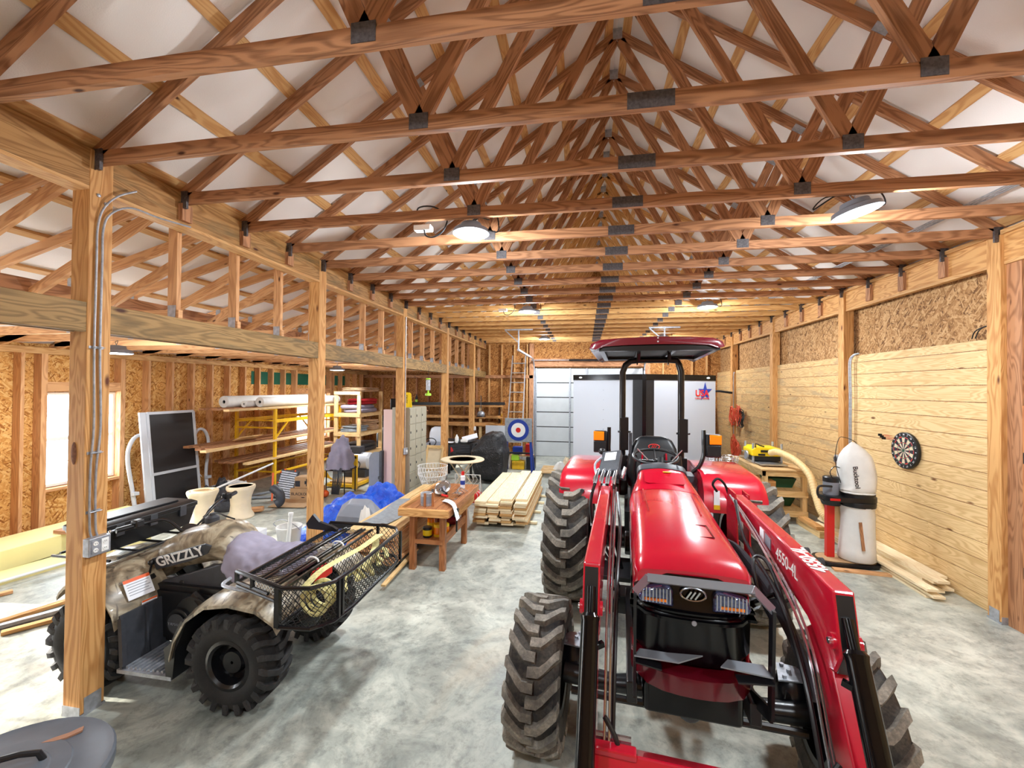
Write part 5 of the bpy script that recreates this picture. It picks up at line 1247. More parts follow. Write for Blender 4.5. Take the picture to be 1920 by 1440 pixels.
# ---- lockers, boards and folded table behind the third post
lk = thing('locker_bank', 'beige metal locker bank with three columns of small doors behind the third post', 'lockers', (-3.3, 7.6, 0))
LY0, LY1 = 7.28, 8.10
MB().box(-3.50, -3.162, LY0, LY1, .0, 1.80).build('cabinet', M['locker'], lk, 0, bevel=.004)
cw_ = (LY1 - LY0) / 3
for c in range(3):
    for r in range(6):
        y0, y1 = LY0 + cw_ * c + .006, LY0 + cw_ * (c + 1) - .006; z0, z1 = .03 + .293 * r, .03 + .293 * (r + 1) - .01
        d = MB().box(-3.162, -3.150, y0, y1, z0, z1).build('locker_door', M['locker'], lk, 0, bevel=.003)
        b = MB(); b.box(-3.150, -3.142, y0 + .02, y0 + .04, (z0 + z1) / 2 - .02, (z0 + z1) / 2 + .02); b.build('door_latch', M['darkgrey'], d, 0)
one(MB().box(-3.68, -3.42, 7.30, 7.34, 0, 1.76), 'foam_board', 'pink', 'tall pale pink foam board standing left of the third post', 'board', smooth=0, bevel=.004)
ft = thing('folding_table', 'grey folded plastic table standing on edge left of the pink board', 'table', (-3.8, 7.25, 0))
b = MB(); b.prism([(-3.93, .0), (-3.93, .86), (-3.90, .93), (-3.84, .97), (-3.72, .98), (-3.72, 0)], 'y', 7.24, 7.28); b.build('table_half', M['grey'], ft, 0, bevel=.008)
b = MB(); b.box(-3.71, -3.66, 7.22, 7.30, 0, 1.0); b.box(-3.735, -3.66, 7.21, 7.31, .48, .53); b.build('folded_edge', M['darkgrey'], ft, 0, bevel=.005)
ys = thing('wet_floor_sign', 'yellow folding floor sign standing on top of the lockers', 'sign', (-3.2, 7.5, 1.8))
b = MB(); b.M = Matrix.Translation((-3.28, 7.42, 1.80)) @ Euler((math.radians(-8), 0, .1)).to_matrix().to_4x4(); b.prism([(-.10, 0), (.10, 0), (.07, .26), (.04, .28), (-.04, .28), (-.07, .26)], 'y', -.01, .01); b.build('sign_panel', M['yellowp'], ys, 0)
text('CAUTION', .045, frame((-3.285, 7.422, 1.93), (0, 0, -1), (1, 0, 0)), M['black'], ys, 'sign_lettering', bold=.001)
# ---- outlets on far posts
for i, (x, y, z, l_) in enumerate(((XL + .003, 7.19, 1.02, 'grey outlet box halfway up the third post'), (XL + .003, 12.06, .98, 'small round white outlet box on the fifth post'))):
    t = thing('outlet_box', l_, 'outlet', (x, y, z))
    MB().box(x, x + .05, y - .05, y + .05, z - .06, z + .06).build('box_body', M['gal' if i == 0 else 'white'], t, 0, bevel=.01)
    b = MB(); b.lathe([(.028, x + .05), (.025, x + .056), (.001, x + .056)], 14, (0, y, z), 'x'); b.build('socket', M['white'], t)
one(MB().tube([(XL + .012, 7.19, 1.08), (XL + .012, 7.19, 2.4), (XL + .012, 7.19, 3.45)], .009, 8), 'conduit', 'gal', 'metal conduit above the outlet on the third post', 'conduit')
# ---- hanging lime trap
bt = thing('insect_trap', 'lime green and clear insect trap hanging on a string under the loft beam', 'insect trap', (-3.2, 8.25, 2.0))
MB().tube([(-3.18, 8.25, 2.37), (-3.18, 8.25, 2.53)], .004, 5).build('string', M['black'], bt)
MB().lathe([(.03, .30), (.05, .29), (.055, .27), (.02, .26)], 18, (-3.18, 8.25, 2.07)).build('trap_lid', M['lime'], bt); MB().lathe([(.045, .05), (.045, .26)], 18, (-3.18, 8.25, 2.07)).build('trap_jar', M['gal'], bt); MB().lathe([(.03, .0), (.065, .01), (.06, .05), (.04, .06)], 18, (-3.18, 8.25, 2.0)).build('trap_base', M['lime'], bt)
MB().tube([(-3.18, 8.25, 2.01), (-3.18, 8.25, 2.12)], .02, 8).build('trap_neck', M['lime'], bt)
# ---- covered grill
gc = thing('covered_grill', 'barbecue grill under a black fabric cover near the target stand', 'grill', (-2.15, 9.6, 0))
def gsec(z, x0, x1, y0, y1, r=.12):
    w, d = x1 - x0, y1 - y0; return [((x0 + x1) / 2 + a, (y0 + y1) / 2 + c, z + .012 * math.sin(9 * a + 7 * c)) for a, c in rrect(w, d, min(r, w / 2.1, d / 2.1), 5)]
b = MB(); b.loft([gsec(.02, -2.48, -1.83, 9.25, 10.15), gsec(.3, -2.50, -1.82, 9.24, 10.16), gsec(.68, -2.56, -1.79, 9.22, 10.18), gsec(.74, -2.58, -1.80, 9.22, 10.18), gsec(.82, -2.47, -1.82, 9.24, 10.16, .2), gsec(1.0, -2.38, -1.84, 9.28, 10.10, .25), gsec(1.10, -2.30, -1.88, 9.34, 10.02, .25), gsec(1.14, -2.2, -1.95, 9.42, 9.9, .12)])
o = b.build('cover_cloth', M['cover'], gc, smooth=60, subd=2); tx2 = bpy.data.textures.new('wrinkle_two', 'CLOUDS'); tx2.noise_scale = .18; dm = o.modifiers.new('w', 'DISPLACE'); dm.texture = tx2; dm.strength = .07; dm.mid_level = .5
# ---- bistro table, planter
bt2 = thing('bistro_table', 'round cream bistro table with crossed metal legs', 'table', (-2.42, 8.2, 0))
MB().lathe([(.27, .715), (.43, .715), (.44, .722), (.44, .738), (.43, .745), (.27, .745)], 36, (-2.42, 8.2, 0), cap=False).build('ring_top', M['cream'], bt2)
MB().lathe([(.25, .728), (.001, .728)], 30, (-2.42, 8.2, 0)).build('glass_centre', M['darkgrey'], bt2)
for s in (-1, 1):
    b = MB(); b.tube([(-2.42 - .30, 8.2 + s * .2, .0), (-2.42 + .22, 8.2 + s * .2, .715)], .012, 7); b.tube([(-2.42 + .30, 8.2 + s * .17, .0), (-2.42 - .22, 8.2 + s * .17, .715)], .012, 7); b.build('crossed_legs', M['cream'], bt2)
pl = thing('wire_planter', 'round white wire basket standing on ornate wire legs behind the workbench', 'wire basket', (-2.75, 7.55, 0))
b = MB(); cx, cy = -2.78, 7.48
for k in range(28):
    a = 2 * PI * k / 28
    for sg in (1, -1): b.tube([(cx + .20 * math.cos(a), cy + .20 * math.sin(a), .40), (cx + .27 * math.cos(a + sg * .2), cy + .27 * math.sin(a + sg * .2), .58), (cx + .27 * math.cos(a + sg * .4), cy + .27 * math.sin(a + sg * .4), .72)], .0035, 4)
for z, r in ((.40, .20), (.56, .265), (.72, .275)): b.tube([(cx + r * math.cos(t), cy + r * math.sin(t), z) for t in [2 * PI * k / 28 for k in range(28)]], .006, 5, loop=True)
b.build('basket', M['white'], pl, smooth=0)
b = MB()
for a in (.4, 2.5, 4.6): b.tube([(cx + .2 * math.cos(a), cy + .2 * math.sin(a), .40), (cx + .12 * math.cos(a), cy + .12 * math.sin(a), .2), (cx + .25 * math.cos(a), cy + .25 * math.sin(a), .0)], .008, 6)
b.build('stand_legs', M['white'], pl)
b = MB()
for i in range(7):
    x = -2.35 + .07 * i; b.tube(smoothpath([(x, 7.6, .02), (x + .05, 7.62, .18), (x - .06, 7.6, .32), (x + .04, 7.6, .46), (x, 7.6, .56)], 4), .004, 5)
for z in (.03, .30, .56): b.tube([(-2.38, 7.6, z), (-1.9, 7.6, z)], .005, 5)
b.tube([(-2.38, 7.6, 0), (-2.38, 7.6, .56)], .007, 5); b.tube([(-1.9, 7.6, 0), (-1.9, 7.6, .56)], .007, 5); b.tube([(-2.38, 7.6, .5), (-2.38, 7.9, 0)], .005, 5); b.tube([(-1.9, 7.6, .5), (-1.9, 7.9, 0)], .005, 5)
one(b, 'wire_trellis', 'white', 'small white wavy wire stand right of the wire basket', 'wire stand', smooth=0)
for i, (x, z0) in enumerate(((-2.68, .73), (-2.60, .73))):
    pass
# gas can, white board
gz = thing('petrol_can', 'red plastic petrol can on the floor behind the workbench', 'petrol can', (-2.05, 7.75, 0))
b = MB(); b.loft([[(-2.05 + px, 7.75 + py, z) for px, py in rrect(w, d, .04, 3)] for z, w, d in ((.005, .24, .17), (.03, .26, .19), (.18, .26, .19), (.23, .20, .14), (.25, .10, .08))]); b.build('can_body', M['redplain'], gz, smooth=50)
b = MB(); b.tube(smoothpath([(-2.14, 7.75, .20), (-2.12, 7.75, .29), (-2.0, 7.75, .29), (-1.97, 7.75, .22)], 5), .015, 8); b.build('can_handle', M['redplain'], gz); MB().tube([(-2.10, 7.75, .24), (-2.13, 7.74, .33)], .02, 8).build('can_spout', M['black'], gz)
b = MB(); b.bar((-1.86, 6.35, .02), (-1.98, 6.55, .62), .22, .012, up=(.3, -1, .2)); one(b, 'pegboard_panel', 'paper', 'narrow white perforated panel leaning on the far end of the workbench', 'panel', smooth=0)
b = MB(); b.bar((-1.98, 6.7, .0), (-2.02, 6.9, .55), .05, .02); one(b, 'orange_level', 'orange', 'orange level tool leaning behind the white perforated panel', 'tool', smooth=0)
# ---- leaning wood framed screens
for i, (x, y) in enumerate(((-3.20, 8.35), (-3.30, 8.6))):
    t = thing('wood_frame', 'light wood framed panel leaning behind the lockers, %s one' % ('front', 'rear')[i], 'frame', (x, y, 0), group='wood frames behind the lockers')
    b = MB(); lx = .10 * i
    for xx in (x - .15, x + .18): b.bar((xx, y, 0), (xx + .08, y + .16, .92), .03, .03)
    for z in (.02, .45, .90): b.bar((x - .15 + .08 * z / .92, y + .16 * z / .92, z), (x + .18 + .08 * z / .92, y + .16 * z / .92, z), .03, .03)
    b.build('frame_rails', M['fresh'], t, 0); b = MB(); b.bar((x + .015, y + .01, .0), (x + .095, y + .17, .90), .30, .006, up=(0, -1, .2)); b.build('backing', M['cream'], t, 0)
# ---- black table with clutter
tb2 = thing('black_table', 'black table behind the fourth post covered with papers and bottles', 'table', (-2.95, 9.6, 0))
MB().box(-3.42, -2.62, 9.76, 10.32, .80, .84).build('table_top', M['black'], tb2, 0, bevel=.005)
for (x, y) in ((-3.38, 9.8), (-2.68, 9.8), (-3.38, 10.28), (-2.68, 10.28)): MB().box(x - .025, x + .025, y - .025, y + .025, 0, .80).build('leg', M['black'], tb2, 0)
MB().box(-3.35, -2.7, 9.79, 9.81, .50, .54).build('rail', M['black'], tb2, 0)
b = MB(); b.bar((-2.98, 10.05, .90), (-2.62, 10.15, 1.0), .26, .02, up=(0, -.3, 1)); one(b, 'white_tray', 'paper', 'white tray tilted on the black table beside the grill', 'tray', smooth=0)
b = MB(); b.bar((-3.1, 10.05, .86), (-2.7, 10.05, .88), .45, .04); one(b, 'grey_case', 'darkgrey', 'flat dark grey case lying on the black table under the white tray', 'case', smooth=0, bevel=.01)
b = MB(); b.lathe([(.035, 0), (.045, .04), (.045, .13), (.02, .17), (.015, .20)], 16, (-3.05, 9.84, .841)); one(b, 'white_bottle', 'white', 'small white bottle on the near edge of the black table', 'bottle')
b = MB(); b.tube([(-2.95, 9.84, .885), (-2.86, 9.85, .90), (-2.78, 9.86, .885)], [.035, .055, .04], 12); one(b, 'white_mask', 'white', 'white rounded respirator like item beside the white bottle', 'mask')
b = MB(); b.bar((-3.42, 9.84, .848), (-3.14, 9.86, .848), .22, .01); one(b, 'white_paper', 'paper', 'white papers hanging over the left corner of the black table', 'paper', smooth=0)
# ---- ride-on mower
rm = thing('riding_mower', 'red riding mower with pale grey seat seen between lockers and fourth post', 'mower', (-3.85, 10.3, 0))
b = MB(); b.loft([[(-3.85 + px, 10.5 + py, z) for px, py in rrect(w, d, .10, 4)] for z, w, d in ((.28, .70, .80), (.50, .78, .90), (.58, .70, .84), (.60, .5, .6))]); b.build('mower_body', M['redplain'], rm, smooth=50)
b = MB(); b.loft([[(-3.80 + px, 10.35 + py, z) for px, py in rrect(w, d, .08, 4)] for z, w, d in ((.62, .42, .42), (.68, .50, .50), (.74, .50, .48), (.76, .4, .4))]); b.build('seat_cushion', M['grey'], rm, smooth=60)
b = MB(); b.loft([[(-3.80 + px, 10.62 + (z - .7) * .15 + py, z) for px, py in rrect(w, d, d / 2.2, 4)] for z, w, d in ((.70, .44, .08), (.80, .50, .12), (.98, .50, .12), (1.10, .42, .10), (1.14, .25, .05))]); b.build('seat_back', M['whitepaint'], rm, smooth=60)
for (x, y, r, w_) in ((-4.2, 10.75, .24, .2), (-3.5, 10.75, .24, .2), (-4.1, 9.95, .16, .12), (-3.55, 9.95, .16, .12)):
    b = MB(); b.lathe([(r * .5, x - w_ / 2), (r * .96, x - w_ / 2), (r, x - w_ * .3), (r, x + w_ * .3), (r * .96, x + w_ / 2), (r * .5, x + w_ / 2)], 24, (0, y, r), 'x'); b.build('wheel', M['tyre_dark'], rm)
b = MB(); b.box(-4.15, -3.5, 9.95, 10.9, .14, .30); b.lathe([(.05, 0), (.05, .06)], 12, (-3.6, 9.9, .60)); b.build('deck', M['orange'], rm, 0, bevel=.02)
b = MB(); b.tube([(-3.8, 10.05, .5), (-3.8, 10.0, .80)], .02, 8); b.tube([(-3.8 + .16 * math.cos(t), 10.0 + .1 * math.sin(t), .80 + .1 * math.sin(t)) for t in [2 * PI * k / 20 for k in range(20)]], .012, 6, loop=True); b.build('steering_wheel', M['black'], rm)
# ---- axe target on blue stand
tg = thing('target_stand', 'blue, white and red round target on a blue stand before the ladder', 'target', (-1.67, 10.75, 0))
MB().box(-2.03, -1.33, 10.70, 10.76, .80, 1.40).build('backboard', M['graystain'], tg, 0, bevel=.004)
for r, mt_, o_ in ((.275, 'blue', .0), (.185, 'white', .002), (.065, 'redplain', .004)):
    MB().lathe([(r, 10.698 - o_), (r, 10.694 - o_), (.001, 10.694 - o_)], 40, (-1.68, 0, 1.10), 'y').build('target_ring', M[mt_], tg)
for x, s in ((-1.98, -1), (-1.38, 1)):
    for y in (10.70, 11.15): b = MB(); b.bar((x, 10.76, 1.0), (x + s * .06, y, .0), .05, .05, up=(1, 0, 0)); b.build('leg', M['blue'], tg, 0)
b = MB(); b.box(-1.98, -1.38, 10.76, 10.80, .48, .52); b.box(-1.98, -1.38, 10.76, 10.80, .80, .86); b.build('cross_rail', M['black'], tg, 0)
bx = [(-1.78, 11.3, .40, .26, .20, .20, 'blue', 'blue tool box seen through the target stand legs'), (-1.48, 11.35, .35, .18, .2, .32, 'redplain', 'red hose reel like case seen through the target stand'), (-1.75, 11.3, .0, .34, .3, .22, 'yellow', 'yellow case on the floor behind the target stand'),
      (-1.42, 11.3, .0, .24, .25, .34, 'black', 'black case on the floor behind the target stand'), (-1.84, 11.3, .225, .22, .2, .16, 'lime', 'lime green bag on the yellow case behind the target stand'), (-2.20, 11.2, .0, .26, .2, .36, 'whitepaint', 'white and blue box on the floor left of the target stand')]
for x, y, z, w_, d, h, mt_, l_ in bx: one(MB().box(x - w_ / 2, x + w_ / 2, y - d / 2, y + d / 2, z, z + h), 'storage_case', mt_, l_, 'case', smooth=0, bevel=.02)
one(MB().box(-1.98, -1.36, 11.2, 11.5, .345, .37).box(-1.98, -1.95, 11.2, 11.5, 0, .345).box(-1.39, -1.36, 11.2, 11.5, 0, .345), 'low_bench', 'ply', 'low wooden bench behind the target stand holding blue and red cases', 'bench', smooth=0)
# ---- ladder
ld = thing('extension_ladder', 'tall aluminium extension ladder leaning on the back wall', 'ladder', (-2.1, 12.6, 0))
for x0, x1 in ((-2.40, -2.29), (-1.90, -1.87)):
    b = MB(); b.bar((x0, 12.75, .02), (x1, 13.32, 3.22), .03, .075, up=(0, 1, 0)); b.build('side_rail', M['alu'], ld, 0)
for k in range(10):
    t = (k + .6) / 10.4; z = .02 + 3.2 * t; y = 12.75 + .57 * t
    b = MB(); b.tube([(-2.40 + .11 * t, y, z), (-1.90 + .03 * t, y, z)], .018, 8); b.build('rung', M['alu'], ld)
# ---- back wall slab rack and odds
sr = thing('slab_rack', 'wooden rack of live edge slabs along the back wall', 'rack', (-4.4, 13.2, 0))
for x in (-5.6, -4.35, -3.25): MB().box(x - .04, x + .04, 12.95, 13.03, 0, 1.72).build('upright', M['fresh'], sr, 0)
for z in (1.02, 1.26, 1.62): MB().box(-5.7, -3.1, 12.95, 13.4, z - .06, z - .02).build('shelf_arm', M['post'], sr, 0)
k = 0
for z0, n in ((1.0, 3), (1.24, 2), (1.60, 1)):
    for i in range(n):
        z = z0 - .018 + .037 * i; x0, x1 = -5.85 + .1 * i, -2.55 - .12 * i; pts = []
        up_ = [(x0 + (x1 - x0) * t / 16, 12.90 + .03 * math.sin(t * 1.3 + i + z0 * 7) + .015 * math.sin(t * 3.1)) for t in range(17)]; dn = [(x, 13.40 + .02 * math.sin(x * 5)) for x, _ in reversed(up_)]
        b = MB(); b.prism(up_ + dn, 'z', z, z + .035); k += 1
        one(b, 'live_edge_slab', 'post', 'wavy edged wooden slab on the back rack, %s slab from the bottom' % ORD[k] if k > 1 else 'wavy edged wooden slab at the very bottom of the back rack', 'slab', 'live edge slabs', smooth=0)
one(MB().bar((-5.6, 12.6, 1.66), (-2.42, 12.75, 1.70), .05, .09), 'dark_rail', 'black', 'long black metal rail lying on the rack before the back wall', 'rail', smooth=0)
for i in range(7):
    one(MB().bar((-4.9 + .06 * i, 12.2, .32 + .045 * i), (-2.75 - .05 * i, 12.1, .32 + .045 * i), .75, .035), 'grey_panel', 'darkgrey', 'dark grey panel in the flat stack by the fifth post, %s from the floor' % ('lowest', 'second', 'third', 'fourth', 'fifth', 'sixth', 'topmost')[i], 'panel', 'dark grey panels', smooth=0)
one(MB().box(-4.3, -2.8, 11.85, 12.45, .0, .30), 'grey_crate', 'darkgrey', 'low dark crate carrying the stack of dark grey panels', 'crate', smooth=0)
one(MB().bar((-3.05, 12.85, .86), (-2.40, 12.85, .86), .02, .30, up=(0, 0, 1)).box(-3.0, -2.45, 12.84, 12.87, 0, .72), 'white_panel', 'whitepaint', 'white panel standing behind the black grill cover', 'panel', smooth=0)
gp = thing('glass_lantern', 'small round glass lantern hanging beside the fifth post', 'lantern', (-3.1, 12.5, 1.2))
b = MB(); b.ball((-3.12, 12.5, 1.38), .12, .12, .10); b.build('globe', M['gal'], gp); b = MB(); b.tube([(-3.12, 12.5, 1.47), (-3.12, 12.5, 1.95)], .01, 6); b.tube([(-3.12, 12.5, 1.48), (-3.12, 12.93, 1.5)], .008, 6); b.lathe([(.16, 0), (.15, .015), (.02, .05)], 18, (-3.12, 12.5, 1.30), cap=False); b.build('hanger', M['blackmetal'], gp)
for i, (x, mt_, l_) in enumerate(((-2.68, 'blackmetal', 'black digging bar leaning on the back wall left of the ladder'), (-2.60, 'yellow', 'yellow handled tool leaning on the back wall left of the ladder'))):
    one(MB().tube([(x, 13.0, 0), (x - .05, 13.40, 1.55 - .2 * i)], .018, 8).tube([(x - .03, 13.3, 1.0 - .1 * i), (x - .02, 13.32, .80 - .1 * i)], .03, 8), 'long_tool', mt_, l_, 'tool')
bs = thing('bottle', 'dark bottle with a green label on the rack beam behind the lockers', 'bottle', (-5.65, 12.98, 1.625))
MB().lathe([(.045, 0), (.045, .20), (.015, .27), (.015, .32)], 14, (-5.45, 13.1, 1.642)).build('bottle_glass', M['black'], bs); MB().lathe([(.046, .06), (.046, .14)], 14, (-5.45, 13.1, 1.642), cap=False).build('bottle_label', M['lime'], bs)

# ---- clothes shelf unit
su = thing('shelf_unit', 'rough pine shelf unit packed with folded clothes and sheets', 'shelves', (-5.8, 10.2, 0))
SX0, SX1, SY0, SY1 = -6.16, -5.46, 9.6, 10.75
for x in (SX0 + .04, SX1 - .04):
    for y in (SY0 + .02, SY1 - .02): MB().box(x - .045, x + .045, y - .02, y + .02, 0, 2.06).build('upright', M['fresh'], su, 0)
for z in (.50, 1.02, 1.50):
    MB().box(SX0, SX1, SY0, SY1, z, z + .02).build('shelf_board', M['ply'], su, 0)
    b = MB(); b.box(SX0, SX1, SY0 - .02, SY0, z - .07, z + .0); b.box(SX1 - .02, SX1, SY0, SY1, z - .07, z); b.build('shelf_rail', M['fresh'], su, 0)
b = MB(); b.box(SX0, SX1, SY0 - .02, SY0 + .02, 1.98, 2.06); b.build('top_rail', M['fresh'], su, 0)
def stack(x, y, z, w, d, h, n, mat, label, seed, cat='fabric', nm='folded_fabric'):
    r_ = random.Random(seed); b = MB()
    for i in range(n):
        zz = z + h * i / n; dx, dy = r_.uniform(-.03, .03), r_.uniform(-.03, .03)
        b.loft([[(x + dx + px, y + dy + py, zz + hh * h / n + .01 * math.sin(px * 14 + i)) for px, py in rrect(w * k, d * k, min(w, d) * .25, 3)] for hh, k in ((0, .92), (.3, 1), (.7, 1), (.98, .93))])
    return one(b, nm, mat, label, cat, smooth=60)
stack(-5.78, 10.2, 2.062, .6, 1.0, .10, 3, 'cloth_tan', 'folded tan canvas lying on top of the shelf unit', 1)
stack(-5.80, 10.15, 1.522, .55, .9, .20, 2, 'cloth_grey', 'grey folded clothes on the top shelf of the shelf unit', 2)
stack(-5.78, 10.3, 1.725, .5, .8, .15, 2, 'cloth_red', 'red folded clothes above the grey clothes in the shelf unit', 3)
stack(-5.83, 10.0, 1.042, .5, .6, .14, 5, 'graystain', 'pile of grey plastic sheets on the middle shelf', 4)
stack(-5.72, 10.48, 1.042, .42, .42, .26, 6, 'cloth_tan', 'bundle of tan straps on the middle shelf at the right', 5)
stack(-5.80, 10.2, .522, .55, .9, .22, 2, 'blacktarp', 'black bags on the lower shelf of the shelf unit', 6)
for i, (x, y, w_, mt_, l_) in enumerate(((-5.95, 9.9, .3, 'whitepaint', 'white box on the floor under the shelf unit'), (-5.62, 10.15, .28, 'darkgrey', 'dark grey storage bin under the shelf unit'), (-5.65, 10.5, .26, 'grey', 'grey storage bin under the far end of the shelf unit'))):
    one(MB().box(x - w_ / 2, x + w_ / 2, y - .15, y + .15, 0, .42), 'storage_bin', mt_, l_, 'bin', smooth=0, bevel=.015)
st2 = thing('black_suitcase', 'large black suitcase standing right of the shelf unit', 'suitcase', (-5.6, 11.5, 0))
b = MB(); b.loft([[(-5.62 + px, 11.5 + py, z) for px, py in rrect(w, .34, .06, 3)] for z, w in ((.05, .60), (.08, .66), (.82, .66), (.86, .60))]); b.build('case_body', M['black'], st2, smooth=50); MB().box(-5.7, -5.5, 11.32, 11.34, .80, .84).build('carry_handle', M['grey'], st2, 0); MB().box(-5.9, -5.84, 11.4, 11.46, 0, .05).build('case_foot', M['gal'], st2, 0)
stack(-5.55, 11.5, .862, .5, .5, .5, 3, 'cloth_dark', 'heap of dark bags with a yellow patch above the black suitcase', 9)
b = MB(); b.bar((-6.5, 11.0, 1.50), (-4.6, 11.9, 1.50), .5, .03).bar((-4.7, 11.9, 0), (-4.7, 11.9, 1.5), .06, .06).bar((-6.4, 11.1, 0), (-6.4, 11.1, 1.5), .06, .06); one(b, 'plank_table', 'truss', 'high plank shelf on posts behind the shelf unit', 'shelf', smooth=0)
one(MB().box(-5.5, -5.1, 11.3, 11.7, 1.517, 1.85), 'dark_crate', 'black', 'tall black crate on the high plank shelf', 'crate', smooth=0, bevel=.02)
# ---- grey draped pile on chair, compressor, yellow frame
gp_ = thing('draped_chair', 'grey cloth piled over a dark wire framed chair right of the second post', 'chair', (-4.9, 7.9, 0))
b = MB(); lumps(b, (-4.93, 7.95, .50), .25, .30, .60, 12, n=24, m=22, rough=.05, f=4.5); o = b.build('grey_cloth', M['cloth_grey'], gp_, smooth=50); tx4 = bpy.data.textures.new('folds', 'CLOUDS'); tx4.noise_scale = .12; dm = o.modifiers.new('folds', 'DISPLACE'); dm.texture = tx4; dm.strength = .16; dm.mid_level = .5
b = MB()
for x in (-5.13, -4.73):
    for y in (7.75, 8.15): b.tube([(x, y, 0), (x, y, .52)], .012, 7)
b.box(-5.15, -4.71, 7.73, 8.17, .48, .51); b.build('chair_frame', M['blackmetal'], gp_, 0)
b = MB()
for i in range(9): b.tube(smoothpath([(-4.95 + .02 * i, 7.72, .55), (-4.93 + .025 * i, 7.67, .35), (-4.97 + .02 * i, 7.70, .12), (-5.0 + .02 * i, 7.73, .02)], 4), .009, 5)
b.build('hanging_straps', M['darkgrey'], gp_)
one(MB().ball((-5.02, 7.56, .07), .07), 'orange_ball', 'orange', 'small orange round float on the floor by the draped chair', 'ball')
ac = thing('air_compressor', 'horizontal silver air tank with hoses under the shelf unit side', 'compressor', (-5.2, 9.0, .12))
b = MB(); b.lathe([(.02, -5.55), (.13, -5.53), (.19, -5.46), (.19, -4.86), (.13, -4.79), (.02, -4.77)], 24, (0, 9.0, .48), 'x'); b.build('air_tank', M['whitepaint'], ac)
b = MB(); b.box(-5.42, -4.9, 8.85, 9.15, .122, .30); b.build('tank_cradle', M['darkgrey'], ac, 0); b = MB(); b.box(-5.38, -5.05, 8.9, 9.1, .62, .80); b.build('pump_unit', M['darkgrey'], ac, 0)
b = MB(); b.tube(smoothpath([(-5.2, 8.86, .55), (-5.0, 8.8, .45), (-5.05, 8.75, .30), (-5.3, 8.72, .25), (-5.6, 8.75, .35), (-5.8, 8.8, .6)], 6), .012, 7); b.build('air_hose', M['black'], ac)
yf = thing('yellow_cart', 'low yellow metal frame cart standing by the air compressor', 'cart', (-4.9, 8.8, 0))
b = MB(); b.box(-4.88, -4.78, 8.28, 8.34, 0, .70); b.box(-5.35, -4.78, 8.28, 8.34, .64, .72); b.box(-5.5, -4.78, 8.27, 8.35, .03, .09); b.box(-4.86, -4.80, 8.3, 9.5, .03, .09); b.box(-5.5, -5.44, 8.3, 9.5, .03, .09); b.build('frame', M['yellow'], yf, 0, bevel=.004)
MB().box(-5.45, -4.86, 8.36, 9.5, .09, .12).build('deck', M['ply'], yf, 0)
# ---- scaffold with lumber and rolls
sf = thing('yellow_scaffold', 'yellow steel scaffold along the left wall loaded with lumber', 'scaffold', (-6.7, 8.7, 0))
for y in (7.68, 10.0):
    b = MB()
    for x in (-7.15, -6.25): b.bar((x, y, .06), (x, y, 1.74), .05, .05); b.lathe([(.055, x - .02), (.055, x + .02)], 14, (0, y, .056), 'x')
    for z in (.42, 1.32, 1.47, 1.70): b.bar((-7.15, y, z), (-6.25, y, z), .03, .03)
    b.build('end_frame', M['yellow'], sf, 0)
for x in (-7.15, -6.25):
    b = MB(); b.bar((x, 7.68, 1.46), (x, 10.0, 1.46), .04, .07); b.bar((x, 7.68, .40), (x, 10.0, .40), .03, .04); b.bar((x, 7.70, 1.12), (x, 8.05, 1.43), .03, .03); b.bar((x, 9.98, 1.12), (x, 9.65, 1.43), .03, .03); b.build('side_rail', M['yellow'], sf, 0)
lev = [(1.745, 5), (1.20, 0), (1.06, 5), (.70, 5)]
pr3 = None
for z0, n, ya, yb_ in ((.70, 5, 6.95, 10.3), (1.06, 6, 6.05, 10.4), (1.725, 4, 6.5, 10.2)):
    one(MB().box(-7.1, -6.3, 7.70, 7.74, z0 - .05, z0 - .012).box(-7.1, -6.3, 9.94, 9.98, z0 - .05, z0 - .012), 'cross_support', 'fresh', 'pair of cross supports under the %s lumber layer on the scaffold' % {.70: 'lowest', 1.06: 'middle', 1.725: 'top'}[z0], 'support', smooth=0)
    for i in range(n):
        x = -7.02 + .75 * i / (n - 1); a = ya + rnd.uniform(0, .5) * (i < n - 1)
        o = MB().box(x - .06, x + .06, a, yb_ - rnd.uniform(0, .3), z0 - .01, z0 + .028)
        one(o, 'scaffold_board', 'fresh' if i == n - 1 else 'truss', 'board laid along the %s level of the yellow scaffold' % {.70: 'lowest', 1.06: 'middle', 1.725: 'top'}[z0], 'board', 'boards on the %s scaffold level' % {.70: 'lowest', 1.06: 'middle', 1.725: 'top'}[z0], smooth=0)
for i, (x, z, r, y0, l_) in enumerate(((-6.86, 1.865, .115, 7.05, 'thick white roll at the back on top of the scaffold'), (-6.60, 1.82, .065, 7.25, 'thin white roll between the two thick ones on the scaffold'), (-6.42, 1.855, .10, 7.45, 'thick white roll at the front on top of the scaffold'))):
    t = thing('white_roll', l_, 'roll', (x, y0, z - r), group=None)
    b = MB(); b.lathe([(r * .28, y0 + .02), (r * .3, y0), (r * .97, y0), (r, y0 + .01), (r, 10.1), (r * .97, 10.12), (.01, 10.12)], 26, (x, 0, z), 'y', cap=False); b.build('roll_sheet', M['canvas'], t)
    b = MB(); b.lathe([(r * .28, y0 + .03), (.001, y0 + .03)], 16, (x, 0, z), 'y'); b.build('roll_core', M['black'], t)
lb = MB(); 
for i in range(6): lb.bar((-6.72 + .03 * i, 7.15, 1.115 + .012 * i), (-6.66 + .03 * i, 7.62, 1.12 + .012 * i), .07, .012)
one(lb, 'moulding_offcuts', 'fresh', 'small bundle of curved wood offcuts on the middle scaffold level', 'offcuts', smooth=0)
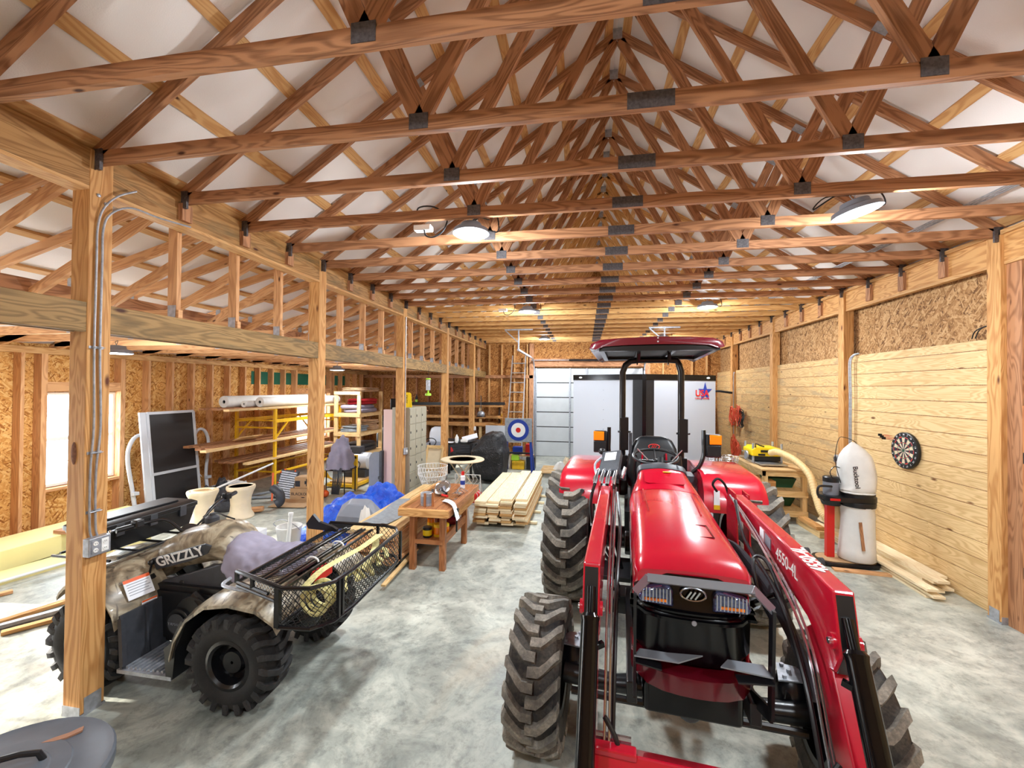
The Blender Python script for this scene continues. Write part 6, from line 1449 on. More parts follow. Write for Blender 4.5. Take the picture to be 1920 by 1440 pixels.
# ---- screen door, hook lamps
sd = thing('screen_door', 'dark mesh screen door in a white frame leaning on the left wall', 'screen door', (-7.1, 6.3, 0))
def lean(y, z): return (-7.02 - .20 * z / 1.72, y, z)
b = MB()
for y in (5.90, 6.74): b.bar(lean(y, .02), lean(y, 1.70), .045, .03, up=(1, 0, 0))
for z in (.04, .68, 1.70): b.bar(lean(5.90, z), lean(6.74, z), .03, .045, up=(0, 0, 1))
b.build('door_frame', M['whitepaint'], sd, 0)
b = MB(); b.face([b.vert(lean(5.92, .05)), b.vert(lean(6.72, .05)), b.vert(lean(6.72, 1.68)), b.vert(lean(5.92, 1.68))]); b.build('mesh_screen', M['screen'], sd, 0, solid=.003)
one(MB().bar((-7.0, 5.80, .02), (-7.22, 5.82, 1.72), .10, .03, up=(1, 0, 0)), 'white_casing', 'whitepaint', 'narrow white strip leaning left of the screen door', 'trim piece', smooth=0)
for i, (y, l_) in enumerate(((5.62, 'white hooked lamp pole leaning left of the screen door'), (7.08, 'white hooked lamp pole leaning right of the screen door'))):
    t = thing('hook_lamp', l_, 'lamp pole', (-7.2, y, 0)); s = 1 if i == 0 else -1
    b = MB(); b.tube(smoothpath([(-7.12, y + s * .06, .03), (-7.2, y + s * .06, .45), (-7.22, y, .92), (-7.22, y + .01 * s, 1.16), (-7.22, y + .10 * s, 1.32), (-7.22, y + .22 * s, 1.34), (-7.22, y + .31 * s, 1.22), (-7.22, y + .32 * s, 1.12)], 7), [.03] * 7 + [.028] * 36, 10); b.build('pole', M['whitepaint'], t)
    b = MB(); b.lathe([(.035, 0), (.05, .03), (.05, .07), (.03, .10)], 14, (-7.22, y + .32 * s, 1.04)); b.build('lamp_socket', M['whitepaint'], t)
    b = MB(); b.tube(smoothpath([(-7.22, y + .32 * s, 1.04), (-7.2, y + .26 * s, .9), (-7.2, y + .22 * s, .72), (-7.18, y + .28 * s, .6), (-7.15, y + .2 * s, .45)], 6), .008, 6); b.build('cord', M['white'], t)
    b = MB(); b.bar((-7.15, y - .02 + s * .06, .20), (-7.15, y + .16 + s * .06, .20), .02, .05); b.bar((-7.15, y + s * .06 - .04, .42), (-7.15, y + s * .06 + .04, .42), .07, .05); b.build('mount_bracket', M['whitepaint'], t, 0)
# ---- floor clutter of the left bay
for i, (x, y, l_) in enumerate(((-5.92, 5.72, 'cream flared planter nearest the quad bike, left of the pair'), (-5.60, 6.12, 'cream flared planter behind and right of the first one'))):
    t = thing('flared_planter', l_, 'planter', (x, y, 0))
    b = MB(); b.lathe([(.19, 0), (.20, .02), (.19, .05), (.155, .11), (.145, .22), (.155, .34), (.185, .43), (.205, .47), (.212, .50), (.208, .525), (.18, .53), (.165, .51), (.15, .42), (.01, .40)], 32, (x, y, 0)); b.build('planter_body', M['cream'], t)
    b = MB(); b.lathe([(.19, .518), (.01, .518)], 24, (x, y, 0)) if i else b.lathe([(.155, .525), (.15, .535), (.13, .535), (.125, .52)], 24, (x, y, 0), cap=False); b.build('planter_inner', M['black' if i else 'cream'], t)
b = MB(); lumps(b, (-6.45, 6.55, 0), .42, .55, .38, 21, n=26, m=20, rough=.15, f=5); one(b, 'black_sheeting', 'blacktarp', 'heap of crumpled black plastic sheeting behind the cream planters', 'sheeting', smooth=30)
b = MB(); lumps(b, (-6.5, 6.9, .30), .30, .22, .08, 23, n=18, m=10, rough=.2, f=7); one(b, 'white_sheet', 'canvas', 'light flat sheet lying on top of the black plastic sheeting', 'sheet', smooth=30)
one(MB().tube([(-6.12, 6.15, .44), (-6.02, 7.35, .66)], .018, 8), 'white_tube', 'white', 'long thin white tube lying diagonally over the black sheeting', 'tube')
one(MB().tube([(-6.9, 5.0, .10), (-5.95, 5.55, .36)], .014, 8).tube([(-6.9, 5.0, .10), (-6.95, 4.97, .02)], .014, 8), 'white_rod', 'white', 'thin white rod leaning between the cargo box and the cream planters', 'rod')
b = MB(); b.tube(smoothpath([(-5.52, 6.75, .34), (-5.36, 6.72, .26), (-5.33, 6.70, .13), (-5.38, 6.66, .08)], 6), .075, 16); one(b, 'drain_pipe', 'darkgrey', 'short curved grey drain pipe right of the cream planters', 'pipe')
one(MB().bar((-5.60, 6.95, .02), (-4.95, 7.05, .02), .55, .012), 'cardboard_sheet', 'cardboard', 'flat brown cardboard sheet on the floor before the scaffold', 'cardboard', smooth=0)
one(MB().bar((-5.75, 6.3, .05), (-5.45, 6.45, .06), .12, .08), 'brown_debris', 'stud', 'small brown wood debris beside the cream planters', 'debris', smooth=0, bevel=.02)
for i, (p, q, l_) in enumerate((((-6.6, 7.2, .02), (-5.9, 7.55, .10), 'weathered grey board on the floor before the scaffold'), ((-6.7, 7.0, .02), (-5.95, 7.3, .03), 'second weathered board lying beside the grey one'))): one(MB().bar(p, q, .12, .02), 'floor_board', 'graystain', l_, 'board', smooth=0)
hp = thing('heater_panel', 'grey ribbed heater panel with orange edges leaning beside the boxes', 'heater', (-5.6, 7.2, 0))
HM = Matrix.Translation((-5.70, 7.22, .0)) @ Euler((math.radians(-16), math.radians(8), .15)).to_matrix().to_4x4()
b = MB(); b.M = HM; b.box(-.17, .17, -.02, .02, .0, .56); b.build('panel_body', M['darkgrey'], hp, 0)
b = MB(); b.M = HM
for i in range(12): b.box(-.15, .15, -.032, -.02, .04 + .042 * i, .065 + .042 * i)
b.build('ribs', M['gal'], hp, 0)
b = MB(); b.M = HM
for x, z in ((-.17, .1), (-.17, .3), (-.17, .5), (.1, .56), (-.1, .56)): b.ball((x, -.02, z), .018, n=8, m=6)
b.M = None; b.bar((-5.84, 7.12, .0), (-5.93, 7.25, .50), .03, .03); b.build('orange_edge', M['orange'], hp)
bb = thing('cardboard_box', 'large printed cardboard box on the floor by the second post', 'box', (-5.3, 7.35, 0))
BMx = Matrix.Translation((-5.30, 7.42, 0)) @ Euler((0, 0, .1)).to_matrix().to_4x4()
b = MB(); b.M = BMx; b.box(-.26, .26, -.17, .2, 0, .22); b.build('box_body', M['cardboard'], bb, 0, bevel=.004)
text('BLACKOUT', .075, BMx @ frame((-.04, -.172, .12), (1, 0, 0), (0, 0, 1)), M['cloth_dark'], bb, 'box_lettering')
b = MB(); b.M = BMx; b.box(-.03, .03, -.172, -.17, .05, .065); b.build('box_mark', M['cloth_dark'], bb, 0)
sb = thing('cardboard_box', 'small cardboard box with dark cutouts stacked on the larger one', 'box', (-5.3, 7.4, .22))
b = MB(); b.M = BMx; b.box(-.20, .13, -.12, .12, .222, .43); b.build('box_body', M['cardboard'], sb, 0, bevel=.004)
b = MB(); b.M = BMx; b.box(-.19, -.09, -.124, -.12, .25, .36); b.box(.0, .07, -.124, -.12, .30, .36); b.box(.03, .07, -.124, -.12, .26, .40); b.build('dark_print', M['cloth_dark'], sb, 0)
one(MB().ball((-5.72, 7.98, .14), .14, .14, .14), 'clear_jug', 'gal', 'round clear jug behind the cardboard boxes', 'jug')
b = MB(); 
for i in range(5): b.tube(smoothpath([(-5.6 + .05 * i, 8.0, .05), (-5.5 + .04 * i, 8.0, .30), (-5.35, 8.02, .42 - .03 * i), (-5.2 + .02 * i, 8.0, .25)], 5), .012, 6)
one(b, 'yellow_cables', 'yellow', 'tangle of yellow cables behind the cardboard boxes', 'cables')
# ---- foam slabs and sticks at far left
one(MB().bar((-6.9, 3.2, .13), (-6.9, 5.6, .13), .60, .24), 'foam_slab', 'foam', 'thick pale yellow foam slab on the floor by the left wall', 'foam slab', smooth=0, bevel=.01)
one(MB().bar((-6.45, 3.0, .025), (-6.15, 5.0, .025), .35, .05), 'foam_sheet', 'foam', 'thinner pale yellow foam sheet on the floor before the thick slab', 'foam sheet', smooth=0)
one(MB().bar((-6.62, 4.35, .275), (-6.62, 5.3, .275), .22, .04), 'grey_plank', 'truss', 'short brown plank resting on the thick foam slab', 'plank', smooth=0)
one(MB().tube([(-6.15, 3.1, .08), (-5.9, 4.6, .08)], .015, 8), 'white_stick', 'white', 'long white stick on the thin foam sheet', 'stick')
for i, (p, q, m_, l_) in enumerate((((-5.35, 2.5, .02), (-5.0, 3.6, .02), 'post', 'tan stick on the floor left of the nearest post, farthest of the three'), ((-5.2, 2.75, .025), (-4.75, 3.5, .025), 'graystain', 'grey painted board on the floor left of the nearest post'), ((-4.95, 2.85, .02), (-4.55, 3.45, .02), 'post', 'tan stick on the floor left of the nearest post, closest of the three'), ((-6.0, 3.1, .02), (-5.85, 3.45, .02), 'stud', 'short brown offcut near the thin foam sheet'))): one(MB().bar(p, q, .06, .03), 'floor_stick', m_, l_, 'stick', smooth=0)
# ------------------------------------------------------------------ trailer and right hand side
tr = thing('cargo_trailer', 'white cargo trailer with black corner trim parked before the garage door', 'trailer', (1.2, 10.5, 0))
ZB, ZT = .62, 2.45
NX, NY = 1.13, 8.45; LX0, LX1, LY = -.24, 2.62, 9.15; YE = 13.0
b = MB(); b.prism([(LX0, LY), (NX, NY), (LX1, LY), (LX1, YE), (LX0, YE)], 'z', ZB, ZT); b.build('trailer_body', plain('trailer skin', (172, 176, 186), .3), tr, 0)
def facequad(b, t0, t1, z0, z1, side, off):
    P0 = Vector((NX, NY, 0)); P1 = Vector((LX0 if side < 0 else LX1, LY, 0)); d = (P1 - P0); n = Vector((d.y, -d.x, 0)).normalized()
    if n.y > 0: n = -n
    a = P0 + d * t0 + n * off; c = P0 + d * t1 + n * off
    b.face([b.vert((a.x, a.y, z0)), b.vert((c.x, c.y, z0)), b.vert((c.x, c.y, z1)), b.vert((a.x, a.y, z1))])
M['treadplate'] = plain('black tread plate', (34, 34, 38), .35, .4, .3, 90, bump=.8)
for side in (-1, 1):
    b = MB(); facequad(b, 0.0, .145 if side < 0 else .13, ZB, ZT - .08, side, .006); facequad(b, 0, 1, ZB - .3, ZB + .02, side, .006); b.build('tread_plate_trim', M['treadplate'], tr, 0, solid=.004)
    b = MB(); facequad(b, 0, 1, ZT - .09, ZT + .02, side, .012); b.build('top_trim', M['blackgloss'], tr, 0, solid=.01)
    b = MB()
    P0 = Vector((NX, NY, 0)); P1 = Vector((LX0 if side < 0 else LX1, LY, 0)); d = P1 - P0; n = Vector((d.y, -d.x, 0)).normalized(); n = -n if n.y > 0 else n
    for t in (.55,): 
        for k in range(8): c = P0 + d * t + n * .006; b.ball((c.x, c.y, .75 + .2 * k), .008, n=6, m=4)
    b.build('rivet', M['gal'], tr)
    c = P0 + d * .88 + n * .03; b = MB(); b.ball((c.x, c.y, ZT - .04), .035, .02, .02, 12, 8); b.build('marker_lamp', M['white'], tr)
b = MB(); b.box(NX - .035, NX + .035, NY - .015, NY + .03, ZB - .3, ZT + .02); b.box(LX0, LX1, LY, YE, ZB - .32, ZB); b.build('nose_post', M['blackgloss'], tr, 0)
b = MB(); b.bar((NX - .9, LY + .2, .35), (NX, NY - .75, .38), .06, .09); b.bar((NX + .9, LY + .2, .35), (NX, NY - .75, .38), .06, .09); b.tube([(NX, NY - .55, .1), (NX, NY - .55, .75)], .035, 10); b.lathe([(.05, 0), (.05, .06)], 12, (NX, NY - .55, 0)); b.bar((NX, NY - .55, .05), (NX, NY - .55, .12), .05, .05); b.build('tongue', M['blackmetal'], tr, 0)
for x in (LX0 + .12, LX1 - .12):
    for y in (11.0, 11.8):
        b = MB(); b.lathe([(.18, x - .1), (.33, x - .1), (.36, x - .06), (.36, x + .06), (.33, x + .1), (.18, x + .1)], 24, (0, y, .36), 'x'); b.build('wheel', M['tyre_dark'], tr)
P0 = Vector((NX, NY, 0)); P1 = Vector((LX1, LY, 0)); d = P1 - P0; n = Vector((d.y, -d.x, 0)).normalized(); n = -n if n.y > 0 else n
def tf(t, z, off=.004): c = P0 + d * t + n * off; return frame((c.x, c.y, z), d, (0, 0, 1))
Mn = tf(.845, 2.13, .009); b = MB(); b.M = Mn
pts = []
for k in range(10): a = PI / 2 + PI * k / 5; r_ = (.17 if k % 2 == 0 else .065); pts.append((r_ * math.cos(a), r_ * math.sin(a) * 1.15))
b.prism(pts, 'z', -.003, .003); b.build('blue_star', M['blue'], tr, 0)
text('USA', .175, tf(.80, 2.10, .014), M['redplain'], tr, 'red_lettering', bold=.004)
text('CARGO TRAILER', .045, tf(.80, 2.00, .014), M['redplain'], tr, 'small_lettering', bold=.001)
# pallet with white bag
pa = thing('wood_pallet', 'small wooden pallet on the floor left of the trailer', 'pallet', (-.55, 10.7, 0))
for i in range(6): MB().box(-1.08, -.30, 10.30 + .17 * i, 10.42 + .17 * i, .10, .12).build('deck_slat', M['ply'], pa, 0)
for x in (-1.04, -.68, -.34): MB().box(x - .03, x + .03, 10.3, 11.27, .0, .10).build('runner', M['ply'], pa, 0)
b = MB(); lumps(b, (-.60, 10.8, .12), .17, .15, .17, 33, n=16, m=12, rough=.08, f=8); one(b, 'white_bag', 'canvas', 'light greenish white bag lying on the pallet', 'bag')
b = MB(); lumps(b, (-.45, 11.08, .12), .12, .12, .24, 34, n=14, m=10, rough=.1, f=9); one(b, 'cream_bag', 'cream', 'smaller cream sack with yellow print behind the white bag', 'sack')
# ---- planer cart
pc = thing('planer_cart', 'wooden rolling cart under the yellow planer by the right wall', 'cart', (3.3, 8.3, 0), 0)
CX0, CX1, CY0, CY1 = 2.93, 3.60, 7.62, 9.0
MB().box(CX0 - .05, CX1 + .03, CY0 - .06, CY1, .845, .87).build('top_board', M['ply'], pc, 0, bevel=.003)
b = MB(); b.box(CX0, CX1, CY0, CY0 + .04, .75, .845); b.box(CX0, CX0 + .04, CY0, CY1, .75, .845); b.build('apron', M['fresh'], pc, 0)
for x in (CX0 + .04, CX1 - .04):
    for y in (CY0 + .04, CY1 - .06): MB().box(x - .035, x + .035, y - .035, y + .035, .09, .80).build('leg', M['fresh'], pc, 0)
for z in (.10, .42):
    b = MB(); b.box(CX0, CX1, CY0, CY1, z + .08, z + .095); b.box(CX0, CX1, CY0 - .02, CY0, z, z + .09); b.box(CX0, CX0 + .02, CY0, CY1, z, z + .09); b.build('shelf', M['fresh'], pc, 0)
for x in (CX0 + .05, CX1 - .05):
    for y in (CY0 + .05, CY1 - .07): b = MB(); b.lathe([(.04, x - .015), (.04, x + .015)], 14, (0, y, .041), 'x'); b.box(x - .02, x + .02, y - .02, y + .02, .07, .1); b.build('caster', M['black'], pc)
pn = thing('thickness_planer', 'yellow and black thickness planer on the wooden cart', 'planer', (3.25, 8.3, .87))
b = MB(); b.box(2.94, 3.42, 8.10, 8.48, .92, 1.02); b.build('lower_housing', M['black'], pn, 0, bevel=.015)
b = MB(); b.prism([(2.92, 1.01), (3.44, 1.01), (3.44, 1.10), (3.38, 1.155), (2.98, 1.17), (2.92, 1.12)], 'y', 8.07, 8.50); b.build('yellow_hood', M['yellowp'], pn, 0, bevel=.015)
for x in (2.95, 3.41):
    for y in (8.10, 8.46): MB().tube([(x, y, .90), (x, y, 1.23)], .02, 10).build('corner_post', M['gal'], pn)
b = MB(); b.box(2.97, 3.38, 7.80, 8.85, .895, .912); b.box(2.97, 3.40, 8.08, 8.50, .87, .90); b.build('feed_table', M['alu'], pn, 0)
b = MB(); b.box(3.06, 3.24, 8.055, 8.07, 1.08, 1.12); b.box(3.02, 3.13, 8.055, 8.07, 1.02, 1.055); b.build('dark_decal', M['black'], pn, 0)
b = MB(); b.lathe([(.07, 2.86), (.075, 2.87), (.07, 2.89)], 20, (0, 8.2, 1.02), 'x'); b.tube([(2.87, 8.2, 1.08), (2.80, 8.2, 1.08)], .01, 6); b.build('hand_wheel', M['alu'], pn)
b = MB(); b.tube([(2.98, 8.08, 1.16), (2.98, 8.08, 1.23), (3.05, 8.08, 1.20), (3.12, 8.08, 1.18)], .012, 7); b.build('carry_handle', M['black'], pn)
for i, (y, z, h, l_) in enumerate(((7.95, .517, .16, 'green plastic tray tilted on the upper shelf of the planer cart'), (8.0, .197, .14, 'green plastic tray on the lower shelf of the planer cart'))):
    t = thing('green_tray', l_, 'tray', (3.3, y, z))
    b = MB(); b.loft([[(3.32 + px, y + .1 + py, z + h_) for px, py in rrect(w, d_, .03, 3)] for h_, w, d_ in ((0, .36, .30), (h, .46, .38))], cap=False); b.face([b.vert((3.15, y - .03, z + .003)), b.vert((3.49, y - .03, z + .003)), b.vert((3.49, y + .23, z + .003)), b.vert((3.15, y + .23, z + .003))]); b.build('tray_shell', M['green'], t, 0, solid=.006)
one(MB().box(2.98, 3.14, 7.66, 7.95, .517, .66), 'wood_block', 'post', 'thick wooden block on the upper cart shelf beside the green tray', 'block', smooth=0)
one(MB().box(3.0, 3.13, 7.7, 8.3, .197, .32), 'dark_box', 'black', 'black box on the lower cart shelf', 'box', smooth=0)
# wire baskets on the fender side
wbk = thing('white_crate', 'white crate behind the right tractor fender holding wire baskets', 'crate', (2.4, 7.6, 0))
MB().box(2.0, 2.62, 7.35, 7.9, .0, .78).build('crate_body', M['whitepaint'], wbk, 0, bevel=.01)
MB().box(2.0, 2.62, 7.345, 7.35, .70, .74).build('crate_rim', M['grey'], wbk, 0)
for i, (x, y, z) in enumerate(((1.98, 7.30, .785), (2.30, 7.50, .785))):
    b = MB()
    for k in range(16):
        a = 2 * PI * k / 16; b.tube([(x + .12 + .12 * math.cos(a), y + .2 + .12 * math.sin(a), z), (x + .12 + .15 * math.cos(a), y + .2 + .15 * math.sin(a), z + .26)], .003, 4)
    for h, r in ((.004, .12), (.10, .132), (.19, .142), (.26, .15)): b.tube([(x + .12 + r * math.cos(t), y + .2 + r * math.sin(t), z + h) for t in [2 * PI * k / 24 for k in range(24)]], .004, 4, loop=True)
    one(b, 'wire_basket', 'chrome', 'shiny wire basket behind the right fender, %s' % ('the left one', 'the right one')[i], 'basket', smooth=0)
for o_ in [o for o in bpy.data.objects if o.name.startswith('wire_basket')]: pass
# ---- dust collector
dc = thing('dust_collector', 'dust collector with two white bags on a red and black stand by the right wall', 'dust collector', (3.3, 5.95, 0))
def oval(x0, x1, y0, y1, n=10):
    r = (y1 - y0) / 2; yc = (y0 + y1) / 2
    return [(x1 - r + r * math.cos(t), yc + r * math.sin(t)) for t in [-PI / 2 + PI * k / n for k in range(n + 1)]] + [(x0 + r + r * math.cos(t), yc + r * math.sin(t)) for t in [PI / 2 + PI * k / n for k in range(n + 1)]]
b = MB(); b.prism(oval(2.88, 3.62, 5.78, 6.16), 'z', .02, .055); b.build('base_plate', M['black'], dc, 40); b = MB(); b.prism(oval(2.92, 3.58, 5.82, 6.12), 'z', .056, .066); b.build('base_top', M['cardboard'], dc, 40)
b = MB(); b.lathe([(.055, 2.875), (.055, 2.91)], 18, (0, 5.80, .056), 'x'); b.lathe([(.055, 2.875), (.055, 2.91)], 18, (0, 6.14, .056), 'x'); b.lathe([(.02, 0), (.02, .03)], 8, (3.55, 5.95, 0)); b.build('wheel', M['darkgrey'], dc)
MB().box(3.04, 3.13, 5.97, 6.03, .066, .80).build('red_upright', M['redplain'], dc, 0, bevel=.004)
b = MB(); b.prism(oval(2.95, 3.58, 5.80, 6.14), 'z', .80, .86); b.lathe([(.185, .74), (.19, .78), (.185, .80)], 26, (3.37, 5.95, 0)); b.lathe([(.18, .86), (.18, .90)], 26, (3.37, 5.95, 0)); b.lathe([(.10, .72), (.13, .80)], 20, (3.12, 6.03, 0)); b.build('blower_housing', M['black'], dc, 40)
MB().box(2.99, 3.1, 5.79, 5.802, .82, .845).build('red_badge', M['redplain'], dc, 0)
b = MB(); b.lathe([(.08, .86), (.085, .88), (.085, 1.02), (.075, 1.03)], 20, (3.09, 5.98, 0)); mo = b.build('motor', M['grey'], dc)
b = MB(); b.lathe([(.088, 1.02), (.088, 1.075), (.07, 1.09), (.001, 1.09)], 20, (3.09, 5.98, 0)); b.build('motor_cap', M['black'], mo)
b = MB(); b.tube(smoothpath([(3.04, 5.86, .98), (2.92, 5.85, .985), (2.88, 5.85, .96), (2.88, 5.85, .87), (2.95, 5.86, .80)], 5), .014, 8); b.build('push_handle', M['black'], dc)
def bag(secs, nm, wr):
    b = MB(); rr = random.Random(wr); L_ = []
    for z, r, dx in secs: L_.append([(3.37 + dx + (r * (1 + .05 * math.sin(5 * t + wr) + .03 * math.sin(9 * t + z * 9))) * math.cos(t), 5.95 + r * (1 + .05 * math.sin(4 * t + wr + z * 3)) * math.sin(t), z) for t in [2 * PI * k / 28 for k in range(28)]])
    b.loft(L_); return b.build(nm, M['canvas'], dc, smooth=60)
ub = bag([(.90, .17, 0), (.915, .195, -.01), (.93, .18, -.02), (.95, .20, -.015), (1.0, .19, 0), (1.1, .195, .0), (1.2, .19, -.01), (1.28, .18, -.015), (1.36, .16, -.02), (1.44, .11, -.03), (1.50, .05, -.04), (1.53, .012, -.05)], 'upper_bag', 2)
lbg = bag([(.07, .17, -.01), (.09, .19, -.01), (.2, .185, -.01), (.45, .175, 0), (.62, .17, .005), (.70, .168, .0), (.73, .175, 0), (.745, .18, 0)], 'lower_bag', 5)
b = MB(); b.bar((3.33, 5.753, .24), (3.30, 5.765, .58), .035, .006, up=(0, 1, 0)); b.build('window_slot', M['truss'], lbg, 0)
text('Bucktool', .075, frame((3.26, 5.768, 1.12), (.12, .0, -1), (1, 0, .12)), M['black'], dc, 'bag_lettering', bold=.001)
b = MB(); b.tube(smoothpath([(3.17, 5.92, 1.02), (3.12, 5.94, 1.3), (3.19, 6.0, 1.56), (3.26, 5.98, 1.58), (3.34, 5.95, 1.54), (3.37, 5.95, 1.50)], 5), .004, 5); b.tube(smoothpath([(3.08, 5.9, 1.05), (3.04, 5.9, 1.15), (3.1, 5.92, 1.22), (3.2, 6.0, 1.2), (3.6, 6.9, 1.15)], 5), .006, 5); b.build('bag_hanger_wire', M['blackmetal'], dc)
# duct hose
hp_ = smoothpath([(3.22, 8.05, 1.08), (3.26, 7.85, 1.12), (3.38, 7.55, 1.04), (3.45, 7.25, .86), (3.44, 7.05, .60), (3.42, 6.85, .40), (3.44, 6.65, .32), (3.40, 6.40, .36), (3.30, 6.20, .48), (3.22, 6.10, .62), (3.18, 6.05, .74)], 22)
b = MB(); b.tube(hp_, [.052 + (.005 if i % 3 == 0 else -.002) for i in range(len(hp_))], 14); one(b, 'duct_hose', 'hose', 'ribbed tan duct hose from the planer down to the dust collector', 'hose', smooth=60)
# ---- dart board with darts
db = thing('dart_board', 'round black and cream dart board hanging on the plank wall', 'dart board', (3.93, 6.03, 1.2))
XD = 3.942; cyd, czd = 5.98, 1.44
b = MB(); b.lathe([(.20, XD), (.225, XD - .005), (.225, XD - .035), (.215, XD - .042), (.001, XD - .042)], 40, (0, cyd, czd), 'x'); b.build('board_rim', M['black'], db)
def ringseg(mat, r0, r1, par, off, nm):
    b = MB()
    for k in range(20):
        if par is not None and k % 2 != par: continue
        a0 = 2 * PI * (k - .5) / 20; a1 = 2 * PI * (k + .5) / 20
        P = [(XD - off, cyd + r * math.sin(a), czd + r * math.cos(a)) for r, a in ((r0, a0), (r1, a0), (r1, (a0 + a1) / 2), (r1, a1), (r0, a1))]
        b.face([b.vert(p) for p in P])
    return b.build(nm, M[mat], db, 0, fixn=False)
ringseg('cream', .018, .168, 0, .0440, 'cream_field'); ringseg('cloth_dark', .018, .168, 1, .0440, 'black_field')
ringseg('redplain', .160, .170, 1, .0450, 'double_ring'); ringseg('green', .160, .170, 0, .0450, 'double_ring'); ringseg('redplain', .095, .103, 1, .0450, 'treble_ring'); ringseg('green', .095, .103, 0, .0450, 'treble_ring')
b = MB(); b.lathe([(.018, XD - .044), (.018, XD - .047), (.001, XD - .047)], 16, (0, cyd, czd), 'x'); b.build('bullseye', M['green'], db)
b = MB()
for k in range(20): a = 2 * PI * (k + .5) / 20; b.tube([(XD - .046, cyd + .018 * math.sin(a), czd + .018 * math.cos(a)), (XD - .046, cyd + .172 * math.sin(a), czd + .172 * math.cos(a))], .0008, 4)
b.tube([(XD - .046, cyd + .172 * math.sin(a), czd + .172 * math.cos(a)) for a in [2 * PI * k / 40 for k in range(40)]], .001, 4, loop=True); b.build('wire_spider', M['gal'], db, 0)
for k, nn in enumerate((20, 1, 18, 4, 13, 6, 10, 15, 2, 17, 3, 19, 7, 16, 8, 11, 14, 9, 12, 5)):
    a = 2 * PI * k / 20; text(str(nn), .030, frame((XD - .0435, cyd - .197 * math.sin(a), czd + .197 * math.cos(a)), (0, -math.cos(a), -math.sin(a)), (0, -math.sin(a), math.cos(a))), M['paper'], db, 'board_number')
for i in range(3):
    t = thing('dart', 'steel dart stuck at the upper edge of the dart board, %s of three' % ('lowest', 'middle', 'highest')[i], 'dart', (3.84, 6.1, 1.6 + .015 * i))
    y, z = 6.10 + .035 * i, 1.565 + .018 * i
    b = MB(); b.tube([(XD - .04, y, z), (XD - .10, y + .01, z + .004), (XD - .15, y + .02, z + .006)], [.0015, .005, .003], 6); b.build('barrel', M['redplain'], t)
    b = MB(); b.bar((XD - .15, y + .02, z + .006), (XD - .19, y + .028, z + .008), .03, .001); b.bar((XD - .15, y + .02, z + .006), (XD - .19, y + .028, z + .008), .001, .03); b.build('flight', M['black'], t, 0)
# ---- lumber on the floor along the right wall
pr4 = None; cols = [(3.60, 4), (3.74, 6), (3.86, 5)]
for c, (x, n) in enumerate(cols):
    for k in range(n):
        xx = x + rnd.uniform(-.025, .025); a = 5.15 + rnd.uniform(-.12, .12) + .12 * c; e = 7.5 - rnd.uniform(0, .3); z = .002 + .029 * k
        o = one(MB().box(xx - .055, xx + .055, a, e, z, z + .026), 'trim_board', 'boards', 'thin pale board in the low pile along the right wall', 'board', 'boards on the floor along the right wall', smooth=0)
o = one(MB().box(3.42, 3.56, 6.9, 7.6, .0, .10), 'short_beam', 'fresh', 'short thick timber on the floor between the cart and dust collector', 'timber', smooth=0)
one(MB().box(3.40, 3.52, 6.95, 7.5, .102, .15), 'short_beam', 'post', 'short timber resting on the thick one behind the dust collector', 'timber', smooth=0)
one(MB().bar((2.98, 5.72, .012), (3.55, 5.66, .012), .09, .022), 'loose_board', 'stud', 'single reddish board lying flat in front of the dust collector', 'board', smooth=0)
# ---- conduits, outlet and cords on the right wall
for i, (y, l_) in enumerate(((7.03, 'metal conduit running up beside the second right post, left of the pair'), (6.99, 'metal conduit running up beside the second right post, right of the pair'))):
    b = MB(); b.tube(smoothpath([(3.93, y - .10, 2.72), (3.90, y - .05, 2.70), (3.88, y, 2.62), (3.88, y + .005, 2.4), (3.88, y - .005, 2.1), (3.88, y, 1.6), (3.88, y, 1.16)], 6), .010, 8); one(b, 'conduit', 'gal', l_, 'conduit')
ob = thing('outlet_box', 'round grey outlet box on the plank wall behind the dust collector', 'outlet', (3.9, 7.35, 1.1))
MB().box(3.88, 3.94, 7.32, 7.43, 1.05, 1.17).build('box_body', M['gal'], ob, 0, bevel=.01); b = MB(); b.lathe([(.04, 3.879), (.035, 3.865), (.001, 3.865)], 16, (0, 7.375, 1.11), 'x'); b.build('round_plug', M['darkgrey'], ob)
b = MB(); b.tube(smoothpath([(3.93, 5.04, 2.72), (3.92, 4.98, 2.80), (3.95, 4.90, 2.84), (4.0, 4.86, 2.85)], 5), .006, 6); b.tube(smoothpath([(3.93, 5.08, 2.72), (3.92, 5.03, 2.79), (3.95, 4.96, 2.83), (4.0, 4.92, 2.84)], 5), .006, 6); one(b, 'cable_ends', 'black', 'two black cable ends curling over the top of the plank wall by the near post', 'cable')
b = MB(); b.tube(smoothpath([(3.88, 11.9, 2.62), (3.86, 11.92, 2.55), (3.86, 11.92, 1.5), (3.86, 11.9, .9)], 5), .01, 7); one(b, 'conduit', 'gal', 'metal conduit beside the farthest right post above the orange cords', 'conduit')
hk = thing('wall_bracket', 'black arm bracket on the far right post above the cords', 'bracket', (3.7, 11.9, 2.1))
b = MB(); b.tube([(3.84, 11.95, 2.10), (3.55, 12.0, 2.14), (3.2, 12.3, 2.14)], .03, 8); b.ball((3.25, 12.25, 2.2), .06); b.build('arm', M['black'], hk)
rc = random.Random(4)
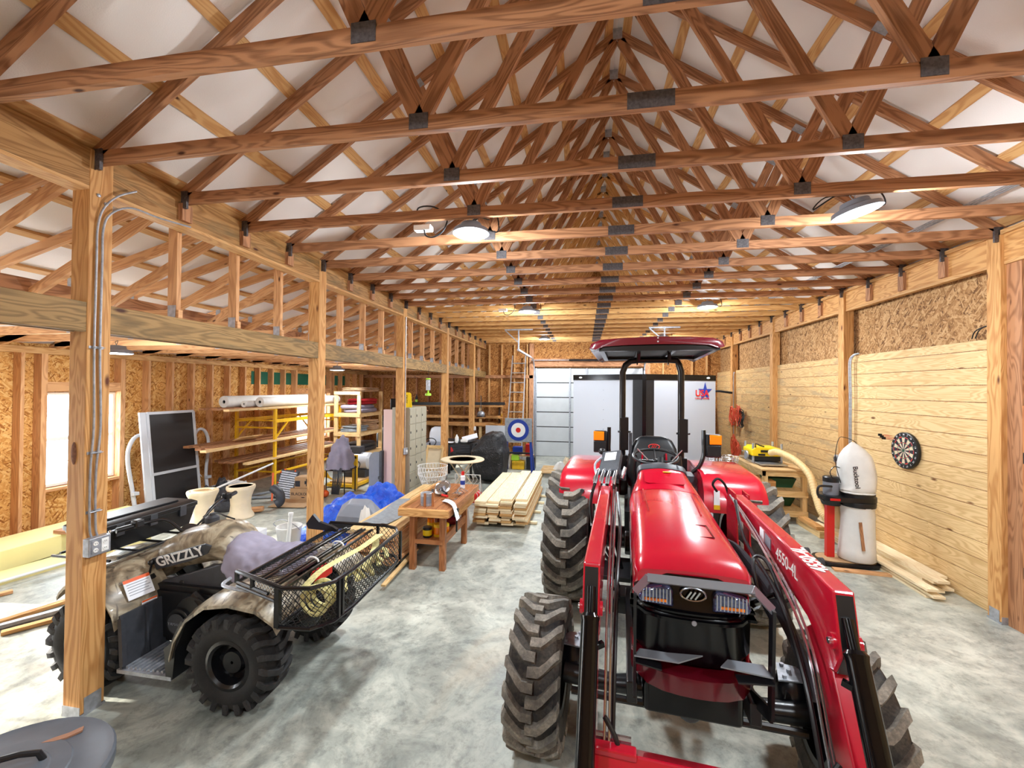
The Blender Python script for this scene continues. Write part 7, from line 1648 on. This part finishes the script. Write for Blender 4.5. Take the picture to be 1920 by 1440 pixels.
for j, (y0, z0, rr, n, l_, mt_) in enumerate(((11.75, 1.52, .22, 9, 'big coil of orange extension cord hung on the far right wall', 'bluecord'), (11.35, 1.55, .20, 9, 'second coil of orange extension cord hung right of the first', 'bluecord'), (11.12, 1.50, .24, 4, 'coil of black cord hung at the right edge of the orange coils', 'black'), (11.65, .70, .20, 8, 'loose orange cord loops dangling below the coils at left', 'bluecord'), (11.35, .55, .18, 7, 'loose orange cord loops dangling near the floor at right', 'bluecord'))):
    b = MB()
    for i in range(n):
        r1 = rr * rc.uniform(.55, 1); ph = rc.uniform(0, 6); x0 = 3.82 - rc.uniform(0, .06); dy = rc.uniform(-.05, .05); dz = rc.uniform(-.06, .06)
        b.tube([(x0 + .02 * math.sin(3 * t + ph), y0 + dy + r1 * .65 * math.cos(t), z0 + dz + r1 * (1.25 if j < 3 else 1.8) * math.sin(t)) for t in [2 * PI * k / 22 for k in range(22)]], .009, 6, loop=True)
    one(b, 'extension_cord', mt_, l_, 'cord')
for i, x in enumerate((3.25, 3.40, 3.52)):
    one(MB().bar((x, 12.9, .02), (x + .08, 13.35, 2.2 - .15 * i), .05, .09, up=(1, 0, 0)), 'leaning_board', 'stud', 'tall brown board leaning in the back right corner, %s of three' % ('left', 'middle', 'right')[i], 'board', smooth=0)
one(MB().bar((3.78, 12.0, .02), (3.30, 12.6, .95), .06, .09), 'leaning_brace', 'post', 'diagonal wooden brace leaning below the orange cords', 'board', smooth=0)
for i, (y, x) in enumerate(((4.98, 3.3),)):
    pass
# wires along the truss chords on the right and cord knots
for i, o_ in enumerate((0, .04, .08)):
    b = MB(); b.tube(smoothpath([(3.55 - o_, 2.0, 3.90), (3.5 - o_, 4.5, 3.88), (3.45 - o_, 7.5, 3.88), (3.4 - o_, 12, 3.88)], 4), .008, 6); one(b, 'electric_cable', 'gal', 'grey electric cable running along the right side above the truss chords, %s of three' % ('outermost', 'middle', 'innermost')[i], 'cable')
for i, (x, y, l_) in enumerate(((-1.45, 3.60, 'small white junction box with black cord left of the nearest round light'), (-1.50, 7.6, 'small white junction box left of the second round light'))):
    t = thing('junction_box', l_, 'junction box', (x, y, 3.58)); MB().box(x - .08, x + .08, y - .04, y + .04, 3.585, 3.635).build('box_body', M['white'], t, 0, bevel=.008)
    b = MB(); b.tube(smoothpath([(x + .02, y - .03, 3.59), (x + .04, y - .03, 3.53), (x + .12, y - .03, 3.52), (x + .2, y - .02, 3.58), (x + .22, y, 3.70), (x + .1, y, 3.80), (x - .05, y, 3.80), (x - .05, y, 3.7)], 5), .007, 6); b.build('cord', M['black'], t)
# ------------------------------------------------------------------ lamps, daylight, camera
def round_lamp(x, y, z, lab, power, tilt=(0, 0), wire=True):
    t = thing('round_shop_light', lab, 'ceiling light', (x, y, z), group='round lights under the trusses', rot=(tilt[0], tilt[1], 0))
    b = MB(); b.lathe([(.03, .10), (.09, .09), (.10, .055), (.155, .035), (.165, .0), (.15, -.006), (.145, .0)], 28); b.build('housing', M['grey'], t, local=True)
    b = MB(); b.lathe([(.14, .002), (.12, -.006), (.01, -.010)], 28); b.build('lens', M['lamp'], t, local=True)
    b = MB(); b.tube([(0, 0, .1), (.02, 0, .14), (0, .02, .16), (-.02, 0, .14), (0, 0, .1)], .004, 5); b.build('hook', M['gal'], t, local=True)
    if wire:
        b = MB(); b.tube(smoothpath([(.05, 0, .09), (.22, .05, .02), (.24, .06, .10), (.2, .1, .2), (.05, .2, .24), (-.12, .3, .19), (-.02, .28, .26), (.12, .2, .2)], 5), .006, 5); b.build('power_cord', M['black'], t, local=True)
    ld = bpy.data.lights.new('lamp_light', 'AREA'); ld.shape = 'DISK'; ld.size = .26; ld.energy = power * .52; ld.color = (.88, .95, 1.0); ld.spread = math.radians(175)
    lo = bpy.data.objects.new('lamp_light', ld); COL.objects.link(lo); lo.parent = t; lo.location = (0, 0, -.02)
    pd = bpy.data.lights.new('lens_glow', 'POINT'); pd.energy = power * .8; pd.shadow_soft_size = .07; pd.color = (.88, .95, 1.0)
    po = bpy.data.objects.new('lens_glow', pd); COL.objects.link(po); po.parent = t; po.location = (0, 0, -.085)
    return t
LP = 105
round_lamp(-1.02, 3.66, 3.56, 'lit round shop light on the left, nearest of the left row', LP)
round_lamp(2.05, 3.62, 3.54, 'tilted lit round shop light at upper right with coiled black cord above', LP, (.0, -.22))
round_lamp(-1.05, 7.65, 3.58, 'lit round shop light, second of the left row', LP)
round_lamp(2.05, 7.62, 3.58, 'lit round shop light, second of the right row', LP)
round_lamp(-1.15, 11.98, 3.58, 'lit round shop light, farthest of the left row near the ladder', LP)
round_lamp(2.08, 11.96, 3.58, 'lit round shop light peeking above the tractor canopy', LP)
round_lamp(-1.02, -.45, 3.56, 'lit round shop light behind the camera on the left', LP * .75)
round_lamp(2.05, -.45, 3.56, 'lit round shop light behind the camera on the right', LP * .75)
round_lamp(-5.65, 4.24, 2.56, 'lit round shop light under the lean-to near the first post', 60, wire=False)
round_lamp(-5.65, 8.9, 2.56, 'lit round shop light under the far end of the lean-to', 60, wire=False)
sun = bpy.data.lights.new('sun', 'SUN'); sun.energy = 14; sun.angle = .01; sun.color = (1, .93, .82)
so = bpy.data.objects.new('sun', sun); COL.objects.link(so); so.rotation_euler = Vector((3.0, .35, -1.35)).to_track_quat('-Z', 'Y').to_euler()
w = bpy.data.worlds.new('daylight'); SC.world = w; w.use_nodes = True
w.node_tree.nodes['Background'].inputs[0].default_value = (.86, .94, 1, 1); w.node_tree.nodes['Background'].inputs[1].default_value = 11

cam = bpy.data.cameras.new('camera'); co = bpy.data.objects.new('camera', cam); COL.objects.link(co)
F_, YAW, PIT, ROL, H = 789., .1715, .0105, .0082, 2.17
fv = Vector((-math.sin(YAW) * math.cos(PIT), math.cos(YAW) * math.cos(PIT), math.sin(PIT)))
r0 = Vector((math.cos(YAW), math.sin(YAW), 0)); u0 = r0.cross(fv)
r1 = r0 * math.cos(ROL) + u0 * math.sin(ROL); u1 = -r0 * math.sin(ROL) + u0 * math.cos(ROL)
mt = Matrix((r1, u1, -fv)).transposed().to_4x4(); mt.translation = (0, 0, H); co.matrix_world = mt
cam.sensor_fit = 'HORIZONTAL'; cam.sensor_width = 36; cam.lens = F_ / 1920 * 36; cam.clip_start = .02; cam.clip_end = 200
SC.camera = co
SC.view_settings.view_transform = 'Standard'; SC.view_settings.look = 'None'; SC.view_settings.gamma = 1; SC.view_settings.exposure = 0.25
SC.view_settings.use_curve_mapping = False
